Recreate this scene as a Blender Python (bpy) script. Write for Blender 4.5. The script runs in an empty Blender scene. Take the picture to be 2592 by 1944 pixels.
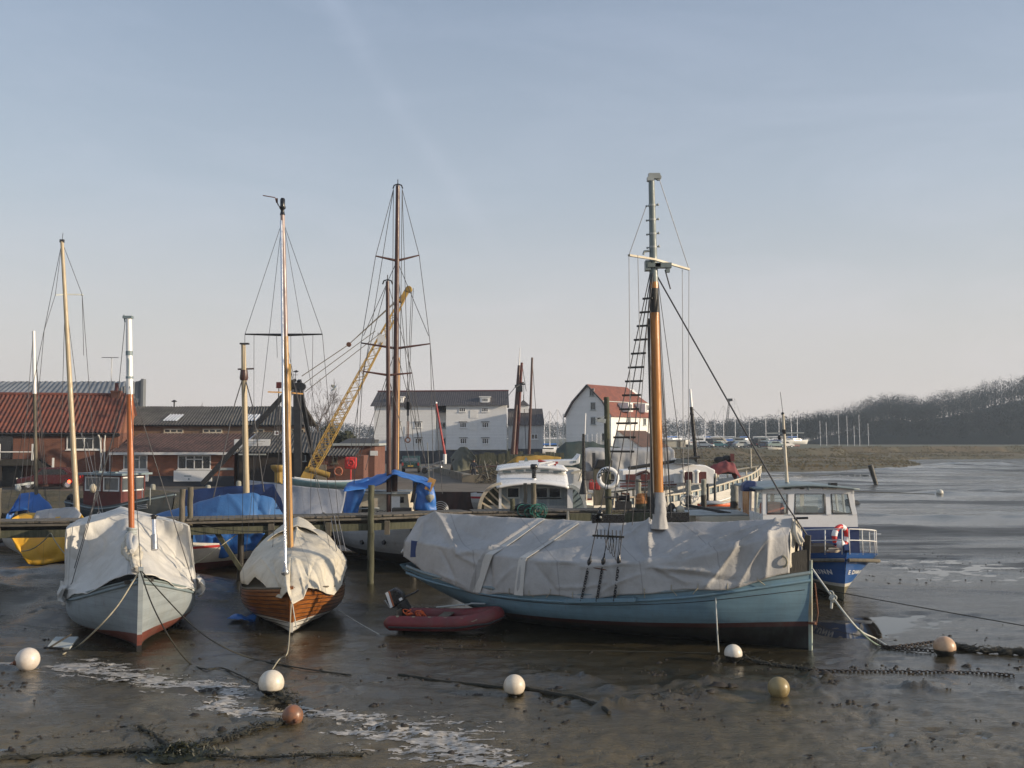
import bpy, math, random
import numpy as np
from mathutils import Vector, Matrix, noise
RN = random.Random(11)
C = bpy.context.scene.collection
F, HZ, CAMZ = 2520.0, 1110.0, 5.0
TH = math.atan((HZ - 972.0) / F)
V = Vector
def ray(px, py):
 x = (px - 1296.0) / F; y = (972.0 - py) / F
 return V((x, math.cos(TH) - y * math.sin(TH), math.sin(TH) + y * math.cos(TH)))
def P(px, py, d):
 r = ray(px, py); return V((0, 0, CAMZ)) + r * (d / r.y)
def G(px, py, z=0.0):
 r = ray(px, py); return V((0, 0, CAMZ)) + r * ((z - CAMZ) / r.z)
def XZ(px, py, d):
 p = P(px, py, d); return p.x, p.z
def ci(pts, t):
 """smooth interpolation through (t, value) pairs"""
 n = len(pts)
 if t <= pts[0][0]: return pts[0][1]
 if t >= pts[-1][0]: return pts[-1][1]
 for i in range(n - 1):
  if pts[i][0] <= t <= pts[i + 1][0]: break
 t0, a = pts[i]; t1, b = pts[i + 1]; h = t1 - t0; s = (t - t0) / h
 def sl(k):
  if k <= 0: return (pts[1][1] - pts[0][1]) / (pts[1][0] - pts[0][0])
  if k >= n - 1: return (pts[-1][1] - pts[-2][1]) / (pts[-1][0] - pts[-2][0])
  return (pts[k + 1][1] - pts[k - 1][1]) / (pts[k + 1][0] - pts[k - 1][0])
 m0, m1 = sl(i) * h, sl(i + 1) * h
 return (2*s**3-3*s*s+1)*a + (s**3-2*s*s+s)*m0 + (-2*s**3+3*s*s)*b + (s**3-s*s)*m1
def sstep(a, b, x):
 t = min(1, max(0, (x - a) / (b - a))); return t * t * (3 - 2 * t)
def fbm(x, y, z=0.0, o=4):
 return noise.fractal(V((x, y, z)), 1.0, 2.0, o)
def frame(x, y, z, hx, hy, heel=0, trim=0):
 a = V((hx, hy, 0)).normalized(); c = V((0, 0, 1)); b = c.cross(a)
 m = Matrix((a, b, c)).transposed().to_4x4(); m.translation = V((x, y, z))
 return m @ Matrix.Rotation(heel, 4, 'X') @ Matrix.Rotation(trim, 4, 'Y')
MATS = {}
INV = {}
def thing(name, loc, label, cat, group=None):
 o = bpy.data.objects.new(name, None); C.objects.link(o)
 o.empty_display_size = 0.2; o.location = loc
 o['label'] = label; o['category'] = cat
 if group: o['group'] = group
 INV[o.name] = Matrix.Translation(-V(loc)); return o
def tag(o, label=None, cat=None, group=None, kind=None):
 if label: o['label'] = label
 if cat: o['category'] = cat
 if group: o['group'] = group
 if kind: o['kind'] = kind
 return o
def copy_tree(o, parent=None):
 c = o.copy(); C.objects.link(c)
 if parent: c.parent = parent
 INV[c.name] = INV.get(o.name, Matrix())
 for ch in o.children: copy_tree(ch, c)
 return c
class MB:
 def __init__(s, T=None):
  s.v = []; s.f = []; s.sm = []; s.T = T
 def add(s, vs, fs, smooth=False):
  b = len(s.v)
  if s.T is not None: vs = [s.T @ V(p) for p in vs]
  s.v.extend(tuple(p) for p in vs)
  for f in fs:
   s.f.append(tuple(b + i for i in f)); s.sm.append(smooth)
  return s
 def box(s, c, d, M=None):
  x, y, z = d[0] / 2, d[1] / 2, d[2] / 2
  vs = [V((i, j, k)) for k in (-z, z) for j in (-y, y) for i in (-x, x)]
  if M is not None: vs = [M @ p for p in vs]
  vs = [p + V(c) for p in vs]
  return s.add(vs, [(0, 2, 3, 1), (4, 5, 7, 6), (0, 1, 5, 4), (2, 6, 7, 3), (0, 4, 6, 2), (1, 3, 7, 5)])
 def b2(s, x0, x1, y0, y1, z0, z1):
  return s.box(((x0+x1)/2, (y0+y1)/2, (z0+z1)/2), (abs(x1-x0), abs(y1-y0), abs(z1-z0)))
 def bar(s, a, b, w, h, up=(0, 0, 1)):
  a, b = V(a), V(b); d = b - a; L = d.length; d.normalize()
  u = V(up)
  if abs(d.dot(u)) > .98: u = V((0, 1, 0))
  sd = d.cross(u).normalized(); u2 = sd.cross(d)
  M = Matrix((sd, d, u2)).transposed()
  return s.box((a + b) / 2, (w, L, h), M)
 def tube(s, pts, r, n=8, cap=True, smooth=True):
  pts = [V(p) for p in pts]; k = len(pts)
  rs = r if isinstance(r, (list, tuple)) else [r] * k
  vs = []; prev = None
  for i, p in enumerate(pts):
   d = (pts[min(i + 1, k - 1)] - pts[max(i - 1, 0)])
   d = d.normalized() if d.length > 1e-9 else V((0, 0, 1))
   if prev is None:
    u = V((0, 0, 1)) if abs(d.z) < .9 else V((1, 0, 0))
    a = d.cross(u).normalized()
   else:
    a = prev - d * prev.dot(d)
    a = a.normalized() if a.length > 1e-6 else d.orthogonal().normalized()
   prev = a; b = d.cross(a)
   for j in range(n):
    t = 2 * math.pi * j / n
    vs.append(p + (a * math.cos(t) + b * math.sin(t)) * rs[i])
  fs = []
  for i in range(k - 1):
   for j in range(n):
    j2 = (j + 1) % n
    fs.append((i*n+j, i*n+j2, (i+1)*n+j2, (i+1)*n+j))
  s.add(vs, fs, smooth)
  if cap:
   s.add([vs[j] for j in range(n)], [tuple(reversed(range(n)))])
   s.add([vs[(k-1)*n + j] for j in range(n)], [tuple(range(n))])
  return s
 def lathe(s, o, prof, n=16, ax=(0, 0, 1), smooth=True):
  o = V(o); a = V(ax).normalized(); u = a.orthogonal().normalized(); w = a.cross(u)
  vs = []
  for r, z in prof:
   for j in range(n):
    t = 2 * math.pi * j / n
    vs.append(o + a * z + (u * math.cos(t) + w * math.sin(t)) * r)
  k = len(prof); fs = []
  for i in range(k - 1):
   for j in range(n):
    j2 = (j + 1) % n
    fs.append((i*n+j, i*n+j2, (i+1)*n+j2, (i+1)*n+j))
  s.add(vs, fs, smooth)
  if prof[0][0] > 1e-4: s.add(vs[:n], [tuple(reversed(range(n)))])
  if prof[-1][0] > 1e-4: s.add(vs[-n:], [tuple(range(n))])
  return s
 def ball(s, o, r, n=16, ax=(0, 0, 1), sq=1.0):
  k = max(6, n // 2)
  return s.lathe(o, [(max(1e-5, r * math.sin(math.pi*i/k)), -r * sq * math.cos(math.pi*i/k)) for i in range(k + 1)], n, ax)
 def grid(s, fn, nu, nv, smooth=True, keep=None, flip=False):
  vs = [fn(i / (nu - 1), j / (nv - 1)) for i in range(nu) for j in range(nv)]
  fs = []
  for i in range(nu - 1):
   for j in range(nv - 1):
    if keep and not keep((i + .5) / (nu - 1), (j + .5) / (nv - 1)): continue
    f = (i*nv+j, (i+1)*nv+j, (i+1)*nv+j+1, i*nv+j+1)
    fs.append(tuple(reversed(f)) if flip else f)
  return s.add(vs, fs, smooth)
 def prism(s, poly, vec):
  n = len(poly); vec = V(vec)
  vs = [V(p) for p in poly] + [V(p) + vec for p in poly]
  fs = [tuple(reversed(range(n))), tuple(range(n, 2 * n))]
  fs += [(i, (i + 1) % n, n + (i + 1) % n, n + i) for i in range(n)]
  return s.add(vs, fs)
 def torus(s, o, R_, r, ax=(0, 0, 1), n=24, k=10, a0=0, a1=2*math.pi):
  o = V(o); a = V(ax).normalized(); u = a.orthogonal().normalized(); w = a.cross(u)
  pts = []
  full = abs(a1 - a0 - 2*math.pi) < 1e-6
  for i in range(n + (0 if full else 1)):
   t = a0 + (a1 - a0) * i / n
   pts.append(o + (u * math.cos(t) + w * math.sin(t)) * R_)
  if not full: return s.tube(pts, r, k)
  vs = []
  for i, p in enumerate(pts):
   e = (p - o).normalized()
   for j in range(k):
    q = 2 * math.pi * j / k
    vs.append(p + (e * math.cos(q) + a * math.sin(q)) * r)
  return s.add(vs, [(i*k+j, ((i+1) % n)*k+j, ((i+1) % n)*k+(j+1) % k, i*k+(j+1) % k) for i in range(n) for j in range(k)], True)
 def text(s, txt, size, M, depth=.004, off=0):
  cu = bpy.data.curves.new('lettering', 'FONT'); cu.body = txt; cu.size = size; cu.extrude = depth; cu.offset = off
  cu.align_x = 'CENTER'; cu.align_y = 'CENTER'; cu.resolution_u = 3
  o = bpy.data.objects.new('lettering', cu)
  me = bpy.data.meshes.new_from_object(o)
  s.add([M @ v.co for v in me.vertices], [tuple(p.vertices) for p in me.polygons])
  bpy.data.objects.remove(o); bpy.data.curves.remove(cu); bpy.data.meshes.remove(me)
  return s
 def build(s, name, mat, parent=None, bev=0, solid=0, local=False, merge=0):
  me = bpy.data.meshes.new(name)
  vs = s.v
  if parent is not None and not local:
   M = INV.get(parent.name, Matrix()); vs = [M @ V(p) for p in vs]
  me.from_pydata([tuple(p) for p in vs], [], s.f)
  me.polygons.foreach_set('use_smooth', s.sm)
  me.update()
  me.materials.append(mat)
  o = bpy.data.objects.new(name, me); C.objects.link(o)
  if parent is not None:
   o.parent = parent; INV[o.name] = INV.get(parent.name, Matrix())
  if solid:
   md = o.modifiers.new('solid', 'SOLIDIFY'); md.thickness = solid; md.offset = -1
  if bev:
   md = o.modifiers.new('bevel', 'BEVEL'); md.width = bev; md.segments = 2; md.limit_method = 'ANGLE'
  return o
def one(name, fnm, mat, parent, **k):
 m = MB(); fnm(m); return m.build(name, mat, parent, **k)
def tubeo(name, pts, r, mat, parent, n=6):
 return MB().tube(pts, r, n).build(name, mat, parent)
def sag(a, b, s, n=14):
 a, b = V(a), V(b)
 return [a.lerp(b, i / n) - V((0, 0, s * 4 * (i/n) * (1 - i/n))) for i in range(n + 1)]
def poly_smooth(pts, n=6):
 pts = [V(p) for p in pts]; out = []
 for i in range(len(pts) - 1):
  p0 = pts[max(0, i-1)]; p1 = pts[i]; p2 = pts[i+1]; p3 = pts[min(len(pts)-1, i+2)]
  for k in range(n):
   t = k / n
   out.append(.5 * ((2*p1) + (p2-p0)*t + (2*p0-5*p1+4*p2-p3)*t*t + (3*p1-p0-3*p2+p3)*t**3))
 out.append(pts[-1]); return out
# ---------- materials
def new_mat(name):
 m = bpy.data.materials.new(name); m.use_nodes = True
 nt = m.node_tree; b = nt.nodes['Principled BSDF']; return m, nt, b
def N(nt, t, **k):
 n = nt.nodes.new(t)
 for a, v in k.items(): setattr(n, a, v)
 return n
def ramp(nt, fac, stops, interp='LINEAR'):
 r = N(nt, 'ShaderNodeValToRGB'); r.color_ramp.interpolation = interp
 e = r.color_ramp.elements
 while len(e) < len(stops): e.new(.5)
 for i, (p, c) in enumerate(stops):
  e[i].position = p; e[i].color = (c[0], c[1], c[2], 1) if hasattr(c, '__len__') else (c, c, c, 1)
 nt.links.new(fac, r.inputs[0]); return r.outputs[0]
def coords(nt, stretch=(1, 1, 1), world=False):
 if world: src = N(nt, 'ShaderNodeNewGeometry').outputs['Position']
 else: src = N(nt, 'ShaderNodeTexCoord').outputs['Object']
 mp = N(nt, 'ShaderNodeMapping'); mp.inputs['Scale'].default_value = stretch
 nt.links.new(src, mp.inputs[0]); return mp.outputs[0]
def nz(nt, vec, scale, detail=5, rough=.6, dist=0):
 n = N(nt, 'ShaderNodeTexNoise'); n.inputs['Scale'].default_value = scale
 n.inputs['Detail'].default_value = detail; n.inputs['Roughness'].default_value = rough
 n.inputs['Distortion'].default_value = dist
 nt.links.new(vec, n.inputs['Vector']); return n.outputs['Fac']
def mixc(nt, fac, a, b, mode='MIX'):
 m = N(nt, 'ShaderNodeMix', data_type='RGBA', blend_type=mode)
 if isinstance(fac, (int, float)): m.inputs[0].default_value = fac
 else: nt.links.new(fac, m.inputs[0])
 for i, c in ((6, a), (7, b)):
  if hasattr(c, '__len__'): m.inputs[i].default_value = (c[0], c[1], c[2], 1)
  else: nt.links.new(c, m.inputs[i])
 return m.outputs[2]
def math_(nt, op, a, b=None):
 m = N(nt, 'ShaderNodeMath', operation=op)
 for i, c in ((0, a), (1, b)):
  if c is None: continue
  if isinstance(c, (int, float)): m.inputs[i].default_value = c
  else: nt.links.new(c, m.inputs[i])
 return m.outputs[0]
def bump(nt, b, h, strength=.3, dist=.02):
 bn = N(nt, 'ShaderNodeBump'); bn.inputs['Strength'].default_value = strength; bn.inputs['Distance'].default_value = dist
 nt.links.new(h, bn.inputs['Height']); nt.links.new(bn.outputs[0], b.inputs['Normal'])
def pm(name, c1, c2=None, rough=.6, scale=3.0, metal=0.0, bmp=0.0, bscale=None, stretch=(1, 1, 1), dirt=None, dirt_amt=.35, spec=.5, bdist=.02, lo=.35, hi=.68):
 """weathered surface: two-tone noise, optional dirt stains, optional relief"""
 if name in MATS: return MATS[name]
 m, nt, b = new_mat(name)
 if c2 is None: c2 = tuple(x * .72 for x in c1)
 vec = coords(nt, stretch)
 n1 = nz(nt, vec, scale, 6)
 col = ramp(nt, n1, [(lo, c1), (hi, c2)])
 if dirt:
  n2 = nz(nt, vec, scale * .45, 8, .7, .6)
  f = ramp(nt, n2, [(.5, 0), (.75, dirt_amt * 2)])
  col = mixc(nt, f, col, dirt)
 nt.links.new(col, b.inputs['Base Color'])
 rr = ramp(nt, nz(nt, vec, scale * 2.3, 4), [(.3, max(.02, rough - .12)), (.7, min(1, rough + .12))])
 nt.links.new(rr, b.inputs['Roughness'])
 b.inputs['Metallic'].default_value = metal
 b.inputs['Specular IOR Level'].default_value = spec
 if bmp: bump(nt, b, nz(nt, vec, bscale or scale * 6, 6), bmp, bdist)
 MATS[name] = m; return m
def hull_mat(name, bands, rough=.4, tilt=0.0, wob=.02, grime=(.12, .10, .07), amt=.3, planks=0, plank_dark=.5, spec=.5):
 """bands: list of (z_from, colour) in local height; painted hull with a wavering line and scuffs"""
 m, nt, b = new_mat(name)
 tc = N(nt, 'ShaderNodeTexCoord'); sp = N(nt, 'ShaderNodeSeparateXYZ'); nt.links.new(tc.outputs['Object'], sp.inputs[0])
 vec = tc.outputs['Object']
 nn = nz(nt, vec, 2.5, 5)
 z = math_(nt, 'ADD', sp.outputs[2], math_(nt, 'MULTIPLY', sp.outputs[0], tilt))
 z = math_(nt, 'ADD', z, math_(nt, 'MULTIPLY', math_(nt, 'SUBTRACT', nn, .5), wob))
 zz = math_(nt, 'MULTIPLY', math_(nt, 'ADD', z, 1.0), 1 / 5.0)
 col = ramp(nt, zz, [(max(0, (zf + 1.0) / 5.0), c) for zf, c in bands], 'CONSTANT')
 n2 = nz(nt, coords(nt, (1.0, 1.0, .35)), 3.0, 8, .7)
 col = mixc(nt, ramp(nt, n2, [(.42, 0), (.8, amt)]), col, grime)
 n3 = nz(nt, coords(nt, (.4, .4, 4)), 1.5, 3)
 col = mixc(nt, ramp(nt, n3, [(.3, .22), (.6, 0)]), col, (0, 0, 0), 'MIX')
 n4 = nz(nt, coords(nt, (7, 7, .3)), 1.2, 6, .7); n5 = nz(nt, vec, .9, 3)
 run = math_(nt, 'MULTIPLY', ramp(nt, n4, [(.56, 0), (.72, 1)]), ramp(nt, n5, [(.45, 0), (.65, .55)]))
 col = mixc(nt, run, col, (.16, .075, .03))      # rust runs
 if planks:
  w = math_(nt, 'FRACT', math_(nt, 'MULTIPLY', sp.outputs[2], planks))
  ln = ramp(nt, w, [(0, plank_dark), (.05, 0), (1, 0)])
  col = mixc(nt, ln, col, (0.01, .01, .01))
 nt.links.new(col, b.inputs['Base Color'])
 rr = ramp(nt, n2, [(.3, max(.05, rough - .1)), (.75, min(1, rough + .25))])
 nt.links.new(rr, b.inputs['Roughness']); b.inputs['Specular IOR Level'].default_value = spec
 bump(nt, b, nz(nt, coords(nt, (.6, .6, 3)), 6, 5), .15, .01)
 return m
# ---------- palette
def brick_mat(name, c1, c2, mort, sx=.225, sz=.075, off=(0, 0, 0), axis='XZ'):
 m, nt, b = new_mat(name)
 tc = N(nt, 'ShaderNodeTexCoord'); sp = N(nt, 'ShaderNodeSeparateXYZ'); nt.links.new(tc.outputs['Object'], sp.inputs[0])
 cb = N(nt, 'ShaderNodeCombineXYZ')
 nt.links.new(math_(nt, 'ADD', sp.outputs[0], sp.outputs[1]), cb.inputs[0]); nt.links.new(sp.outputs[2], cb.inputs[1])
 br = N(nt, 'ShaderNodeTexBrick'); br.inputs['Scale'].default_value = 1.0
 br.inputs['Brick Width'].default_value = sx; br.inputs['Row Height'].default_value = sz
 br.inputs['Mortar Size'].default_value = .008; br.inputs['Bias'].default_value = -.1
 br.inputs['Color1'].default_value = (*c1, 1); br.inputs['Color2'].default_value = (*c2, 1); br.inputs['Mortar'].default_value = (*mort, 1)
 nt.links.new(cb.outputs[0], br.inputs['Vector'])
 n = nz(nt, tc.outputs['Object'], 1.2, 8, .7)
 col = mixc(nt, ramp(nt, n, [(.4, 0), (.75, .65)]), br.outputs['Color'], tuple(x * .4 for x in c1))
 nt.links.new(col, b.inputs['Base Color']); b.inputs['Roughness'].default_value = .88
 bump(nt, b, br.outputs['Fac'], -.3, .01)
 return m
def tile_mat(name, c1, c2, c3, rough=.75):
 m, nt, b = new_mat(name)
 vec = coords(nt)
 vo = N(nt, 'ShaderNodeTexVoronoi'); vo.inputs['Scale'].default_value = 3.2; nt.links.new(vec, vo.inputs['Vector'])
 bw = N(nt, 'ShaderNodeRGBToBW'); nt.links.new(vo.outputs['Color'], bw.inputs[0])
 col = ramp(nt, bw.outputs[0], [(.2, c1), (.8, c2)])
 n = nz(nt, vec, .9, 8, .72)
 col = mixc(nt, ramp(nt, n, [(.45, 0), (.7, .8)]), col, c3)
 nt.links.new(col, b.inputs['Base Color']); b.inputs['Roughness'].default_value = rough
 return m
def board_mat(name, col_, pitch=.2, dark=.45, vertical=False, rough=.6, dirt=(.25, .24, .22), amt=.5):
 m, nt, b = new_mat(name)
 tc = N(nt, 'ShaderNodeTexCoord'); sp = N(nt, 'ShaderNodeSeparateXYZ'); nt.links.new(tc.outputs['Object'], sp.inputs[0])
 src = math_(nt, 'ADD', sp.outputs[0], sp.outputs[1]) if vertical else sp.outputs[2]
 w = math_(nt, 'FRACT', math_(nt, 'MULTIPLY', src, 1 / pitch))
 row = math_(nt, 'FLOOR', math_(nt, 'MULTIPLY', src, 1 / pitch))
 wn = N(nt, 'ShaderNodeTexWhiteNoise', noise_dimensions='1D'); nt.links.new(row, wn.inputs['W'])
 c = mixc(nt, ramp(nt, wn.outputs['Value'], [(0, 0), (1, .25)]), col_, tuple(x * .7 for x in col_))
 n = nz(nt, coords(nt, (1, 1, .5)), 1.3, 8, .7)
 c = mixc(nt, ramp(nt, n, [(.45, 0), (.8, amt)]), c, dirt)
 ln = ramp(nt, w, [(0, 1), (.12, 0), (1, 0)])
 c = mixc(nt, math_(nt, 'MULTIPLY', ln, dark), c, tuple(x * .2 for x in col_))
 nt.links.new(c, b.inputs['Base Color']); b.inputs['Roughness'].default_value = rough
 bump(nt, b, w, .22, .02)
 return m
def tarp_mat(name, c1, c2, stain=(.2, .17, .12), rough=.55, amt=.3, sheen=0):
 m, nt, b = new_mat(name)
 vec = coords(nt)
 col = ramp(nt, nz(nt, vec, 1.1, 6, .65), [(.35, c1), (.68, c2)])
 st = nz(nt, coords(nt, (1, 1, .3)), 1.6, 9, .75, .8)
 col = mixc(nt, ramp(nt, st, [(.5, 0), (.78, amt)]), col, stain)
 sp = nz(nt, vec, 26, 2, .5)
 col = mixc(nt, ramp(nt, sp, [(.68, 0), (.78, amt * 1.1)]), col, stain)
 sx = N(nt, 'ShaderNodeSeparateXYZ'); nt.links.new(vec, sx.inputs[0])      # sewn panel seams
 sf = math_(nt, 'FRACT', math_(nt, 'MULTIPLY', math_(nt, 'ADD', sx.outputs[0], math_(nt, 'MULTIPLY', sx.outputs[1], .35)), .62))
 col = mixc(nt, ramp(nt, sf, [(0, .38), (.014, .38), (.02, 0), (1, 0)]), col, tuple(x * .45 for x in c2))
 nt.links.new(col, b.inputs['Base Color']); b.inputs['Roughness'].default_value = rough
 h = math_(nt, 'ADD', nz(nt, vec, 3.5, 5, .6, 1.2), math_(nt, 'MULTIPLY', nz(nt, vec, 14, 4, .6, .8), .35))
 bump(nt, b, h, .32, .05)
 return m
M_ = {}
def setup_mats():
 g = M_
 g['white'] = pm('white_paint', (.72, .72, .70), (.6, .59, .56), .5, 2, dirt=(.3, .27, .22), dirt_amt=.25)
 g['whiteg'] = pm('white_gloss', (.8, .8, .79), (.74, .74, .72), .3, 1.2, dirt=(.5, .46, .38), dirt_amt=.1)
 g['cream'] = pm('cream_paint', (.58, .53, .42), (.48, .43, .33), .5, 2, dirt=(.25, .14, .07), dirt_amt=.4)
 g['black'] = pm('black_paint', (.012, .012, .014), (.03, .03, .03), .5, 4)
 g['blackg'] = pm('black_gloss', (.01, .01, .012), (.02, .02, .02), .25, 4)
 g['rubber'] = pm('rubber_black', (.015, .015, .016), (.03, .028, .026), .75, 5)
 g['steel'] = pm('galvanised_steel', (.45, .46, .48), (.34, .35, .36), .4, 4, metal=.8)
 g['alu'] = pm('silver_alloy', (.72, .73, .76), (.6, .61, .64), .28, 2, metal=.85, stretch=(3, 3, .3))
 g['wire'] = pm('rigging_wire', (.05, .05, .055), (.08, .08, .085), .5, 5, metal=.3)
 g['wirel'] = pm('pale_wire', (.25, .25, .26), (.2, .2, .2), .45, 5, metal=.3)
 g['rope'] = pm('fibre_rope', (.42, .38, .28), (.3, .27, .19), .9, 12, bmp=.4, bscale=60, bdist=.01)
 g['ropeg'] = pm('green_rope', (.03, .19, .15), (.02, .12, .10), .85, 12)
 g['ropew'] = pm('white_rope', (.55, .56, .52), (.4, .42, .38), .85, 12)
 g['roped'] = pm('weedy_rope', (.035, .032, .025), (.02, .022, .014), .9, 10)
 g['ropeo'] = pm('orange_rope', (.55, .25, .09), (.4, .17, .06), .85, 12)
 g['chain'] = pm('rusty_chain', (.05, .035, .027), (.025, .02, .018), .7, 10, metal=.3)
 g['rust'] = pm('rusty_iron', (.17, .065, .03), (.08, .035, .02), .8, 5, dirt=(.03, .025, .02))
 wd = dict(stretch=(6, 6, .5), bmp=.2, bscale=9)
 g['varn'] = pm('varnished_spruce', (.52, .23, .055), (.37, .14, .03), .28, 2.2, dirt=(.16, .06, .02), dirt_amt=.3, **wd)
 g['varn_light'] = pm('pale_varnish', (.58, .33, .11), (.44, .23, .07), .35, 2.2, dirt=(.2, .1, .04), dirt_amt=.3, **wd)
 g['varn_red'] = pm('orange_varnish', (.46, .14, .038), (.34, .095, .026), .3, 2.2, dirt=(.2, .06, .02), dirt_amt=.25, **wd)
 g['yelwood'] = pm('yellow_spar', (.50, .41, .27), (.38, .30, .18), .4, 2.2, **wd)
 g['drkwood'] = pm('dark_mahogany', (.085, .035, .025), (.05, .022, .018), .35, 2.2, **wd)
 g['oldwood'] = pm('weathered_timber', (.17, .145, .11), (.09, .08, .06), .9, 2.5, stretch=(5, 5, .7), bmp=.6, bscale=10, dirt=(.05, .06, .03), dirt_amt=.5)
 g['greenwood'] = pm('weed_timber', (.10, .10, .062), (.055, .058, .035), .85, 2.5, stretch=(5, 5, .7), bmp=.6, bscale=10, dirt=(.02, .024, .012), dirt_amt=.6)
 g['deckwood'] = pm('jetty_timber', (.16, .14, .115), (.085, .075, .06), .9, 2.0, stretch=(.5, 5, 5), bmp=.6, bscale=8, dirt=(.045, .05, .03), dirt_amt=.5)
 g['wetwood'] = pm('wet_black_timber', (.022, .02, .016), (.04, .035, .026), .5, 2.5, stretch=(4, 4, .7), bmp=.6, bscale=10)
 g['piletop'] = pm('bleached_pile', (.36, .35, .31), (.2, .2, .16), .9, 3, stretch=(4, 4, .7), bmp=.4, bscale=10, dirt=(.1, .12, .06), dirt_amt=.5)
 g['greymast'] = pm('grey_green_paint', (.21, .25, .24), (.16, .195, .19), .45, 3, dirt=(.13, .14, .13))
 g['palegrey'] = pm('pale_grey_paint', (.42, .45, .44), (.34, .37, .36), .5, 3, dirt=(.2, .2, .17))
 g['bluegrey'] = pm('blue_grey_paint', (.22, .28, .30), (.17, .22, .235), .5, 3, dirt=(.1, .11, .1))
 g['yellow'] = pm('crane_yellow', (.36, .23, .035), (.25, .15, .026), .55, 2.5, dirt=(.17, .08, .02), dirt_amt=.5)
 g['red'] = pm('red_plastic', (.62, .035, .03), (.5, .028, .025), .4, 3)
 g['redp'] = pm('red_paint', (.36, .035, .03), (.26, .03, .027), .5, 3)
 g['maroon'] = pm('maroon_paint', (.13, .025, .022), (.09, .02, .018), .55, 3, dirt=(.04, .03, .025))
 g['orange'] = pm('orange_plastic', (.68, .12, .025), (.55, .10, .02), .5, 3)
 g['darkglass'] = pm('dark_glass', (.012, .014, .017), (.02, .022, .025), .07, 2, spec=.7)
 g['paleglass'] = pm('pale_glass', (.11, .13, .14), (.07, .08, .09), .08, 1.2, spec=.7)
 g['lens'] = pm('lamp_lens', (.5, .5, .45), (.4, .4, .38), .1, 4)
 g['concrete'] = pm('quay_concrete', (.15, .125, .095), (.095, .08, .06), .9, .5, bmp=.3, bscale=3, dirt=(.07, .06, .045), dirt_amt=.5)
 g['concwall'] = pm('wall_concrete', (.25, .22, .17), (.17, .15, .11), .9, 1, bmp=.3, bscale=4, dirt=(.08, .08, .05), dirt_amt=.5)
 g['sheetpile'] = pm('sheet_pile', (.085, .035, .024), (.03, .022, .018), .85, .8, stretch=(1, 1, .4), dirt=(.02, .02, .017), dirt_amt=.7)
 g['felt'] = pm('roof_felt', (.035, .037, .042), (.05, .052, .055), .85, 1)
 g['tarp_white'] = tarp_mat('white_tarpaulin', (.60, .585, .545), (.49, .475, .435), (.23, .20, .145), .6, .3)
 g['tarp_cream'] = tarp_mat('cream_canvas', (.62, .575, .475), (.50, .455, .36), (.19, .15, .095), .6, .45)
 g['tarp_grey'] = tarp_mat('grey_canvas', (.44, .435, .425), (.345, .335, .32), (.16, .14, .11), .7, .4)
 g['tarp_silver'] = tarp_mat('silver_tarpaulin', (.34, .355, .385), (.29, .30, .33), (.2, .2, .2), .5, .2)
 g['tarp_blue'] = tarp_mat('blue_tarpaulin', (.035, .165, .50), (.025, .115, .39), (.05, .09, .16), .42, .2)
 g['tarp_light'] = tarp_mat('light_blue_tarpaulin', (.045, .145, .35), (.033, .11, .28), (.05, .09, .16), .42, .2)
 g['tarp_navy'] = tarp_mat('navy_tarpaulin', (.018, .045, .15), (.013, .03, .11), (.02, .03, .06), .5, .2)
 g['tarp_yellow'] = tarp_mat('yellow_tarpaulin', (.66, .37, .02), (.55, .29, .015), (.25, .13, .02), .5, .2)
 g['tarp_ochre'] = tarp_mat('ochre_cover', (.42, .26, .04), (.34, .2, .03), (.15, .1, .03), .6, .3)
 g['tarp_green'] = tarp_mat('green_tarpaulin', (.025, .05, .045), (.05, .06, .05), (.09, .09, .07), .7, .5)
 g['tarp_olive'] = tarp_mat('olive_tarpaulin', (.10, .10, .065), (.07, .07, .045), (.04, .04, .03), .7, .4)
 g['brick'] = brick_mat('red_brick', (.19, .066, .037), (.14, .05, .031), (.14, .115, .10))
 g['brick_or'] = brick_mat('orange_brick', (.30, .102, .048), (.235, .08, .04), (.19, .14, .11))
 g['brick_buff'] = brick_mat('buff_brick', (.28, .18, .115), (.22, .13, .085), (.22, .18, .14))
 g['pantile'] = tile_mat('red_pantiles', (.18, .052, .03), (.12, .038, .027), (.042, .024, .021))
 g['darktile'] = tile_mat('brown_pantiles', (.075, .045, .042), (.12, .07, .062), (.03, .028, .03))
 g['milltile'] = tile_mat('clay_plain_tiles', (.25, .085, .055), (.19, .065, .046), (.13, .055, .042))
 g['slate'] = tile_mat('dark_slates', (.05, .047, .05), (.075, .068, .07), (.045, .04, .042))
 g['browntile'] = tile_mat('brown_plain_tiles', (.13, .07, .05), (.1, .055, .042), (.06, .04, .033))
 g['corr'] = pm('corrugated_cement', (.075, .07, .066), (.12, .115, .10), .85, 1.2, dirt=(.035, .034, .03), dirt_amt=.6)
 g['corrlight'] = pm('corrugated_steel', (.20, .215, .225), (.13, .14, .15), .6, .6, stretch=(1.5, 1, .15), dirt=(.4, .41, .42), dirt_amt=.25)
 g['skyl'] = pm('roof_light', (.6, .62, .64), (.45, .47, .5), .4, 2)
 g['clap'] = board_mat('white_weatherboard', (.80, .80, .79), .2, .35, dirt=(.45, .44, .41), amt=.35)
 g['clap2'] = board_mat('white_millboard', (.82, .81, .78), .2, .3, dirt=(.5, .48, .44), amt=.3)
 g['tar'] = board_mat('black_tarred_plinth', (.03, .034, .045), .25, .4, dirt=(.06, .055, .05))
 g['greyboard'] = board_mat('grey_vertical_board', (.27, .31, .325), .16, .5, True, .5, (.13, .14, .13), .4)
 g['shedwood'] = board_mat('dark_shed_boards', (.035, .027, .022), .18, .6, True, .8, (.05, .04, .03), .4)
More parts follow.
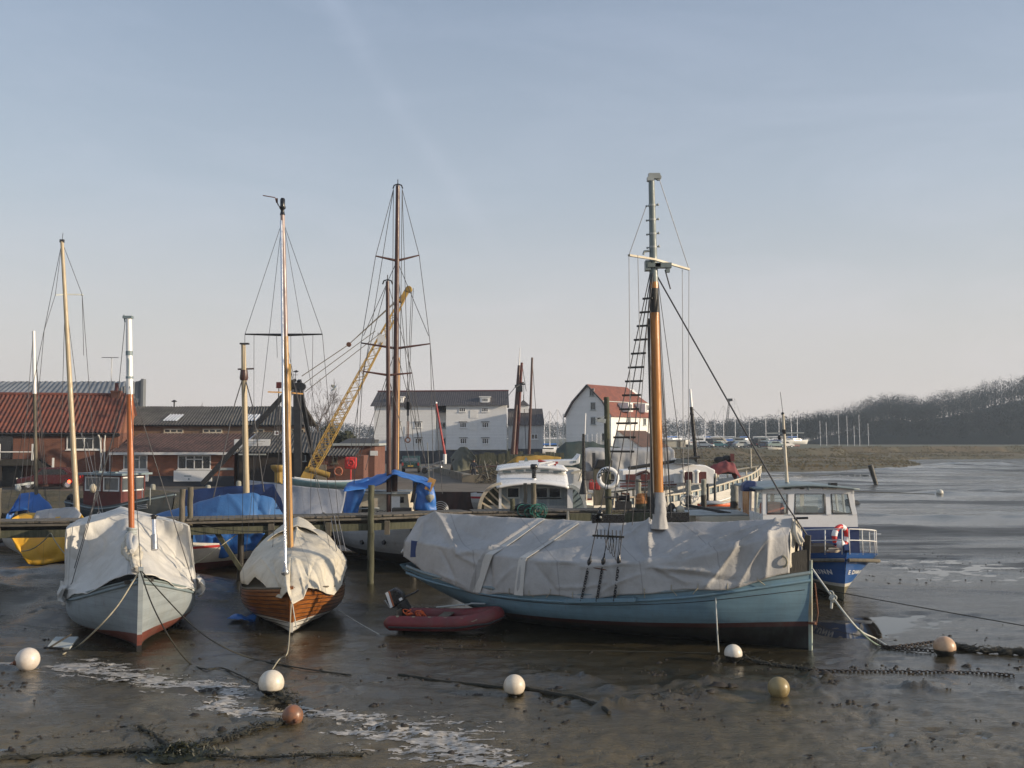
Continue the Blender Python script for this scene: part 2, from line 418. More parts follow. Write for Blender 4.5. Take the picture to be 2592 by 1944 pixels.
 g['skin'] = pm('skin', (.45, .26, .18), (.4, .22, .15), .6, 5)
 g['cloth_d'] = pm('dark_navy_cloth', (.015, .018, .03), (.025, .03, .045), .9, 8, bmp=.3)
 g['bark'] = pm('winter_bark', (.095, .075, .06), (.06, .05, .042), .9, 6)
 g['twig'] = pm('winter_twigs', (.105, .075, .062), (.075, .058, .05), .9, 1)
 g['ivy'] = pm('dark_evergreen', (.025, .032, .018), (.04, .045, .025), .8, 2)
 g['wood_far'] = pm('hill_wood', (.017, .021, .021), (.011, .0145, .015), 1.0, .05, spec=0)
 g['grass'] = pm('marsh_grass', (.115, .088, .043), (.055, .058, .027), .95, .06, stretch=(.35, 1.6, 1), dirt=(.14, .095, .05), dirt_amt=.5, bmp=.5, bscale=3, bdist=.2)
 g['reed'] = pm('reed_blades', (.135, .10, .05), (.07, .07, .032), .9, .1, stretch=(.3, 1, 1))
 g['land'] = pm('low_land', (.10, .10, .06), (.07, .075, .045), .95, .02)
 g['bush'] = pm('scrub_grass', (.10, .078, .04), (.05, .048, .024), .95, 1.3, dirt=(.035, .03, .018), dirt_amt=.6, bmp=.8, bscale=5, bdist=.15)
# ---------- camera, sky, sun
SUN_EL, SUN_AZ = math.radians(14.0), math.radians(13.0)   # azimuth turned from +X towards the camera
def setup_world():
 sc = bpy.context.scene
 cd = bpy.data.cameras.new('camera'); cam = bpy.data.objects.new('camera', cd); C.objects.link(cam)
 cd.sensor_width = 36.0; cd.lens = 36.0 * F / 2592.0; cd.clip_end = 9000; cd.clip_start = .1
 cam.location = (0, 0, CAMZ); cam.rotation_euler = (math.pi / 2 + TH, 0, 0)
 sc.camera = cam
 w = bpy.data.worlds.new('World'); sc.world = w; w.use_nodes = True
 nt = w.node_tree; bg = nt.nodes['Background']
 sky = N(nt, 'ShaderNodeTexSky', sky_type='NISHITA'); sky.sun_disc = False
 sky.sun_elevation = SUN_EL
 sd = V((math.cos(SUN_EL) * math.cos(SUN_AZ), -math.cos(SUN_EL) * math.sin(SUN_AZ), math.sin(SUN_EL)))
 sky.sun_rotation = math.atan2(sd.x, sd.y)
 sky.altitude = 5; sky.air_density = 1.35; sky.dust_density = 1.0; sky.ozone_density = 2.0
 # thin high cirrus and an old vapour trail, placed by direction in the sky
 tc = N(nt, 'ShaderNodeTexCoord')
 mp = N(nt, 'ShaderNodeMapping'); mp.inputs['Scale'].default_value = (1.2, 1.2, 5.5); mp.inputs['Rotation'].default_value = (0, .25, .3)
 nt.links.new(tc.outputs['Generated'], mp.inputs[0])
 c = ramp(nt, nz(nt, mp.outputs[0], 2.2, 7, .62, .6), [(.40, 0), (.82, .32)])
 a, b = ray(862, 40).normalized(), ray(1115, 420).normalized()
 nrm = a.cross(b).normalized()
 dp = N(nt, 'ShaderNodeVectorMath', operation='DOT_PRODUCT'); nt.links.new(tc.outputs['Generated'], dp.inputs[0]); dp.inputs[1].default_value = nrm
 wob = math_(nt, 'MULTIPLY', math_(nt, 'SUBTRACT', nz(nt, tc.outputs['Generated'], 9, 4), .5), .022)
 tr = ramp(nt, math_(nt, 'ABSOLUTE', math_(nt, 'ADD', dp.outputs['Value'], wob)), [(0, .30), (.006, .2), (.017, 0)])
 seg = N(nt, 'ShaderNodeVectorMath', operation='DOT_PRODUCT'); nt.links.new(tc.outputs['Generated'], seg.inputs[0]); seg.inputs[1].default_value = ray(985, 210).normalized()
 tr = math_(nt, 'MULTIPLY', tr, ramp(nt, seg.outputs['Value'], [(.978, 0), (.996, 1)]))
 tr = math_(nt, 'MULTIPLY', tr, ramp(nt, nz(nt, tc.outputs['Generated'], 14, 5, .7), [(.3, .2), (.65, 1)]))
 sz = N(nt, 'ShaderNodeSeparateXYZ'); nt.links.new(tc.outputs['Generated'], sz.inputs[0])
 veil = ramp(nt, sz.outputs[2], [(0, .93), (.08, .84), (.2, .62), (.42, .40)])     # the veil is thicker towards the horizon
 vcol = ramp(nt, sz.outputs[2], [(0, (6.5, 5.9, 5.5)), (.10, (6.15, 5.9, 5.95)), (.24, (5.4, 5.8, 6.7)), (.45, (4.5, 5.2, 6.8))])
 cl = math_(nt, 'MINIMUM', math_(nt, 'ADD', math_(nt, 'ADD', math_(nt, 'MULTIPLY', c, .5), veil), math_(nt, 'MULTIPLY', tr, .35)), .97)
 col = mixc(nt, cl, sky.outputs[0], vcol)
 nt.links.new(col, bg.inputs['Color']); bg.inputs['Strength'].default_value = .08
 L = bpy.data.lights.new('sun', 'SUN'); L.energy = 3.7; L.angle = math.radians(.6); L.color = (1.0, .83, .62)
 so = bpy.data.objects.new('sun', L); C.objects.link(so)
 so.rotation_euler = sd.to_track_quat('Z', 'Y').to_euler(); so.location = (60, -20, 40)
 sc.view_settings.view_transform = 'Standard'; sc.view_settings.look = 'None'
 sc.view_settings.gamma = 1; sc.view_settings.exposure = 0.52
 sc.cycles.use_denoising = True; sc.cycles.max_bounces = 6; sc.cycles.volume_bounces = 2
 sc.cycles.volume_step_rate = 4; sc.cycles.transparent_max_bounces = 12; sc.cycles.sample_clamp_indirect = 4
 # the winter air over the estuary
 m = bpy.data.materials.new('winter_haze'); m.use_nodes = True; nt = m.node_tree
 nt.nodes.remove(nt.nodes['Principled BSDF'])
 pv = N(nt, 'ShaderNodeVolumePrincipled'); pv.inputs['Color'].default_value = (.74, .86, 1.0, 1)
 pv.inputs['Density'].default_value = HAZE; pv.inputs['Anisotropy'].default_value = .2
 nt.links.new(pv.outputs[0], nt.nodes['Material Output'].inputs['Volume'])
 hz = MB().b2(-520, 560, -40, 680, -3, 52).build('haze', m); hz['kind'] = 'stuff'
HAZE = .0004
# ---------- tidal mud
CHANNELS = []
def mudh(x, y):
 n1 = fbm(x * .16 + 3, y * .22, 0, 4)
 n2 = fbm(x * .9, y * 1.3, 7, 4)
 h = .05 * n1 + .022 * n2
 # near foreground is trodden and lumpy, the river flat is smooth and combed by the ebb
 near = 1 - sstep(19, 30, y)
 # drainage rills
 e = fbm(x * .33 + 40, y * .5, 61, 3) / .022
 if abs(e) < 3: h -= .045 * math.exp(-e * e) * (1 - sstep(30, 60, y)) * sstep(-.15, .15, fbm(x * .2, y * .2, 71, 2))
 n3 = fbm(x * 3.1, y * 3.6, 2, 3)
 h += near * (.026 * n3 + .03 * abs(noise.noise(V((x * 2.2, y * 2.9, 5)))) + .016 * noise.noise(V((x * 5.2, y * 6.5, 1))) + .03 * max(0, fbm(x * .55, y * 1.1, 21, 3) - .05))
 far = sstep(24, 50, y) * sstep(6, 16, x + .12 * y)
 h += far * .055 * fbm(x * .11 + 4, y * .5, 8, 3) * sstep(28, 44, y)
 h += far * (.10 * fbm(x * .035, y * .12, 5, 3) + .06 * max(0, fbm(x * .05 + 9, y * .24, 15, 4)) * sstep(36, 80, y))
 # the bank in front of the jetty, rising to the left
 h += .72 * sstep(-6.5, -14, x) * sstep(26, 32.5, y) * (1 - .9 * sstep(33.6, 36, y)) * (1 - .3 * fbm(x * .4, y * .4, 3, 3))
 # the ridge of churned mud round the chain and the tan buoy
 for (ax, ay, bx, by, w, am) in RIDGES:
  dx, dy = bx - ax, by - ay; L2 = dx * dx + dy * dy
  t = max(0, min(1, ((x - ax) * dx + (y - ay) * dy) / L2))
  d = math.hypot(x - ax - t * dx, y - ay - t * dy) / w
  if d < 2.6: h += am * math.exp(-d * d * 1.3) * ((.45 + 1.76 * abs(fbm(x * 1.7, y * 2.6, 31, 4))) if w < .65 else (.75 + .5 * fbm(x * .25, y * .4, 31, 2)))
 # dug-out pools
 for (ax, ay, rx, ry, am) in POOLS:
  d = math.hypot((x - ax) / rx, (y - ay) / ry)
  if d < 2.2: h -= am * .7 * math.exp(-d * d * 1.2) * (1 + .9 * fbm(x * 1.1, y * 2.0, 41, 4))
 # slope up to the quay
 if y > 44: h += 1.05 * sstep(44, 62, y) * (1 - sstep(-19, -14.5, x))
 return h
RIDGES, POOLS = [], []
def setup_features():
 def seg(a, b, w, am):
  p, q = G(*a), G(*b); RIDGES.append((p.x, p.y, q.x, q.y, w, am))
 seg((1290, 1745), (1560, 1790), .35, .07); seg((1560, 1790), (1780, 1760), .5, .10)
 seg((1780, 1730), (2060, 1740), .6, .11); seg((2060, 1725), (2330, 1745), .5, .08); seg((2330, 1745), (2560, 1752), .4, .06)
 seg((1360, 1710), (1500, 1715), .5, .08); seg((1540, 1745), (1700, 1742), .45, .07)
 seg((780, 1830), (1080, 1855), .3, .05); seg((0, 1690), (160, 1668), .35, .04)
 seg((0, 1600), (150, 1560), .7, .12); seg((1960, 1495), (2200, 1480), .8, .07); seg((2200, 1480), (2592, 1500), .8, .06)
 seg((2180, 1305), (2592, 1312), 2.2, .22); seg((2250, 1330), (2420, 1350), 1.2, .12); seg((2000, 1330), (2592, 1345), 1.5, .12)
 seg((1950, 1240), (2130, 1215), 5, .3); seg((2250, 1258), (2592, 1238), 5, .28); seg((2280, 1190), (2480, 1178), 9, .35); seg((2440, 1180), (2592, 1172), 9, .3)
 def pool(px, py, rx, ry, am):
  p = G(px, py); POOLS.append((p.x, p.y, rx, ry, am))
 pool(690, 1785, .95, .42, .16); pool(560, 1760, .8, .25, .09); pool(1878, 1772, .32, .2, .12); pool(900, 1610, 1.6, 1.5, .05)
 pool(1300, 1750, .22, .16, .1); pool(640, 1640, 1.2, 1.0, .05); pool(2140, 1590, 1.8, 1.2, .07); pool(2350, 1560, 3, 1.6, .08)
 pool(2300, 1420, 4, 2.4, .09); pool(2480, 1450, 3, 2, .08); pool(2300, 1850, 1.6, .5, .04); pool(2030, 1900, 1.1, .3, .035); pool(1640, 1900, .8, .5, .045)
 pool(1200, 1620, 1.8, .9, .05); pool(1500, 1680, 1.2, .4, .04)
def mud_material():
 m, nt, b = new_mat('wet_mud')
 pos = coords(nt, (1, 1, 1), True)
 big = nz(nt, coords(nt, (1, 1.6, 1), True), .22, 7, .62)
 med = nz(nt, pos, 2.2, 7, .65)
 fine = nz(nt, pos, 17, 6, .6)
 col = ramp(nt, med, [(.32, (.040, .032, .017)), (.52, (.072, .059, .032)), (.72, (.106, .087, .050))])
 col = mixc(nt, ramp(nt, big, [(.4, 0), (.62, .6)]), col, (.062, .055, .036))
 col = mixc(nt, ramp(nt, nz(nt, pos, 5.5, 4, .6), [(.62, 0), (.72, .55)]), col, (.02, .016, .011))
 nt.links.new(col, b.inputs['Base Color'])
 sp = N(nt, 'ShaderNodeSeparateXYZ'); nt.links.new(pos, sp.inputs[0])
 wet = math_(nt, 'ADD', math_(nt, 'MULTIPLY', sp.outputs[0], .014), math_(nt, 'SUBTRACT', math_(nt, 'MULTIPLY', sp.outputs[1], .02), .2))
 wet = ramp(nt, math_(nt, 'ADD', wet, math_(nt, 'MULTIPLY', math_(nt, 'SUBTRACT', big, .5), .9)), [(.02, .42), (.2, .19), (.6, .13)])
 dry_reflect = ramp(nt, math_(nt, 'ADD', math_(nt, 'MULTIPLY', sp.outputs[1], .02), math_(nt, 'MULTIPLY', math_(nt, 'SUBTRACT', big, .5), .12)), [(.325, (1.55, 1.45, 1.3)), (.42, (.62, .60, .56))])
 col = mixc(nt, 1.0, col, dry_reflect, 'MULTIPLY')      # drained mud paler near; boats' shade and reflection darkened into the colour beyond
 run = ramp(nt, nz(nt, coords(nt, (.16, 1.1, 1), True), 1.5, 6, .62, .8), [(.42, 0), (.56, 1)])
 wet = math_(nt, 'MULTIPLY', wet, ramp(nt, run, [(0, .42), (1, 1.05)]))
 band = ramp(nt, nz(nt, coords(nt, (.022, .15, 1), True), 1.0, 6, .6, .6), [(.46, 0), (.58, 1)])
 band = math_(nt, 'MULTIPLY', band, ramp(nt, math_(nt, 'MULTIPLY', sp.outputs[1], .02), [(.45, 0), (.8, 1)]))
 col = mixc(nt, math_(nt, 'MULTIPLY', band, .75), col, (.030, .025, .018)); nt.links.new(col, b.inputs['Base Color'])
 nt.links.new(math_(nt, 'SUBTRACT', .5, math_(nt, 'MULTIPLY', band, .3)), b.inputs['Specular IOR Level'])
 wet = math_(nt, 'ADD', wet, math_(nt, 'MULTIPLY', band, .3))
 r = math_(nt, 'ADD', wet, math_(nt, 'MULTIPLY', math_(nt, 'SUBTRACT', fine, .5), .28))
 nt.links.new(math_(nt, 'MAXIMUM', r, .1), b.inputs['Roughness'])
 h = math_(nt, 'ADD', math_(nt, 'MULTIPLY', med, 1.0), math_(nt, 'MULTIPLY', fine, .32))
 h = math_(nt, 'ADD', h, math_(nt, 'MULTIPLY', nz(nt, coords(nt, (.28, 1.9, 1), True), 5, 6, .65, .4), 1.0))
 pit = ramp(nt, nz(nt, pos, 8.5, 3, .5, .3), [(.60, 0), (.70, 1)])     # worm casts and pocks
 h = math_(nt, 'SUBTRACT', h, math_(nt, 'MULTIPLY', pit, .35))
 bump(nt, b, h, .6, .06)
 bn = [n for n in nt.nodes if n.type == 'BUMP'][-1]
 nt.links.new(ramp(nt, math_(nt, 'MULTIPLY', sp.outputs[1], .02), [(.30, .75), (.40, .24)]), bn.inputs['Strength'])
 return m
def water_material():
 m, nt, b = new_mat('puddle_water')
 b.inputs['Base Color'].default_value = (.022, .02, .016, 1); b.inputs['Roughness'].default_value = .04
 pos = coords(nt, (1, 1, 1), True)
 bump(nt, b, nz(nt, pos, 5, 3), .03, .02)
 return m
def setup_ground():
 setup_features()
 NY, NX = 470, 430
 ys = [11.5 * (330 / 11.5) ** ((j / (NY - 1)) ** 1.12) for j in range(NY)]
 ys = [-30, -6, 2, 8] + ys
 us = [-1 + 2 * i / (NX - 1) for i in range(NX)]
 vs = []; fs = []
 for y in ys:
  hw = max(12, .66 * y + 7)
  for u in us:
   x = u * hw
   vs.append((x, y, mudh(x, y)))
 n = len(us)
 for j in range(len(ys) - 1):
  for i in range(n - 1):
   fs.append((j*n+i, j*n+i+1, (j+1)*n+i+1, (j+1)*n+i))
 m = MB(); m.add(vs, fs, True)
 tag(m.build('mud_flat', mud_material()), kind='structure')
 w = MB(); w.add([(-400, -40, -.052), (400, -40, -.052), (400, 330, -.052), (-400, 330, -.052)], [(0, 1, 2, 3)])
 tag(w.build('tide_water', water_material()), kind='structure')
 low = MB(); low.add([(-4000, -300, -.6), (4000, -300, -.6), (4000, 8000, -.6), (-4000, 8000, -.6)], [(0, 1, 2, 3)])
 tag(low.build('estuary_bed', M_['land']), kind='structure')
 # wall the picture is taken from lies behind the lens; the yard quay
 top = [(-170, 62), (5.2, 62), (7.0, 66), (9.5, 84), (16, 112), (22, 146), (30, 200), (-170, 200)]
 q = MB(); q.prism([(x, y, -.5) for x, y in top], (0, 0, 2.1))
 tag(q.build('quay_ground', M_['concrete']), kind='structure')
 sp = MB()
 def pile_wall(u, v):
  x = -16 + 21.0 * u
  return V((x, 61.78 - .14 * abs(((x / .45) % 2) - 1), .1 + 1.62 * v))
 sp.grid(pile_wall, 190, 2, False, flip=False)
 tag(thing_mesh(sp, 'quay_wall', M_['sheetpile'], 'rust brown sheet piled quay wall behind the jetty, between blue tent and deckhouse', 'wall'))
 # sloping grass at the back of the boats on the left
 def bank(u, v):
  x = -60 + 44.5 * u; y = 47 + 15.4 * v
  return V((x, y, .30 + 1.42 * sstep(0, .9, v) + .22 * fbm(x * .5, y * .5, 4)))
 tag(MB().grid(bank, 90, 30).build('grass_bank', M_['bush']), kind='structure')
 setup_marsh()
def thing_mesh(mb, name, mat, label, cat, group=None, **k):
 o = mb.build(name, mat, None, **k); tag(o, label, cat, group); return o
FOOT = [(-60, 146), (0, 146), (22, 147), (45, 151), (58, 158), (70, 168), (77, 186), (82, 214), (96, 240), (130, 250), (180, 254), (420, 262)]
def foot(x):
 for i in range(len(FOOT) - 1):
  if FOOT[i][0] <= x <= FOOT[i+1][0]:
   t = (x - FOOT[i][0]) / (FOOT[i+1][0] - FOOT[i][0]); return FOOT[i][1] + t * (FOOT[i+1][1] - FOOT[i][1])
 return FOOT[-1][1]
def setup_marsh():
 def bank(u, v):
  x = 14 + 400 * u ** 1.35
  f = foot(x) + 3.0 * fbm(x * .09, 2, 0, 4)
  wid = 52 - 30 * sstep(72, 100, x)
  y = f + wid * v
  h = .55 * sstep(0, .1, v) + .9 * sstep(.1, .75, v) + 1.55 * sstep(.78, 1, v)
  h += .09 * fbm(x * .3, y * .3, 6, 4) * sstep(0, .15, v) * (1 - .8 * sstep(.85, 1, v))
  return V((x, y, h - .08))
 tag(MB().grid(bank, 330, 60).build('marsh_bank', M_['grass']), kind='structure')
 pl = []
 def plate(u, v):
  x = 14 + 400 * u ** 1.35
  y0 = foot(x) + 3.0 * fbm(x * .09, 2, 0, 4) + 52 - 30 * sstep(72, 100, x)
  return V((x, y0 + (900 - y0) * v ** 2, 2.93))
 tag(MB().grid(plate, 120, 12).build('river_meadow', M_['land']), kind='structure')
 inland = MB(); inland.add([(-3500, 200.5, 1.58), (30, 200.5, 1.58), (30, 900, 1.58), (-3500, 900, 1.58)], [(0, 1, 2, 3)])
 inland.add([(-3500, 900, 2.9), (3500, 900, 2.9), (3500, 7000, 2.9), (-3500, 7000, 2.9)], [(0, 1, 2, 3)])
 tag(inland.build('inland_ground', M_['land']), kind='structure')
 # reeds and cord grass along the bank
 m = MB(); rg = random.Random(5); vs = []; fs = []
 for k in range(15000):
  x = 15 + 250 * rg.random() ** 1.3
  v = rg.random() ** .9 * .97 + .02
  u = ((x - 14) / 400) ** (1 / 1.35)
  p = bank(u, v)
  if fbm(p.x * .12, p.y * .25, 9, 3) < -.08: continue
  h = .1 + .24 * rg.random(); w = .12 + .3 * rg.random()
  b = len(vs); dx = rg.uniform(-.2, .2)
  vs += [(p.x - w, p.y, p.z - .05), (p.x + w, p.y + rg.uniform(-.2, .2), p.z - .05), (p.x + dx, p.y, p.z + h)]
  fs.append((b, b + 1, b + 2))
 m.add(vs, fs); tag(m.build('reed_grass', M_['reed']), kind='stuff')
# ---------- buildings
def corr_sheet(m, e0, e1, r0, r1, period, amp, rows=2, row_step=0, per=6):
 """profiled roof sheet between eave e0-e1 and ridge r0-r1"""
 e0, e1, r0, r1 = map(V, (e0, e1, r0, r1)); W = (e1 - e0).length
 nrm = (e1 - e0).cross(r0 - e0).normalized()
 nu = max(3, int(W / period * per) + 1)
 if row_step:
  L = (r0 - e0).length; nr = max(2, int(L / row_step)); vlist = []
  for k in range(nr): vlist += [(k / nr, 1.0), ((k + .97) / nr, 0.0)]
  vlist.append((1, 0))
 else: vlist = [(i / (rows - 1), 0) for i in range(rows)]
 vs = []
 for i in range(nu):
  u = i / (nu - 1); c = math.cos(2 * math.pi * u * W / period)
  for v, st in vlist:
   p = e0.lerp(e1, u).lerp(r0.lerp(r1, u), v)
   vs.append(p + nrm * (amp * c + st * .035))
 k = len(vlist)
 m.add(vs, [(i*k+j, (i+1)*k+j, (i+1)*k+j+1, i*k+j+1) for i in range(nu - 1) for j in range(k - 1)], True)
def window(par, o, u, v, n, w, h, cols, frame, glass, trans=None, fw=.07, name='window'):
 """a framed window with its panes as a sub-part; o lower-left corner on the wall"""
 o, u, v, n = V(o), V(u), V(v), V(n)
 M = Matrix((u, v, n)).transposed()
 fm = MB()
 def bar(x0, x1, y0, y1, d=.06):
  fm.box(o + u * (x0 + x1) / 2 + v * (y0 + y1) / 2 + n * d / 2, (x1 - x0, y1 - y0, d), M)
 bar(0, w, 0, fw); bar(0, w, h - fw, h); bar(0, fw, fw, h - fw); bar(w - fw, w, fw, h - fw)
 cw = w / cols
 for c in range(1, cols): bar(c * cw - fw / 2, c * cw + fw / 2, fw, h - fw, .055)
 if trans:
  for c in trans: bar(c * cw + fw / 2, (c + 1) * cw - fw / 2, h * .68, h * .68 + fw, .05)
 bar(-.08, w + .08, -.07, -.002, .12)
 f = fm.build(name, frame, par)
 pm_ = MB(); pm_.box(o + u * w / 2 + v * h / 2 + n * .012, (w - .02, h - .02, .02), M)
 pm_.build('pane', glass, f)
 return f
U, ZU, FRONT = (1, 0, 0), (0, 0, 1), (0, -1, 0)
def setup_buildings():
 g = M_
 # --- red pantiled house on the left
 d = 72.0; x0, x1 = -47.0, XZ(300, 1100, d)[0]
 ez = XZ(0, 1094, d)[1]; rz = XZ(0, 1001, 76.5)[1]; gz = 1.6
 h = thing('brick_house', (x1, d, gz), 'red brick house with orange pantiled roof and balcony stair', 'house')
 m = MB(); m.b2(x0, x1, d, d + 9, gz, ez - .03)
 m.build('wall', g['brick'], h)
 m = MB(); m.prism([(x1 - .25, d + .02, ez - .03), (x1 - .25, d + 8.98, ez - .03), (x1 - .25, d + 4.5, rz - .12)], (.25, 0, 0)); m.build('gable', g['brick_or'], h)
 m = MB(); corr_sheet(m, (x0, d - .35, ez - .05), (x1 + .12, d - .35, ez - .05), (x0, d + 4.5, rz), (x1 + .12, d + 4.5, rz), .30, .05, row_step=.34)
 corr_sheet(m, (x1 + .12, d + 9.3, ez - .05), (x0, d + 9.3, ez - .05), (x1 + .12, d + 4.5, rz), (x0, d + 4.5, rz), .30, .05, row_step=.34)
 rf = m.build('roof', g['pantile'], h)
 m = MB(); m.tube([(x0, d + 4.5, rz + .03), (x1 + .13, d + 4.5, rz + .03)], .14, 8); m.build('ridge_tiles', g['pantile'], rf)
 m = MB(); m.tube([(x0, d - .42, ez - .12), (x1 + .1, d - .42, ez - .12)], .07, 6); m.b2(x0, x1 + .1, d - .2, d - .003, ez - .3, ez - .1); m.build('gutter', g['black'], h)
 cx, cz = XZ(326, 1012, 76.4)
 m = MB(); m.b2(cx - .33, cx + .33, 76.1, 76.9, rz - .8, cz + .55); m.b2(cx - .38, cx + .38, 76.05, 76.95, cz + .55, cz + .68); ch = m.build('chimney', g['brick'], rf)
 # (chimney pot belongs to the chimney but stays at this level: thing > roof > chimney)
 m = MB(); m.lathe((cx, 76.5, cz + .68), [(.17, 0), (.14, .1), (.12, .55), (.16, .6)], 10); m.build('chimney_pot', g['maroon'], rf)
 for px, w_, cols, tr in ((178, 2.36, 4, (1, 2)), (-50, 1.9, 2, None)):
  ox = XZ(px, 1100, d)[0]
  window(h, (ox, d - .002, XZ(0, 1138 if px > 0 else 1133, d)[1]), U, ZU, FRONT, w_ if px > 0 else XZ(16, 0, d)[0] - ox, 1.13 if px > 0 else 1.05, cols, g['white'], g['darkglass'], tr)
 dx = XZ(48, 0, d)[0]; dz = XZ(0, 1160, d)[1]
 m = MB(); m.b2(dx, dx + .08, d - .06, d - .002, dz, dz + 1.9); m.b2(dx + .95, dx + 1.03, d - .06, d - .002, dz, dz + 1.9); m.b2(dx + .08, dx + .95, d - .06, d - .002, dz + 1.82, dz + 1.9); m.b2(dx + .08, dx + .95, d - .03, d - .002, dz, dz + 1.82)
 m.build('door', g['darkglass'], h)
 # balcony landing with stair down to the right
 by = d - 1.6
 m = MB(); m.b2(x0, XZ(120, 0, by)[0], by, d - .004, dz - .45, dz - .02)
 a = V((XZ(120, 0, by)[0], by + .7, dz - .2)); b_ = V((XZ(205, 0, by)[0], by + .7, gz))
 m.bar(a - V((0, .6, 0)), b_ - V((0, .6, 0)), .12, .4); m.bar(a + V((0, .5, 0)), b_ + V((0, .5, 0)), .12, .4)
 for k in range(1, 10): p = a.lerp(b_, k / 10); m.box(p, (.3, 1.0, .05))
 m.build('balcony', g['wetwood'], h)
 m = MB()
 for px in (40, 115, 162, 205):
  X = XZ(px, 0, by)[0]; zb = dz - .1 if px <= 120 else (dz - .2 + (gz - dz + .2) * (px - 120) / 85.0)
  m.b2(X - .06, X + .06, by - .05, by + .07, zb, zb + 1.15)
 X = XZ(115, 0, by)[0]
 m.bar((x0, by - .08, dz + .5), (X, by - .08, dz + .5), .05, .07)
 m.build('railing', g['white'], h)
 m = MB()
 for px in (42, 118): X = XZ(px, 0, by)[0]; m.b2(X - .07, X + .07, by + .1, by + .24, gz, dz - .455)
 m.build('balcony_post', g['wetwood'], h)
 # black sheet stands for the shade in the open store under the balcony
 m = MB(); m.b2(x0, XZ(108, 0, d)[0], d - .03, d - .004, gz, dz - .5); m.build('store_shade', g['black'], h)
 # drain pipes on the right corner
 m = MB(); X = XZ(292, 0, d)[0]
 m.tube([(X - .35, d - .45, ez - .2), (X - .3, d - .12, ez - .5), (X - .05, d - .12, gz)], .06, 6); m.tube([(X + .1, d - .35, ez - .15), (X, d - .15, ez - .7), (X + .12, d - .15, gz)], .06, 6); m.tube([(X + .42, d - .14, ez - 1.6), (X + .42, d - .14, gz)], .055, 6)
 m.build('drainpipe', g['white'], h)
 h.rotation_euler = (0, 0, math.radians(11.5))
 # roof aerial
 ax, az = XZ(283, 905, 76.3)
 t = thing('roof_aerial', (ax, 76.3, rz - .3), 'television aerial on a tall pole beside the brick chimney', 'aerial')
 MB().tube([(ax, 76.3, rz - .4), (ax, 76.3, az + .05)], .035, 6).build('pole', g['steel'], t)
 m = MB(); m.tube([(ax - .75, 76.3, az), (ax + .5, 76.3, az)], .025, 5)
 for k in range(9): m.tube([(ax - .72 + k * .145, 76.1, az), (ax - .72 + k * .145, 76.5, az)], .015, 4)
 m.build('antenna', g['wire'], t)
 # --- long corrugated barn behind
 d = 96.0; x0, x1 = -56.0, XZ(381, 0, d)[0]
 rz = XZ(0, 966, d + 6)[1]; ez = XZ(0, 1016, d)[1]
 h = thing('barn', (-45, d, 1.6), 'long grey corrugated steel shed behind the pantiled house', 'shed')
 m = MB(); m.prism([(x0, d, 1.6), (x1 - .35, d, 1.6), (x1 - 4.6, d + 12, 1.6), (x0, d + 12, 1.6)], (0, 0, ez - 1.6)); m.build('wall', g['corrlight'], h)
 m = MB(); corr_sheet(m, (x0, d - .3, ez - .1), (x1, d - .3, ez - .1), (x0, d + 6, rz), (x1 - 2.2, d + 6, rz), .55, .05, 3)
 corr_sheet(m, (x1 - 4.4, d + 12.3, ez - .1), (x0, d + 12.3, ez - .1), (x1 - 2.2, d + 6, rz), (x0, d + 6, rz), .55, .05, 3)
 m.build('roof', g['corr'] if False else g['corrlight'], h)
 m = MB(); corr_sheet(m, (x1 - 2.2, d - .36, 1.6), (x1, d - .36, 1.6), (x1 - 2.2, d - .36, rz - 1), (x1, d - .36, rz - .2), .3, .05, 2); m.b2(x1, x1 + .25, d - .5, d + .2, 1.6, rz - .1)
 for px in (352, 372): X = XZ(px, 0, d)[0]; m.b2(X - .25, X + .25, d - .45, d - .4, XZ(0, 1020, d)[1], XZ(0, 1008, d)[1])
 m.build('end_bay', g['corrlight'], h)
 # --- long workshop with corrugated cement roof and roof lights
 d = 77.0; x0, x1 = XZ(300, 0, d)[0], XZ(786, 0, d)[0]
 ez = XZ(0, 1074, d)[1]; rz = XZ(0, 1029, d + 4.5)[1]
 h = thing('workshop', ((x0+x1)/2, d, 1.6), 'long buff brick workshop with dark corrugated roof and two roof lights', 'workshop')
 m = MB(); m.prism([(x0, d, 1.6), (x1, d, 1.6), (x1 - 1.9, d + 9, 1.6), (x0, d + 9, 1.6)], (0, 0, ez - 1.64)); m.prism([(x0, d, ez - .04), (x0, d + 9, ez - .04), (x0, d + 4.5, rz - .1)], (.2, 0, 0)); m.build('wall', g['brick_buff'], h)
 m = MB(); corr_sheet(m, (x0, d - .4, ez - .06), (x1 + .2, d - .4, ez - .06), (x0, d + 4.5, rz), (x1 - .95, d + 4.5, rz), .235, .045, 4, per=8)
 corr_sheet(m, (x1 - .9, d + 9.4, ez - .06), (x0, d + 9.4, ez - .06), (x1 - .95, d + 4.5, rz), (x0, d + 4.5, rz), .235, .045, 4)
 rf = m.build('roof', g['corr'], h)
 for px in (440, 633):
  X = XZ(px, 0, d + 1)[0]; m = MB()
  sl = (rz - ez) / 4.9
  corr_sheet(m, (X, d + .35, ez + .75 * sl + .05), (X + 1.12, d + .35, ez + .75 * sl + .05), (X, d + 2.1, ez + 2.5 * sl + .05), (X + 1.12, d + 2.1, ez + 2.5 * sl + .05), .235, .045, 3, per=8)
  m.build('roof_light', g['skyl'], rf)
 m = MB(); m.b2(x0, x1 + .2, d - .32, d - .004, ez - .16, ez - .05); m.build('fascia', g['black'], h)
 X, Z = XZ(441, 1022, d + 4.3)
 m = MB(); m.tube([(X, d + 4.3, rz - .2), (X, d + 4.3, Z + .15)], .06, 6); m.lathe((X, d + 4.3, Z + .15), [(.2, 0), (.24, .06), (.05, .16)], 8); m.build('flue', g['black'], rf)
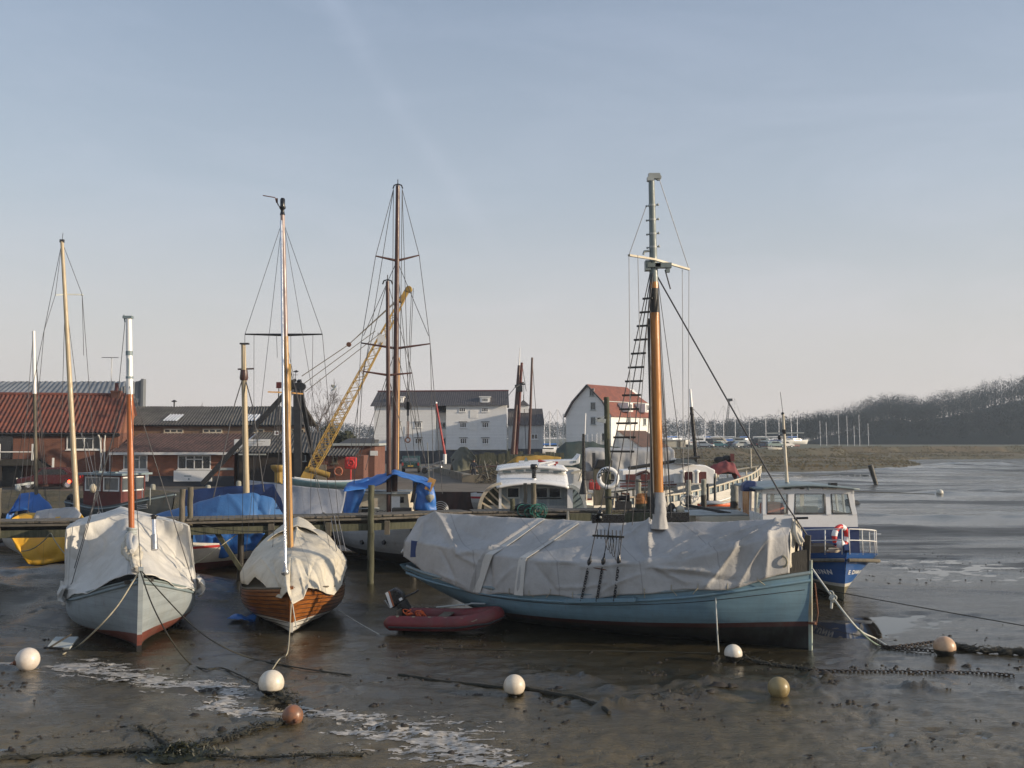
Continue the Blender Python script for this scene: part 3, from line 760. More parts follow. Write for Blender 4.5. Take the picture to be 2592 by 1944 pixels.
 for px in (436, 532, 636, 735):
  X = XZ(px, 0, d)[0]; window(h, (X, d - .003, XZ(0, 1096, d)[1]), U, ZU, FRONT, 1.5, .32, 3, g['cream'], g['darkglass'], None, .08)
 # --- lower front range with brown pantiles
 d = 71.0; x0, x1 = XZ(306, 0, d)[0], XZ(611, 0, d)[0]
 ez = XZ(0, 1144, d)[1]; rz = XZ(0, 1097, 76.4)[1]
 h = thing('lean_to_range', ((x0+x1)/2, d, 1.6), 'low orange brick range with brown pantile roof and white windows', 'building')
 m = MB(); m.b2(x0, x1, d, 76.9, 1.6, ez - .05); m.prism([(x1 - .2, d, ez - .05), (x1 - .2, 76.9, ez - .05), (x1 - .2, 76.9, rz - .1)], (.2, 0, 0)); m.build('wall', g['brick_or'], h)
 m = MB(); corr_sheet(m, (x0, d - .35, ez - .05), (x1 + .1, d - .35, ez - .05), (x0, 76.8, rz), (x1 + .1, 76.8, rz), .27, .045, row_step=.3); m.build('roof', g['darktile'], h)
 m = MB(); m.b2(x0, x1 + .1, d - .46, d - .36, ez - .2, ez - .02); m.b2(x1 + .12, x1 + .2, d - .4, 76.8, ez - .1, ez - .05); m.build('gutter', g['white'], h)
 m = MB(); m.bar((x1 + .16, d - .35, ez), (x1 + .16, 76.8, rz + .03), .1, .14); m.build('verge', g['white'], h)
 m = MB(); m.b2(x0, x1, d - .05, d - .003, 1.6, XZ(0, 1205, d)[1]); m.build('plinth', g['tar'], h)
 for px, pw, tr in ((338, 60, (1,)), (472, 83, (1, 2))):
  X = XZ(px, 0, d)[0]; w_ = pw / F * d; zb = XZ(0, 1188, d)[1]
  window(h, (X, d - .003, zb), U, ZU, FRONT, w_, 1.0, 3 if pw < 70 else 4, g['white'], g['paleglass'] if pw < 70 else g['darkglass'], tr)
  m = MB(); m.b2(X - .25, X + w_ + .12, d - .14, d - .06, zb - .85, zb - .09); m.build('board_panel', g['whiteg'], h)
 m = MB(); X = XZ(500, 0, d)[0]; zz = XZ(0, 1206, d)[1]
 m.b2(X - .3, X + .2, d - .145, d - .141, zz, zz + .07); m.b2(X - .02, X + .08, d - .145, d - .141, zz - .25, zz - .12); m.build('notice', g['bluegrey'], h)
 X = XZ(575, 0, d)[0]; m = MB(); m.b2(X, X + 1.0, d - .08, d - .003, XZ(0, 1190, d)[1], XZ(0, 1184, d)[1]); m.build('air_vent', g['palegrey'], h)
 # --- boat shed with big dark doors
 d = 70.5; x0, x1 = XZ(616, 0, d)[0], XZ(850, 0, 74)[0]
 ez = XZ(0, 1144, d)[1]; rz = XZ(0, 1093, 76.6)[1]
 h = thing('boat_shed', ((x0+x1)/2, d, 1.6), 'dark timber boat shed with corrugated roof behind the black sheerlegs', 'shed')
 m = MB(); m.b2(x0, x1, d + .3, 76.8, 1.6, ez - .05); m.build('wall', g['shedwood'], h)
 m = MB(); corr_sheet(m, (x0, d - .1, ez - .05), (x1 + .6, d - .1, ez - .05), (x0, 76.7, rz), (x1 - .6, 76.7, rz), .26, .05, 3, per=8); m.build('roof', g['corr'], h)
 m = MB(); m.b2(x0 + .2, XZ(690, 0, d)[0], d - .2, d - .12, ez - .22, ez - .12); m.build('door_track', g['palegrey'], h)
 for k in range(3): m = MB(); X = x0 + .15 + k * 1.55; m.b2(X, X + 1.5, d + .2, d + .296, 1.62, ez - .15); m.build('shed_door', g['shedwood'], h)
 X = XZ(768, 0, d)[0]; window(h, (X, d + .297, XZ(0, 1167, d)[1]), U, ZU, FRONT, .5, .4, 2, g['palegrey'], g['paleglass'], None, .06)
 # white signboard with two lines of lettering
 X0, X1 = XZ(610, 0, 69.6)[0], XZ(699, 0, 69.6)[0]; Z0, Z1 = XZ(0, 1129, 69.6)[1], XZ(0, 1112, 69.6)[1]
 s = thing('yard_sign', ((X0+X1)/2, 69.6, Z0), 'long white signboard with two faint lines of lettering over shed doors', 'sign')
 m = MB(); m.b2(X0, X1, 69.55, 69.62, Z0, Z1); m.build('board', g['whiteg'], s, bev=.02)
 m = MB(); rg = random.Random(3)
 for row, (a, b_) in enumerate(((.55, 2.15), (.7, 2.0))):
  x = X0 + a
  while x < X0 + b_:
   w_ = rg.uniform(.03, .06); m.b2(x, x + w_, 69.545, 69.549, Z0 + .12 + .16 * (1 - row), Z0 + .18 + .16 * (1 - row)); x += w_ + .025
 m.build('lettering', pm('faded_lettering', (.42, .40, .36), (.5, .48, .44), .7), s)
 m = MB(); m.tube([(X0 + .3, 69.65, Z0 - .3), (X0 + .3, 69.65, Z1 - .05)], .03); m.tube([(X1 - .3, 69.65, Z0 - .3), (X1 - .3, 69.65, Z1 - .05)], .03); m.build('bracket', g['black'], s)
 X, Z = XZ(701, 1096, 71.5)
 s = thing('notice_board', (X, 71.5, Z - .3), 'small square white notice with a dark emblem above the signboard', 'sign')
 m = MB(); m.box((X, 71.5, Z), (.36, .05, .3)); m.build('board', g['whiteg'], s)
 m = MB(); m.lathe((X, 71.47, Z), [(.09, 0), (.09, .004)], 12, (0, -1, 0)); m.box((X, 71.467, Z - .07), (.14, .006, .03)); m.build('emblem', g['maroon'], s)
 m = MB(); m.tube([(X, 71.55, Z - 1.2), (X, 71.55, Z + .1)], .03); m.build('post', g['black'], s)
 # --- brick store with narrow corrugated roof
 d = 69.0; x0, x1 = XZ(812, 0, d)[0], XZ(930, 0, d)[0]
 ez = XZ(0, 1151, d)[1]
 h = thing('brick_store', ((x0+x1)/2, d, 1.6), 'low brick store with a strip of corrugated roof behind the red lifebuoy locker', 'shed')
 m = MB(); m.b2(x0, x1, d, d + 2.2, 1.6, ez - .05); m.build('wall', g['brick'], h)
 m = MB(); corr_sheet(m, (x0 - .1, d - .3, ez - .08), (x1 - .5, d - .3, ez - .08), (x0 - .1, d + 2.2, ez + .42), (x1 - .5, d + 2.2, ez + .42), .24, .05, 2, per=8); m.build('roof', g['corr'], h)
 m = MB(); m.b2(x0 + .02, x0 + .75, d - .1, d - .003, 1.6, 3.2); m.build('door', g['concwall'], h)
 X = XZ(852, 0, d)[0]; window(h, (X, d - .003, XZ(0, 1173, d)[1]), U, ZU, FRONT, .38, .46, 1, g['oldwood'], g['darkglass'], None, .06)
 # --- flat roofed brick block
 d = 73.0; x0, x1 = XZ(858, 0, d)[0], XZ(957, 0, d)[0]
 tz = XZ(0, 1128, d)[1]
 h = thing('flat_roofed_block', ((x0+x1)/2, d, 1.6), 'flat roofed brick block with pale fascia beside the white granary', 'building')
 m = MB(); m.b2(x0, x1, d, d + 6, 1.6, tz); m.build('wall', g['brick'], h)
 m = MB(); m.b2(x0 - .1, x1 + .35, d - .3, d + 6.2, tz, tz + .16); m.build('fascia', g['palegrey'], h)
 zz = XZ(0, 1109, d + 3)[1]
 m = MB(); m.prism([(x0 + .2, d + .4, tz + .16), (x1 - .1, d + .4, tz + .16), (x1 - .5, d + 3.5, zz), (x0 + .5, d + 3.5, zz)], (0, .05, -.02)); m.b2(x0 + .5, x1 - .5, d + 3.6, d + 6, tz + .17, zz - .1); m.build('roof', g['felt'], h)
 X, Z = XZ(946, 1148, d)
 m = MB(); m.b2(X - .25, X + .3, d - .06, d - .003, Z - .15, Z + .2); m.build('wall_notice', g['whiteg'], h)
 setup_mills()
def plain_wall(par, name, mat, x0, x1, y0, y1, z0, z1): return MB().b2(x0, x1, y0, y1, z0, z1).build(name, mat, par)
def setup_mills():
 g = M_
 # --- white weatherboarded granary
 d = 136.0; k = d / F
 X = lambda px: XZ(px, 0, d)[0]
 Z = lambda py: XZ(0, py, d)[1]
 x0, x1 = X(955), X(1283); gz = 1.6
 h = thing('granary', ((x0+x1)/2, d, gz), 'long white weatherboarded granary with slate roof and dark base', 'building')
 ra, rb = X(1107), X(1133)
 m = MB(); m.b2(x0, ra, d, d + 9, Z(1141), Z(1028)); m.b2(rb, x1, d, d + 9, Z(1138), Z(1026)); m.b2(ra, rb, d + 1.4, d + 8.9, Z(1140), Z(1040))
 m.prism([(x0, d, Z(1028)), (x0, d + 9, Z(1028)), (x0, d + 4.5, Z(996) + .2)], (.2, 0, 0)); m.prism([(x1 - .2, d, Z(1026)), (x1 - .2, d + 9, Z(1026)), (x1 - .2, d + 4.5, Z(996) + .2)], (.2, 0, 0))
 m.build('wall', g['clap'], h)
 m = MB(); m.b2(x0 + .03, x1 - .03, d + .05, d + 8.9, gz, Z(1141) - .004); m.b2(x0 - .3, x1 + .1, d - .12, d + .04, gz, Z(1141)); m.build('plinth', g['tar'], h)
 e, r = Z(1027), Z(992) + .35
 m = MB(); corr_sheet(m, (x0 - .5, d - .5, e - .1), (x1 + .3, d - .5, e + .05), (x0 - .1, d + 4.5, r - .1), (x1 + .2, d + 4.5, r), .3, .025, 3, per=4); corr_sheet(m, (x1 + .3, d + 9.5, e), (x0 - .5, d + 9.5, e - .1), (x1 + .2, d + 4.5, r), (x0 - .1, d + 4.5, r - .1), .3, .025, 3, per=4)
 rf = m.build('roof', g['slate'], h)
 m = MB(); m.tube([(x0 - .15, d + 4.5, r - .05), (x1 + .25, d + 4.5, r + .05)], .12, 6); m.build('ridge_tiles', g['maroon'], rf)
 m = MB(); corr_sheet(m, (ra - .1, d + .5, Z(1041)), (rb + .1, d + .5, Z(1041)), (ra - .1, d + 2.0, Z(1027)), (rb + .1, d + 2.0, Z(1027)), .3, .02, 2); m.b2(ra - .1, rb + .1, d + .4, d + .5, Z(1044), Z(1041)); m.build('recess_roof', g['slate'], h)
 for px in (1013, 1229):
  a = X(px - 13); m = MB(); m.b2(a, a + 26 * k, d + .6, d + 3.2, Z(1020), Z(1005)); dm = m.build('dormer', g['clap'], rf)
  m = MB(); m.b2(a - .12, a + 26 * k + .12, d + .45, d + 3.3, Z(1005), Z(1005) + .12); m.build('dormer_roof', g['whiteg'], rf)
  window(rf, (a + .28, d + .598, Z(1017)), U, ZU, FRONT, .85, .5, 3, g['whiteg'], g['darkglass'], None, .07, 'dormer_window')
 rows = ((1041, .48, ((1013, 3), (1173, 3), (1229, 3))), (1081, .62, ((1012, 3), (1064, 3), (1175, 3), (1230, 3), (1117, 1), (1126, 1))), (1122, .66, ((1012, 3), (1065, 3), (1176, 3), (1230, 3), (1126, 1))))
 for py, hh, cols in rows:
  for px, nc in cols:
   rec = ra < X(px) < rb
   w_ = .9 if nc == 3 else .42
   yy = d + 1.398 if rec else d - .002
   f = window(h, (X(px) - w_ / 2, yy, Z(py) - .1), U, ZU, FRONT, w_, hh + .12, nc, g['whiteg'] if nc == 3 else g['bluegrey'], g['darkglass'], None, .08)
   if nc == 3 and py > 1050:
    MB().b2(X(px) - .58, X(px) + .58, yy - .16, yy - .002, Z(py) + hh + .06, Z(py) + hh + .14).build('hood', g['slate'], f)
 for px, py in ((1201, 1047), (1200, 1079), (1200, 1119), (1040, 1088)):
  m = MB(); m.b2(X(px) - .5, X(px) + .5, d - .05, d - .002, Z(py + 11), Z(py - 8)); m.build('loading_door', g['clap2'], h)
 # --- kiln extension with cupola
 d2 = 138.0; X2 = lambda px: XZ(px, 0, d2)[0]; Z2 = lambda py: XZ(0, py, d2)[1]
 a, b = X2(1284) + .12, X2(1373)
 h = thing('granary_wing', ((a+b)/2, d2, gz), 'low white wing with dark roof and louvred cupola joined to granary', 'building')
 m = MB(); m.b2(a, b, d2, d2 + 7, Z2(1136), Z2(1077)); m.build('wall', board_mat('white_vertical_boards', (.6, .6, .59), .5, .3, True), h)
 m = MB(); m.b2(a - .02, b - .1, d2 - .08, d2 + 6.9, gz, Z2(1136) - .004); m.build('plinth', g['tar'], h)
 m = MB(); corr_sheet(m, (a - .05, d2 - .3, Z2(1077)), (b + .2, d2 - .3, Z2(1077)), (a - .05, d2 + 3.5, Z2(1035) + .15), (b, d2 + 3.5, Z2(1035) + .15), .3, .02, 2); corr_sheet(m, (b + .2, d2 + 7.3, Z2(1077)), (a, d2 + 7.3, Z2(1077)), (b, d2 + 3.5, Z2(1035) + .15), (a, d2 + 3.5, Z2(1035) + .15), .3, .02, 2)
 rf = m.build('roof', g['slate'], h)
 cx = X2(1325); cy = d2 + 3
 m = MB(); m.b2(cx - .72, cx + .72, cy - .72, cy + .72, Z2(1044), Z2(1024)); cu = m.build('cupola', g['clap'], rf)
 m = MB(); zt = Z2(1025); m.prism([(cx - .95, cy - .95, zt), (cx + .95, cy - .95, zt), (cx + .95, cy + .95, zt), (cx - .95, cy + .95, zt)], (0, 0, .06)); m.lathe((cx, cy, zt + .06), [(1.15, 0), (.04, .75), (.04, 1.5)], 4, smooth=False); m.build('cupola_roof', g['slate'], rf)
 window(h, (X2(1352) - .5, d2 - .002, Z2(1112)), U, ZU, FRONT, .95, .75, 2, g['whiteg'], g['darkglass'], None, .09)
 # --- tide mill, gambrel gable to the left, sunlit flank to the right
 dm = 126.0
 c0 = V((XZ(1541, 0, dm)[0], dm, 0))                    # near corner
 gl = V((XZ(1430, 0, 130)[0], 130.5, 0))                # far left end of gable
 fr = V((XZ(1651, 0, 135)[0], 135, 0))                  # far right end of flank
 ug = (gl - c0); wg = ug.length; ug.normalize(); uf = fr - c0; lf = uf.length; uf.normalize()
 Zm = lambda py, dd: XZ(0, py, dd)[1]
 h = thing('tide_mill', (c0.x, c0.y, gz), 'tall white tide mill with red gambrel roof and lucam stair', 'mill')
 ez = Zm(1052, dm + 1); kz = Zm(1018, dm + 2); apz = Zm(978, dm + 3.5)
 prof = [(0, gz), (0, ez), (.17 * wg, kz), (.5 * wg, apz), (.83 * wg, kz), (wg, ez), (wg, gz)]
 m = MB(); m.prism([c0 + ug * a_ + V((0, 0, z)) for a_, z in prof], uf * lf); m.build('wall', g['clap2'], h)
 nf = V((uf.y, -uf.x, 0)); ng = V((-ug.y, ug.x, 0))
 if nf.y > 0: nf = -nf
 if ng.y > 0: ng = -ng
 def pt(a_, z, t, out=0): return c0 + ug * a_ + V((0, 0, z)) + uf * t + nf * out
 m = MB()
 for (a0, z0), (a1, z1), w0 in (((-.3, ez - .15), (.17 * wg, kz + .12), 0), ((.17 * wg, kz + .12), (.5 * wg, apz + .2), 0), ((.83 * wg, kz + .12), (.5 * wg, apz + .2), 1), ((wg + .3, ez - .15), (.83 * wg, kz + .12), 1)):
  e0, e1, r0, r1 = pt(a0, z0, -.25), pt(a0, z0, lf + .2), pt(a1, z1, -.25), pt(a1, z1, lf + .2)
  hip = .16 * lf if z1 > kz + 1 else 0
  r1 = r1 - uf * hip
  if w0: corr_sheet(m, e1, e0, r1, r0, .3, .015, 8)
  else: corr_sheet(m, e0, e1, r0, r1, .3, .015, 8)
 m.add([pt(.17 * wg, kz + .12, lf + .2), pt(.83 * wg, kz + .12, lf + .2), pt(.5 * wg, apz + .2, lf + .2 - .16 * lf)], [(0, 1, 2)])
 rf = m.build('roof', g['milltile'], h)
 m = MB(); m.bar(pt(.17 * wg, kz + .1, -.25, .08), pt(.17 * wg, kz + .1, lf, .08), .1, .1); m.build('roof_lip', g['palegrey'], rf)
 m = MB()
 for (a0, z0), (a1, z1) in ((prof[1], prof[2]), (prof[2], prof[3]), (prof[3], prof[4]), (prof[4], prof[5])):
  m.bar(pt(a0, z0 + .12, -.3), pt(a1, z1 + .12, -.3), .12, .16)
 m.build('bargeboard', g['slate'], rf)
 for t in (3.3, 7.6):
  o = pt(.03 * wg, Zm(1040, dm + 1.5), t); M2 = Matrix((uf, -nf, V((0, 0, 1)))).transposed()
  m = MB(); m.box(o + uf * .55 + V((0, 0, .5)), (1.15, 1.6, 1.15), M2); m.build('dormer', g['clap2'], rf)
  window(rf, o + nf * .802 + uf * .22 + V((0, 0, .15)), uf, ZU, nf, .66, .8, 2, g['whiteg'], g['darkglass'], None, .08, 'dormer_window')
 for t, py in ((4.0, 1073), (8.0, 1075), (2.4, 1115), (9.0, 1118)):
  window(h, pt(0, Zm(py, dm + .6), t, .002), uf, ZU, nf, .75, .95, 2, g['palegrey'], g['darkglass'], None, .08)
 for a_, py, w_ in ((.46 * wg, 1003, .7), (.44 * wg, 1038, .75), (.44 * wg, 1075, .75), (.2 * wg, 1116, .8)):
  window(h, pt(a_, Zm(py, dm + 2), 0) + ng * .002, -ug, ZU, ng, w_, 1.0, 2, g['palegrey'], g['darkglass'], None, .08)
 # porch
 m = MB(); pz = Zm(1132, 122); tz = Zm(1089, 123.5); a0 = pt(0, 0, 1.5)
 q0 = a0; q1 = a0 + nf * 3.6; L = 7.0
 m.prism([q0 + V((0, 0, gz)), q0 + V((0, 0, tz - .1)), q1 + V((0, 0, pz - .15)), q1 + V((0, 0, gz))], uf * L * .98); m.build('porch', g['clap2'], h)
 m = MB(); corr_sheet(m, q1 - uf * .15 + nf * .25 + V((0, 0, pz - .2)), q1 + uf * (L + .1) + nf * .25 + V((0, 0, pz - .2)), q0 - uf * .15 + nf * .01 + V((0, 0, tz)), q0 + uf * (L + .1) + nf * .01 + V((0, 0, tz)), .3, .02, 2); m.build('porch_roof', g['browntile'], h)
 m = MB()
 for t in (3.6, 4.2, 4.8, 5.4, 6.0, 6.5): m.box(q1 + uf * t + nf * .02 + V((0, 0, pz - 1.0)), (.1, .04, 1.3), Matrix((uf, nf, V((0, 0, 1)))).transposed())
 m.build('porch_slats', g['bluegrey'], h)
 # outside stair
 m = MB(); s0 = pt(.95 * wg, 0, 0) + ng * 1.0; s1 = pt(.42 * wg, 0, 0) + ng * 1.0
 zt, zl = Zm(1098, 128), Zm(1112, 128)
 for rr in (0, .9):
  for q in (0, .35, .7): m.bar(s1 + ng * rr + V((0, 0, zt - q)), s1 + ng * rr - ug * 2.2 + V((0, 0, zt - q)), .06, .08)
  m.bar(s1 + ng * rr + V((0, 0, zt)), s0 + ng * rr + ug * 1.6 + V((0, 0, gz + .9)), .07, .1); m.bar(s1 + ng * rr + V((0, 0, zt - .9)), s0 + ng * rr + ug * 1.6 + V((0, 0, gz)), .07, .2)
  for q in range(6): p = (s1.lerp(s0 + ug * 1.6, q / 5)) + ng * rr; z = zt + (gz + .9 - zt) * q / 5; m.bar(p + V((0, 0, z)), p + V((0, 0, max(gz, z - 1.6))), .07, .07)
  for q in range(4): p = s1 - ug * (.7 * q) + ng * rr; m.bar(p + V((0, 0, zt)), p + V((0, 0, gz)), .08, .08)
 m.build('stair', g['whiteg'], h)
 # gable hoist frame at far left
 m = MB(); p = pt(1.02 * wg, 0, 0) + ng * .4
 m.bar(p + V((0, 0, gz)), p + V((0, 0, Zm(1047, 130))), .12, .12); m.bar(p + ug * .9 + V((0, 0, gz)), p + ug * .9 + V((0, 0, Zm(1068, 130))), .12, .12)
 for q in range(4): m.bar(p + V((0, 0, Zm(1085 + 8 * q, 130))), p + ug * .9 + V((0, 0, Zm(1085 + 8 * q, 130))), .07, .09)
 m.build('hoist_frame', g['white'], h)
# ---------- woods, trees, marina
RIDGE = [(1500, 1085), (1690, 1078), (1780, 1074), (1900, 1073), (1990, 1070), (2040, 1062), (2085, 1047), (2140, 1036), (2180, 1022), (2230, 1004), (2270, 1002), (2310, 1010), (2335, 1012), (2370, 1001), (2430, 993), (2470, 985), (2510, 970), (2592, 955), (2800, 945), (3300, 930)]
def ridge_px(px):
 for i in range(len(RIDGE) - 1):
  a, b = RIDGE[i], RIDGE[i+1]
  if a[0] <= px <= b[0]: return a[1] + (b[1] - a[1]) * (px - a[0]) / (b[0] - a[0])
 return RIDGE[0][1] if px < RIDGE[0][0] else RIDGE[-1][1]
def ridge_z(x):   # crest height of the tree tops where the hill stands, 480 m off
 px = 1296 + x / 480.0 * F
 return CAMZ + (HZ - ridge_px(px)) / F * 480.0
def hill_z(x, y): return 2.95 + max(0, (ridge_z(x * 480 / max(y, 330)) - 11 - 2.95)) * sstep(335, 480, y)
def setup_woods():
 g = M_
 def hl(u, v):
  x = 40 + 460 * u; y = 330 + 230 * v
  return V((x, y, hill_z(x, y) - .1))
 tag(MB().grid(hl, 100, 40).build('hill', g['wood_far']), kind='structure')
 rg = random.Random(21)
 m = MB(); vs = []; fs = []
 def crown(x, y, z, h, w, n, s, tri=1.0):
  for k in range(n):
   a = rg.uniform(0, 2 * math.pi); q = rg.random() ** .72; e = rg.uniform(-1, 1)
   px = x + w * q * math.cos(a) * math.sqrt(1 - e * e * .8); py = y + w * q * math.sin(a) * math.sqrt(1 - e * e * .8)
   pz = z + h * (.58 + .42 * e * (.6 + .4 * rg.random()))
   b = len(vs); L = s * rg.uniform(.5, 1.3)
   d = V((rg.gauss(0, 1), rg.gauss(0, .6), rg.gauss(.5, 1))).normalized() * L
   o = V((rg.gauss(0, 1), rg.gauss(0, .5), rg.gauss(0, .6))).normalized() * L * tri
   c = V((px, py, pz)); vs.extend([tuple(c - d * .5), tuple(c + d * .5), tuple(c + o * .5)]); fs.append((b, b + 1, b + 2))
 for k in range(1500):
  y = 345 + 150 * rg.random() ** .8; x = rg.uniform(95, 480) if k % 4 else rg.uniform(95, 270)
  h = rg.uniform(7.5, 12.5); crown(x, y, hill_z(x, y), h, rg.uniform(2.6, 4.4), 165, .72, .75)
 for k in range(210):
  x = rg.uniform(110, 300); y = rg.uniform(470, 492); h = rg.uniform(11, 14.5)
  crown(x, y, hill_z(x, y), h, rg.uniform(3, 5), 300, .8, .3)
  b = len(vs); vs += [(x - .25, y, hill_z(x, y)), (x + .25, y, hill_z(x, y)), (x, y, hill_z(x, y) + h * .8)]; fs.append((b, b+1, b+2))
 m.add(vs, fs); tag(m.build('hillside_wood', g['wood_far']), kind='stuff')
 m = MB(); vs.clear(); fs.clear()
 for k in range(640):
  x = rg.uniform(-190, 200); y = rg.uniform(560, 640); h = 8.5 + 4.5 * (.5 + .7 * fbm(x * .03, 3)) + rg.uniform(-1.5, 2.2)
  if x > 60: h += 2
  crown(x, y, 2.9, h, rg.uniform(3, 5.5), 120, 1.05, .75)
 m.add(vs, fs); tag(m.build('far_tree_line', g['wood_far']), kind='stuff')
def bare_tree(name, base, H, W, label, seed, lean=0, group=None, depth=6, trunk_r=.16):
 g = M_; rg = random.Random(seed)
 t = thing(name, base, label, 'tree', group)
 tr = MB(); tw = MB()
 def grow(p, d, L, r, lv):
  pts = [p]; q = p.copy(); dd = d.copy()
  for k in range(4):
   dd = (dd + V((rg.gauss(0, .13), rg.gauss(0, .13), rg.gauss(.05, .07)))).normalized(); q = q + dd * L / 4; pts.append(q.copy())
  (tr if lv < 2 else tw).tube(pts, [r * (1 - .11 * i) for i in range(5)], 6 if lv < 2 else 3, False)
  if lv >= depth: return
  n = 3 if lv < 2 else rg.choice((2, 3, 3))
  for k in range(n):
   i = rg.choice((2, 3, 4)) if k else 4
   ax = V((rg.gauss(0, 1), rg.gauss(0, 1), rg.gauss(.15, .6))).normalized()
   nd = (dd * 1.0 + ax * W * rg.uniform(.55, .95)).normalized()
   grow(pts[i], nd, L * rg.uniform(.62, .84), max(.012, r * .58), lv + 1)
 grow(V(base), V((lean, 0, 1)).normalized(), H * .30, trunk_r, 0)
 tr.build('trunk', g['bark'], t); tw.build('crown', g['twig'], t)
 return t
def leaf_clump(name, c, rx, rz, n, mat, label, seed):
 rg = random.Random(seed); t = thing(name, (c[0], c[1], c[2] - rz), label, 'tree')
 m = MB(); cs = [(V((rg.uniform(-.7, .7) * rx, rg.uniform(-.7, .7) * rx, rg.uniform(-.5, .6) * rz)), rg.uniform(.25, .5) * rx) for _ in range(9)]
 for k in range(n):
  o, r = rg.choice(cs); d = V((rg.gauss(0, 1), rg.gauss(0, 1), rg.gauss(0, 1))).normalized() * r * rg.random() ** .4
  p = V(c) + o + d; a = V((rg.gauss(0, 1), rg.gauss(0, 1), rg.gauss(0, 1))).normalized() * .16; b = a.orthogonal().normalized() * .09
  m.add([p - a, p + b, p + a, p - b], [(0, 1, 2, 3)])
 m.build('crown', mat, t)
 m = MB()
 for k in range(4): m.tube([V((c[0], c[1], c[2] - rz)), V(c) + cs[k][0]], [.12, .04], 5)
 m.build('trunk', M_['bark'], t)
def setup_trees():
 b = P(490, 1080, 110); bare_tree('bare_tree', (b.x, 110, 1.6), 7.6, .9, 'leafless tree top showing above the long workshop roof', 3, depth=6, trunk_r=.14)
 b = P(795, 1100, 92); bare_tree('bare_tree', (b.x, 92, 1.6), 9.0, .95, 'tall leafless tree behind the black sheerlegs and crane jib', 8, depth=6, trunk_r=.15)
 b = P(858, 1100, 88); leaf_clump('evergreen_bush', (b.x, 88, b.z - .6), 1.6, 1.3, 1500, M_['ivy'], 'dark leafy bush between crane jib and granary', 4)
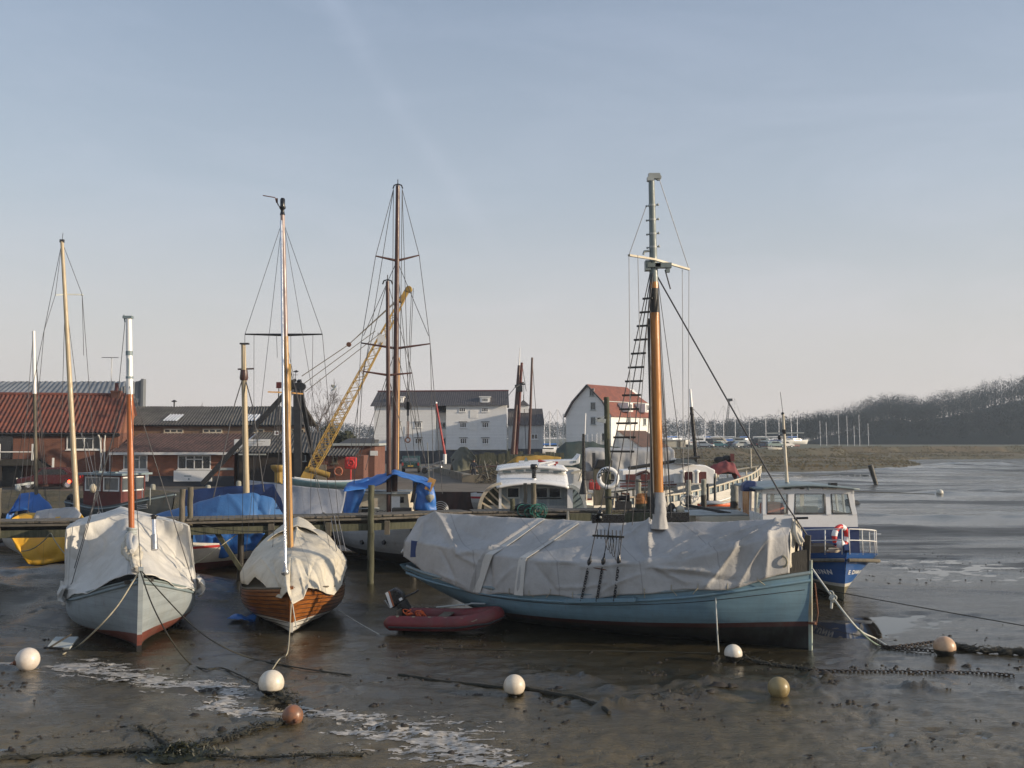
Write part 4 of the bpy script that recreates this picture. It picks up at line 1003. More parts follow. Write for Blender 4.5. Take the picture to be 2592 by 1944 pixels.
# --- small craft and cars on the far hard
def far_yacht(T, hullm, mast_h, lean=0.0, cab=M_, L=8.0, two=False):
 pass
def setup_marina():
 g = M_
 def yacht(loc, label, hullm, h, L=7.5, cabin=True, lean=0, gz=0, rot=0, furl=True, group='laid up yachts across the river'):
  t = thing('yacht', loc, label, 'yacht', group)
  T = Matrix.Translation(V(loc)) @ Matrix.Rotation(rot, 4, 'Z')
  m = MB(T)
  def hp(u, v):
   t_ = u; hb = ci([(0, .9), (.45, 1.25), (.8, .8), (1, .03)], t_); a = v * 2 - 1; aa = 1 - abs(a)
   return V((L * (t_ - .5) + .5 * t_ * (1 - aa), math.copysign(hb * (1 - aa ** 2.2), a), 1.55 + .3 * t_ * t_ - 1.25 * aa))
  m.grid(hp, 14, 13); m.add([hp(i / 13, 0) for i in range(14)] + [hp(i / 13, 1) for i in range(14)], [(i, i + 1, 15 + i, 14 + i) for i in range(13)]); m.build('hull', hullm, t)
  m = MB(T); m.b2(-L * .1, L * .15, -.12, .12, 0, .5); m.b2(-.15, .15, -1.1, 1.1, 0, .12); m.build('keel', g['maroon'], t)
  if cabin:
   m = MB(T); m.prism([(-L*.2, -.7, 1.55), (L*.22, -.6, 1.6), (L*.16, -.5, 2.05), (-L*.2, -.6, 2.1)], (0, 1.2, 0)); c = m.build('cabin', g['whiteg'], t)
   m = MB(T); m.b2(-L*.15, L*.12, -.70, -.64, 1.72, 1.9); m.build('window', g['darkglass'], c)
  if h:
   m = MB(T); top = V((.4 + lean * h, 0, 1.7 + h)); m.tube([(.4, 0, 1.6), top], [.10, .08], 6); m.bar((.4 + lean*h*.55, -.9, 1.7 + h * .55), (.4 + lean*h*.55, .9, 1.7 + h * .55), .05, .05); m.bar((.05 + lean*h*.55, -.02, 1.7 + h * .55), (.85 + lean*h*.55, .02, 1.7 + h * .55), .05, .05)
   m.build('mast', g['alu'], t)
   m = MB(T)
   for e in ((L * .5, 0, 1.9), (-L * .48, 0, 1.7)): m.tube([top, e], .022 if e[0] > 0 else .018, 4)
   m.build('rigging', g['wire'], t)
   if furl: m = MB(T); m.tube([(.2, 0, 2.5), (-L * .38, 0, 2.45)], .13, 6); m.build('boom', g['tarp_blue'] if rot else g['whiteg'], t)
  return t
 hw, hb_, hr = g['whiteg'], g['tarp_navy'], g['redp']
 hz = [(1715, 1036, 240, hw, 'white yacht with slim mast behind cream hut on the far hard'), (1735, 1050, 252, hb_, 'navy yacht with short mast beside the cream hut'),
   (1784, 1042, 246, hw, 'white yacht with mast rising behind the white car'), (1810, 1040, 250, hw, 'white yacht with mast behind the dark van'),
   (1831, 1025, 248, hb_, 'navy yacht standing left of the dark dockside crane'), (1860, 1008, 255, hw, 'tallest masted white yacht right of the dockside crane'),
   (1897, 1062, 262, hw, 'small white yacht behind the grey estate car'), (1938, 1048, 250, hb_, 'navy yacht mast behind the blue grey car'), (1971, 1036, 252, hw, 'white yacht with mast behind the pale green car'),
   (2018, 1036, 256, hw, 'white yacht with strongly raked mast right of the motor boat aerial'), (2004, 1046, 262, hb_, 'navy yacht close beside the strongly raked mast')]
 for i, (px, py, d, hm, lab) in enumerate(hz):
  p = P(px, py, d); yacht((p.x - .4, d, 2.93), lab, hm, p.z - 2.93 - 1.7, rot=0 if i % 3 else .5, lean=.0 if i < 9 else (.02 if i == 9 else -.05))
 row = [(2085, 1064), (2101, 1068), (2132, 1045), (2154, 1052), (2172, 1077), (2185, 1049), (2208, 1071)]
 nm = ['leftmost bare mast in the row beyond the grassy bank', 'second bare mast in the row beyond the grassy bank', 'tallest bare mast in the row beyond the grassy bank', 'slim bare mast just right of the tallest, beyond the bank', 'shortest bare mast in the row beyond the grassy bank', 'tall bare mast second from right beyond the bank', 'rightmost bare mast in the row beyond the grassy bank']
 for (px, py), lab in zip(row, nm):
  p = P(px, py, 285); yacht((p.x - .4, 318 - 30, .5), 'yacht with ' + lab, hw, p.z - .5 - 1.7, group='yachts afloat beyond the bank', rot=.3, lean=-.02, furl=False)
 for px, py, hgt, lab in ((1385, 1040, 0, 'white yacht with bare mast moored left of the tide mill'), (1405, 1035, 1, 'white yacht with taller mast moored beside the tide mill'), (1372, 1062, 2, 'small white yacht partly hidden by the granary wing')):
  p = P(px, py, 160 + 4 * hgt); yacht((p.x, 160 + 4 * hgt, 1.6), lab, hw, p.z - 1.6 - 1.7, group='yachts by the tide mill', rot=.2)
 # dockside crane among the masts
 a, b = P(1833, 1105, 262), P(1846, 1014, 262)
 t = thing('dockside_crane', (a.x, 262, 2.93), 'dark lattice dockside crane leaning among the far masts', 'crane')
 m = MB()
 for o in (-.35, .35): m.tube([(a.x + o, 262, 2.93), b + V((o * .4, 0, 0))], .08, 4)
 for k in range(12):
  q = a.lerp(b, k / 12); w_ = .35 * (1 - .6 * k / 12); q2 = a.lerp(b, (k + 1) / 12); m.tube([q + V((-w_, 0, 0)), q2 + V((w_, 0, 0))], .05, 4)
 m.build('jib', g['black'], t); m = MB(); m.box(b + V((.2, 0, .2)), (1.2, .5, .7)); m.build('jib_head', g['black'], t)
 m = MB(); m.b2(a.x - 1.4, a.x + 1.4, 261, 263, 2.93, 5.0); m.build('cab', g['bluegrey'], t)
 # motor boats on the hard
 for px, w_, lab, mt in ((1773, 5.5, 'white cabin cruiser with red stripe ashore behind the white car', 'redp'), (1824, 5, 'white motor boat ashore with cream cabin behind the teal car', 'cream'), (1875, 5, 'white motor boat ashore with grey cabin behind the grey estate car', 'palegrey'), (1931, 5.5, 'white sedan cruiser ashore with tall wheelhouse behind the parked cars', 'bluegrey')):
  p = P(px, 1125, 243); t = thing('motor_boat', (p.x, 243, 2.93), lab, 'motor boat', 'motor boats laid up ashore')
  T = Matrix.Translation((p.x, 243, 2.93)); m = MB(T); L = w_
  m.prism([(-L*.5, -1.1, .5), (L*.42, -1.1, .5), (L*.58, -1.1, 1.5), (-L*.5, -1.1, 1.35)], (0, 2.2, 0)); m.build('hull', g['whiteg'], t)
  m = MB(T); m.prism([(-L*.35, -.9, 1.36), (L*.3, -.9, 1.46), (L*.12, -.8, 2.2), (-L*.35, -.8, 2.25)], (0, 1.7, 0)); m.b2(-L*.4, L*.14, -.95, .95, 2.26, 2.33); c = m.build('cabin', g[mt] if mt != 'redp' else g['whiteg'], t)
  m = MB(T); m.b2(-L*.3, L*.1, -.93, -.86, 1.7, 2.05); m.build('window', g['darkglass'], c)
  m = MB(T); m.b2(-L*.48, L*.45, -1.13, -1.103, 1.1, 1.2); m.build('stripe', g[mt], t)
 p = P(1851, 1116, 246); t = thing('tarped_dinghy', (p.x, 246, 2.93), 'bright blue tarpaulin over a laid up boat among far masts', 'boat')
 m = MB(); m.prism([(p.x - 3, 245, 3.4), (p.x + 3, 245, 3.4), (p.x + 2.4, 246, 5.0), (p.x - 2.3, 246, 4.8)], (0, 1.6, -.1)); m.build('cover', g['tarp_blue'], t)
 m = MB(); m.b2(p.x - 2.6, p.x + 2.6, 245.2, 246.6, 2.93, 3.38); m.build('hull', g['whiteg'], t)
 p = P(1711, 1126, 236); t = thing('yard_hut', (p.x, 236, 2.93), 'small cream hut with pale flat roof at the end of the far hard', 'hut')
 m = MB(); m.b2(p.x - 2.3, p.x + 2.3, 236, 239, 2.93, 4.6); m.build('wall', g['cream'], t); m = MB(); m.b2(p.x - 2.5, p.x + 2.5, 235.7, 239.2, 4.61, 4.8); m.build('roof', g['whiteg'], t)
 m = MB(); m.b2(p.x + .3, p.x + 1.1, 235.95, 235.998, 2.95, 4.4); m.build('door', g['oldwood'], t)
 # cars
 def car_mesh(T, L, H, W_, paint, par, van=False):
  m = MB(T)
  if van: prof = [(-L/2, .35), (L/2, .35), (L/2, .95), (L*.40, 1.05), (L*.30, H), (-L*.48, H), (-L/2, 1.0)]
  else: prof = [(-L/2, .35), (L/2, .35), (L*.5, .72), (L*.26, .92), (L*.12, H), (-L*.24, H), (-L*.42, .98), (-L/2, .9)]
  m.prism([(x, -W_/2, z) for x, z in prof], (0, W_, 0)); b = m.build('body', paint, par, bev=.06)
  m = MB(T); z0, z1 = .98, H - .1
  for y in (-W_/2 - .005, W_/2 + .005): m.add([(-L*.32, y, z0), (L*.19, y, z0), (L*.10, y, z1), (-L*.23, y, z1)], [(0, 1, 2, 3)])
  m.add([(L*.262 + .02, -W_*.4, .95), (L*.262 + .02, W_*.4, .95), (L*.125 + .02, W_*.4, H - .07), (L*.125 + .02, -W_*.4, H - .07)], [(0, 1, 2, 3)])
  m.build('window', g['darkglass'], par)
  for x in (-L*.31, L*.31):
   for y in (-W_/2 - .02, W_/2 - .16): m = MB(T); m.lathe((x, y, .31), [(.31, 0), (.31, .18)], 14, (0, 1, 0)); wv = m.build('wheel', g['rubber'], par); m = MB(T); m.lathe((x, y - .006, .31), [(.18, 0), (.18, .19)], 10, (0, 1, 0)); m.build('rim', g['alu'], wv)
  for y in (-W_*.36, W_*.36):
   m = MB(T); m.box((L/2 + .005, y, .72), (.04, .3, .14)); m.build('headlight', g['lens'], par); m = MB(T); m.box((-L/2 - .005, y, .82), (.04, .25, .16)); m.build('tail_light', g['red'], par)
 def paint(nm, c): return pm(nm, c, tuple(x * .85 for x in c), .25, 2, spec=.6)
 cars = [(1783, 1133, (.7, .7, .68), 'white hatchback parked at the left end of the far row', 0, 0), (1818, 1132, (.1, .26, .28), 'teal saloon parked beside the dark van on far hard', 0, 0), (1801, 1131, (.02, .022, .028), 'dark van parked between the white and teal cars', 1, 0),
   (1877, 1132, (.33, .36, .36), 'grey estate car parked mid row on the far hard', 0, 0), (1914, 1131, (.015, .017, .02), 'tall dark van parked right of the grey estate car', 1, 0), (1936, 1132, (.18, .22, .3), 'blue grey saloon parked next to tall dark van', 0, 0),
   (1963, 1131, (.32, .40, .36), 'pale green car parked behind the upturned dinghy', 0, 0), (1986, 1131, (.68, .67, .64), 'white car parked at the right end of the far row', 0, 0), (1858, 1131, (.03, .05, .09), 'navy car parked left of the grey estate car', 0, 0)]
 for i, (px, py, c, lab, van, r) in enumerate(cars):
  p = P(px, py, 228 + (i % 3)); t = thing('parked_car', (p.x, p.y, 2.93), lab, 'van' if van else 'car', 'cars parked along the far hard')
  T = Matrix.Translation((p.x, p.y, 2.93)) @ Matrix.Rotation((1.15 if van else .25 * ((i % 4) - 1.5)), 4, 'Z'); car_mesh(T, 4.3 if not van else 4.8, 1.45 if not van else 2.1, 1.72, paint('car_paint_%s' % 'abcdefghi'[i], c), t, van)
 p = P(1961, 1137, 206); t = thing('upturned_dinghy', (p.x, p.y, 2.9), 'pale upturned dinghy lying on the grassy bank below the pale green car', 'dinghy')
 m = MB(); L = 3.1
 def up(u, v):
  a = v * 2 - 1; hb = ci([(0, .5), (.4, .75), (1, .05)], u); return V((p.x + L * (u - .5), p.y + hb * a, 2.75 + .55 * (1 - abs(a) ** 2.5) * (1 - .3 * u)))
 m.grid(up, 12, 9); m.build('hull', g['cream'], t); m = MB(); m.tube([up(i / 8, .5) + V((0, 0, .03)) for i in range(9)], .04, 5); m.build('keel', g['oldwood'], t)
 # dark pick-up on the slip and red hatchback below the balcony
 p = P(1041, 1194, 101); t = thing('pickup_truck', (p.x, 101, 1.6), 'dark green pick-up seen from behind at the head of the slip', 'pickup')
 T = Matrix.Translation((p.x, 101, 1.6)) @ Matrix.Rotation(math.pi / 2 + .06, 4, 'Z'); gp = paint('dark_green_paint', (.025, .06, .058))
 m = MB(T); m.prism([(x, -.88, z) for x, z in ((-1.9, .45), (2.2, .45), (2.2, .98), (1.0, 1.05), (.55, 1.62), (-.7, 1.66), (-1.05, 1.1), (-1.9, 1.06))], (0, 1.76, 0)); m.build('body', gp, t, bev=.05)
 m = MB(T); m.add([(-1.06, -.7, 1.13), (-1.06, .7, 1.13), (-.74, .62, 1.58), (-.74, -.62, 1.58)], [(0, 1, 2, 3)]); m.add([(.5, -.888, 1.1), (-.6, -.888, 1.1), (-.5, -.888, 1.52), (.3, -.888, 1.52)], [(0, 1, 2, 3)]); m.build('window', g['paleglass'], t)
 for y in (-.78, .78):
  m = MB(T); m.box((-1.93, y, .86), (.05, .16, .3)); m.build('tail_light', g['redp'], t)
  m = MB(T); m.box((.5, y * 1.28, 1.18), (.12, .2, .16)); m.build('wing_mirror', g['alu'] if y > 0 else g['black'], t)
  for x in (-1.2, 1.4): m = MB(T); m.lathe((x, y - .1, .36), [(.36, 0), (.36, .2)], 14, (0, 1, 0)); m.build('wheel', g['rubber'], t)
 m = MB(T); m.box((-1.93, 0, .68), (.03, .55, .13)); m.build('number_plate', pm('plate_yellow', (.55, .36, .05), None, .5), t)
 m = MB(T); m.box((-1.97, 0, .5), (.14, 1.7, .14)); m.build('bumper', g['black'], t)
 p = P(150, 1232, 67.5); t = thing('red_hatchback', (p.x, 67.5, 1.6), 'dark red hatchback with glowing tail light parked under the balcony', 'car')
 T = Matrix.Translation((p.x - .6, 67.5, 1.6)) @ Matrix.Rotation(math.pi + .25, 4, 'Z'); car_mesh(T, 3.9, 1.45, 1.65, paint('car_paint_red', (.055, .008, .009)), t)
 m, nt, b = new_mat('lit_tail_lamp'); b.inputs['Base Color'].default_value = (.6, .02, .02, 1); b.inputs['Emission Color'].default_value = (1, .06, .02, 1); b.inputs['Emission Strength'].default_value = 6
 q = P(175, 1219, 66.4); mm = MB(); mm.ball(q, .11, 10); mm.build('brake_lamp', m, t)
# ---------- cranes, people and gear on the quay
def setup_yard():
 g = M_
 # yellow lattice jib crane
 a, b = P(772, 1219, 66), P(1019, 757, 71)
 t = thing('jib_crane', (a.x, a.y, 1.6), 'yellow lattice crane jib rising over the boats with hook block', 'crane')
 ax = (b - a).normalized(); sd = V((ax.z, 0, -ax.x)).normalized(); nn = ax.cross(sd); L = (b - a).length
 def wid(s): return ci([(0, .1), (.1, .31), (.3, .32), (.7, .24), (1, .15)], s)
 m = MB()
 for i in (-1, 1):
  for j in (-1, 1):
   m.tube([a + ax * L * s + sd * i * wid(s) + nn * j * wid(s) for s in [k / 12 for k in range(13)]], .042, 5)
 m.build('chord', g['yellow'], t)
 m = MB(); n = 34
 for k in range(n):
  s0, s1 = k / n, (k + 1) / n; e = 1 if k % 2 else -1
  for j in (-1, 1):
   m.tube([a + ax*L*s0 + sd * e * wid(s0) + nn * j * wid(s0), a + ax*L*s1 - sd * e * wid(s1) + nn * j * wid(s1)], .022, 4)
   m.tube([a + ax*L*s0 + nn * e * wid(s0) + sd * j * wid(s0), a + ax*L*s1 - nn * e * wid(s1) + sd * j * wid(s1)], .022, 4)
   if k < 13: m.tube([a + ax*L*s0 - sd * e * wid(s0) + nn * j * wid(s0), a + ax*L*s1 + sd * e * wid(s1) + nn * j * wid(s1)], .022, 4)
 m.build('lacing', g['yellow'], t)
 m = MB(); M3 = Matrix((sd, nn, ax)).transposed(); m.box(b + ax * .25, (.34, .34, 1.1), M3); m.lathe(b + ax * .85 - nn * .0 + V((.1, -.3, 0)), [(.2, 0), (.24, .05), (.24, .4), (.2, .45)], 14, (0, 1, 0)); m.build('jib_head', g['yellow'], t)
 m = MB(); m.box(a + ax * .3, (.7, .6, 1.2), M3); m.tube([a + V((.3, 0, .8)), a + V((1.6, .1, .4))], .2, 8); m.build('jib_foot', g['yellow'], t)
 pq = P(966, 860, 69.5); q = MB(); q.prism([(pq.x - .3, pq.y, pq.z + .55), (pq.x + .25, pq.y, pq.z + .2), (pq.x + .35, pq.y, pq.z - .5), (pq.x - .3, pq.y, pq.z - .4)], (0, .05, 0)); q.build('load_board', g['whiteg'], t)
 hk = P(1033, 985, 71.2); m = MB(); top = b + ax * .85 + V((.35, 0, .1))
 for o in (-.06, .06): m.tube([top + V((o, 0, 0)), (hk.x + o, 71.2, hk.z)], .022, 4)
 m.build('hoist_rope', g['wire'], t)
 m = MB(); z = hk.z
 for k in range(4): m.torus((hk.x, 71.2, z - .1 - .24 * k), .1, .035, (k % 2, 1 - k % 2, 0), 10, 5); 
 z -= 1.0
 m.lathe((hk.x, 71.1, z - .2), [(.3, 0), (.3, .2)], 12, (0, 1, 0)); m.box((hk.x, 71.2, z - .4), (.16, .2, 1.0)); m.box((hk.x, 71.2, z - 1.05), (.09, .1, .5))
 m.build('hook_block', g['wire'], t)
 z2 = P(1033, 1118, 71.2).z; m = MB(); m.tube([(hk.x - .05, 71.2, z - 1.3), (hk.x - .06, 71.2, z2 + .3)], .035, 5); m.tube([(hk.x + .06, 71.2, z - 1.3), (hk.x + .03, 71.2, z2 + .3)], .035, 5); m.torus((hk.x, 71.2, z2 + .12), .17, .045, (0, 1, 0), 12, 6); m.build('chain_sling', g['rust'], t)
 m = MB(); sh = P(752, 975, 66.5)
 bl = P(883, 872, 69)
 for e in (b + ax * .8, b + ax * .5): m.tube([e, bl + V((.1, 0, .1))], .03, 4)
 m.tube([bl, P(764, 952, 66.5)], .03, 4); m.tube([P(950, 838, 69.5), P(768, 972, 66.5)], .025, 4); m.tube([P(965, 842, 69.5), P(772, 992, 66.5)], .025, 4)
 m.build('guy_wire', g['oldwood'], t)
 m = MB(); m.lathe(bl - V((0, .12, 0)), [(.15, 0), (.17, .05), (.17, .2), (.15, .25)], 12, (0, 1, 0)); m.build('pulley', g['rust'], t)
 # black sheerlegs
 ap = P(751, 975, 66.5)
 t = thing('sheerlegs', (P(756, 1220, 66).x, 66, 1.6), 'black timber sheerlegs tripod with weathervane standing in the yard', 'crane')
 m = MB(); m.bar(P(755, 1225, 66), P(752, 970, 66.5), .46, .4); m.build('leg', g['black'], t)
 m = MB(); m.bar(P(790, 1150, 69), P(757, 962, 66.8), .24, .24); m.build('leg', g['black'], t)
 m = MB(); m.bar(P(512, 1225, 66.2), P(742, 975, 66.4), .34, .3); m.build('leg', g['black'], t)
 m = MB(); m.bar(P(735, 975, 66.4), P(760, 975, 66.4), .4, .35); m.lathe(P(763, 978, 66.2), [(.25, 0), (.25, .35)], 12, (0, 1, 0)); m.bar(P(735, 966, 66.4), P(750, 962, 66.5), .2, .2); m.build('head_block', g['black'], t)
 m = MB(); m.bar(P(740, 1000, 66.4), P(740, 985, 66.4), .06, .06); m.tube([P(737, 1000, 66.3), P(733, 1060, 66.3)], .03, 4); m.build('tie_rod', g['black'], t)
 w = P(748, 961, 66.6); z1 = P(748, 941, 66.6).z
 m = MB(); m.tube([w, (w.x, w.y, z1)], .02, 5); m.tube([(w.x - .18, w.y, w.z + .32), (w.x + .18, w.y, w.z + .32)], .015, 4); m.tube([(w.x, w.y - .18, w.z + .32), (w.x, w.y + .18, w.z + .32)], .015, 4)
 m.prism([(w.x - .2, w.y, z1), (w.x + .05, w.y, z1 - .06), (w.x + .22, w.y, z1 + .02), (w.x + .05, w.y, z1 + .12)], (0, .02, 0)); m.build('weathervane', g['wire'], t)
 # yellow funnel shaped hopper
 p = P(705, 1222, 64.5); t = thing('yellow_hopper', (p.x, p.y, 1.6), 'mustard yellow funnel topped post beside the black sheerlegs', 'hopper')
 zt = P(705, 1177, 64.5).z; zb = P(705, 1195, 64.5).z
 MB().lathe((p.x, p.y, 1.6), [(.28, 0), (.26, .2), (.26, zb - 1.6)], 12).build('stem', g['yellow'], t)
 MB().lathe((p.x, p.y, zb), [(.28, 0), (.48, .22), (.52, zt - zb - .04), (.48, zt - zb)], 14).build('bowl', g['yellow'], t)
 # lifebuoy locker and orange ring on the brick store
 p = P(888, 1172, 67.6); z1 = 1.6
 t = thing('lifebuoy_locker', (p.x, p.y, 1.6), 'rounded square red lifebuoy locker on a red post', 'safety locker')
 m = MB(); m.box((p.x, p.y, p.z), (.82, .22, .82)); m.build('case', g['red'], t, bev=.16)
 m = MB(); m.torus((p.x, p.y - .12, p.z), .22, .05, (0, 1, 0), 18, 6); m.ball((p.x, p.y - .12, p.z), .06, 8); m.build('lid_ring', g['red'], t)
 m = MB(); m.tube([(p.x, p.y, 1.6), (p.x, p.y, p.z - .4)], .05); m.build('post', g['red'], t)
 p = P(856, 1193, 68.85); t = thing('orange_lifebuoy', (p.x, p.y, p.z - .4), 'faded orange life ring hung on the brick store wall', 'lifebuoy')
 MB().torus(p, .27, .06, (0, 1, 0), 22, 8).build('ring', pm('faded_orange', (.42, .13, .07), (.34, .1, .06), .7), t)
 m = MB()
 for k in range(4): a_ = math.pi / 4 + k * math.pi / 2; m.torus(p + V((math.cos(a_) * .27, 0, math.sin(a_) * .27)), .07, .012, (-math.sin(a_), 0, math.cos(a_)), 10, 4)
 m.build('grab_line', g['rope'], t)
 # slip side wall
 q = [P(1100, 1186, 104), P(1180, 1222, 79)]
 m = MB(); a_, b_ = V((q[0].x, 104, 1.58)), V((q[1].x + .3, 78, 1.58)); m.bar(a_ + V((0, 0, .3)), b_ + V((0, 0, .3)), .5, .62); m.bar(b_ + V((.25, -.5, .3)), b_ + V((.25, 1.6, .3)), 1.6, .6)
 thing_mesh(m, 'slip_wall', g['concwall'], 'low concrete wall running down the side of the slip', 'wall')
 # leaning red mast on a silver boat trailer
 p = P(1070, 1190, 97); t = thing('boat_trailer', (p.x, p.y, 1.6), 'silver boat trailer frame propping a leaning red spar', 'trailer')
 m = MB(); c = P(1068, 1183, 97); e = P(1122, 1167, 95); e2 = P(1072, 1190, 97)
 m.bar(c, e, .12, .14); m.bar(e2, P(1118, 1181, 95), .1, .12)
 for k in (.05, .35, .9): m.bar(c.lerp(e, k), e2.lerp(P(1118, 1181, 95), k), .1, .1)
 m.bar(P(1128, 1166, 95), P(1128, 1194, 95), .09, .09); m.bar(P(1110, 1176, 95), P(1134, 1181, 95), .07, .09)
 m.build('frame', g['steel'], t)
 m = MB(); m.lathe((c.x + .3, 96.6, 1.9), [(.3, 0), (.3, .2)], 12, (0, 1, 0)); m.build('wheel', g['rubber'], t)
 p0, p1 = P(1126, 1166, 94.5), P(1104, 1022, 95.5)
 t = thing('red_spar', p0, 'slim red spar with white tip leaning in front of the granary', 'spar')
 MB().tube([p0 + V((0, 0, .6)), p1], [.12, .085], 8).build('spar', g['redp'], t); MB().tube([p0 - V((0, 0, .3)), p0 + V((0, 0, .62))], .17, 8).build('socket', g['whiteg'], t); MB().ball(p1 + V((0, 0, .08)), .12, 8).build('cap', g['whiteg'], t)
 # boat under an olive sheet
 t = thing('sheeted_boat', (P(1175, 1195, 88).x, 88, 1.6), 'boat shrouded in a sagging olive sheet behind the standing man', 'boat')
 A = [P(1140, 1158, 90), P(1170, 1142, 88), P(1186, 1140, 87.5), P(1208, 1162, 87)]
 def sh_(u, v):
  top = A[0].lerp(A[3], u); top = top + V((0, 0, 1.0 * math.sin(math.pi * u)))
  bot = V((P(1155 + 50 * u, 0, 86).x, 86 + 2 * u, 1.9 + .4 * u))
  q = top.lerp(bot, v); return q + V((0, -.5 * math.sin(v * 2) + .18 * fbm(u * 5, v * 4, 3), .15 * fbm(u * 6, v * 3, 8)))
 MB().grid(sh_, 22, 16).build('sheet', g['tarp_olive'], t, solid=.03)
 m = MB(); m.prism([(A[0].x, 88.5, 1.9), (A[3].x, 88.5, 1.9), (A[3].x - .3, 88.5, 3.2), (A[0].x + .3, 88.5, 3.2)], (0, 3, 0)); m.bar((A[0].x + 1, 87.6, 1.6), (A[0].x + 1, 87.6, 3), .12, .12); m.build('hull', g['wetwood'], t)
 # old board fence
 x0, x1 = P(1205, 0, 92).x, P(1420, 0, 92).x; m = MB(); rg = random.Random(8); x = x0
 while x < x1: w_ = rg.uniform(.3, .55); m.b2(x, x + w_ - .015, 92 + rg.uniform(0, .05), 92.08, 1.6, 1.6 + rg.uniform(1.9, 2.25)); x += w_
 thing_mesh(m, 'board_fence', g['greenwood'], 'dark olive board fence in front of the granary base', 'fence')
 # brushwood and timber pile with a pole across
 p = P(1245, 1210, 76); rg = random.Random(4)
 m = MB()
 for k in range(120):
  a_ = V((p.x + rg.uniform(-1.0, 1.3), 76 + rg.uniform(-.8, .8), 1.6 + rg.random() ** 1.5 * 1.5)); d_ = V((rg.gauss(0, 1), rg.gauss(0, .5), rg.gauss(.15, .5))).normalized() * rg.uniform(.4, 1.3)
  m.tube([a_ - d_ * .5, a_ + V((rg.gauss(0, .05), 0, rg.gauss(0, .05))), a_ + d_ * .5], rg.uniform(.012, .04), 4)
 thing_mesh(m, 'brushwood_heap', g['oldwood'], 'tangled heap of branches and laths right of the standing man', 'heap')
 for q0, q1, r in (((1226, 1160, 75), (1252, 1225, 75), .07), ((1243, 1198, 74.6), (1250, 1215, 74.6), .06)):
  pass
 t = thing('tall_plank', P(1235, 1215, 75), 'pale plank leaning upright in the brushwood heap', 'plank'); m = MB(); m.bar(P(1226, 1166, 75), P(1237, 1212, 75), .16, .06); m.build('plank', g['piletop'], t)
 t = thing('long_pole', P(1207, 1181, 77), 'long reddish pole lying level across the brushwood heap', 'pole'); m = MB(); m.tube([P(1207, 1182, 77), P(1312, 1178, 74)], .07, 6); m.build('pole', pm('pinkish_pole', (.33, .17, .12), None, .7), t)
 # beams beside the man
 m = MB(); m.bar(P(1155, 1200, 84), P(1205, 1190, 82), .3, .25); thing_mesh(m, 'timber_beam', g['concwall'], 'pale timber beam lying behind the standing man', 'beam')
 m = MB(); m.bar(P(1200, 1211, 78.5), P(1262, 1208, 78), .25, .2); thing_mesh(m, 'timber_baulk', g['oldwood'], 'brown baulk of timber on the ground right of the man', 'beam')
 setup_person()
 # small bits on the quay edge
 for px, d, hgt, lab in ((604, 63, .75, 'short pale bollard on the quay left of the wooden mast'), (527, 62.6, .5, 'small pale post on the quay above the navy tarpaulin'), (387, 62.8, .55, 'pale post on the quay edge behind the small tug')):
  p = P(px, 1230, d); thing_mesh(MB().lathe((p.x, d, 1.5), [(.16, 0), (.16, hgt), (.12, hgt + .08), (.02, hgt + .1)], 10), 'quay_bollard', g['piletop'], lab, 'bollard', 'bollards on the yard quay')
 # light blue dinghy ashore in front of the crane
 p = P(845, 1222, 63.5); L = 5.2
 t = thing('rowing_boat', (p.x, p.y, 1.6), 'pale turquoise rowing boat ashore in front of the crane', 'boat')
 def rb(u, v):
  a_ = v * 2 - 1; hb = ci([(0, .45), (.5, .8), (.85, .5), (1, .04)], u); aa = 1 - abs(a_)
  return V((p.x + L * (u - .5), p.y + math.copysign(hb * (1 - aa ** 2), a_), 1.62 + .65 + .25 * (2*u - 1) ** 2 - .6 * aa))
 MB().grid(rb, 18, 13).build('hull', pm('turquoise_paint', (.22, .36, .38), (.17, .28, .3), .5, 3), t, solid=.03)
 m = MB(); m.tube([rb(i / 10, 0) for i in range(11)], .04, 5); m.tube([rb(i / 10, 1) for i in range(11)], .04, 5); m.build('gunwale', g['whiteg'], t)
 # gull
 p = P(845, 985, 60); t = thing('gull', p, 'gull in flight above the tall leafless tree', 'bird')
 m = MB(); m.lathe(p, [(.005, -.22), (.05, -.1), (.06, .05), (.035, .15), (.004, .2)], 8, (.8, 0, .5))
 for s_ in (-1, 1): m.add([p + V((0, 0, .03)), p + V((.12, .3 * s_, .22)), p + V((-.05, .62 * s_, .25)), p + V((-.13, .25 * s_, .16))], [(0, 1, 2, 3)])
 m.build('body', g['palegrey'], t)
def skin_body(name, verts, edges, mat, par, root=0, sub=2):
 me = bpy.data.meshes.new(name); inv = INV[par.name]
 me.from_pydata([tuple(inv @ V(v[:3])) for v in verts], edges, []); o = bpy.data.objects.new(name, me); C.objects.link(o); o.parent = par; INV[o.name] = inv
 o.modifiers.new('skin', 'SKIN')
 for i, v in enumerate(verts):
  sv = me.skin_vertices[0].data[i]; sv.radius = (v[3], v[4] if len(v) > 4 else v[3]); sv.use_root = (i == root)
 s_ = o.modifiers.new('sub', 'SUBSURF'); s_.levels = sub; s_.render_levels = sub
 o.modifiers['skin'].use_smooth_shade = True; me.materials.append(mat); return o
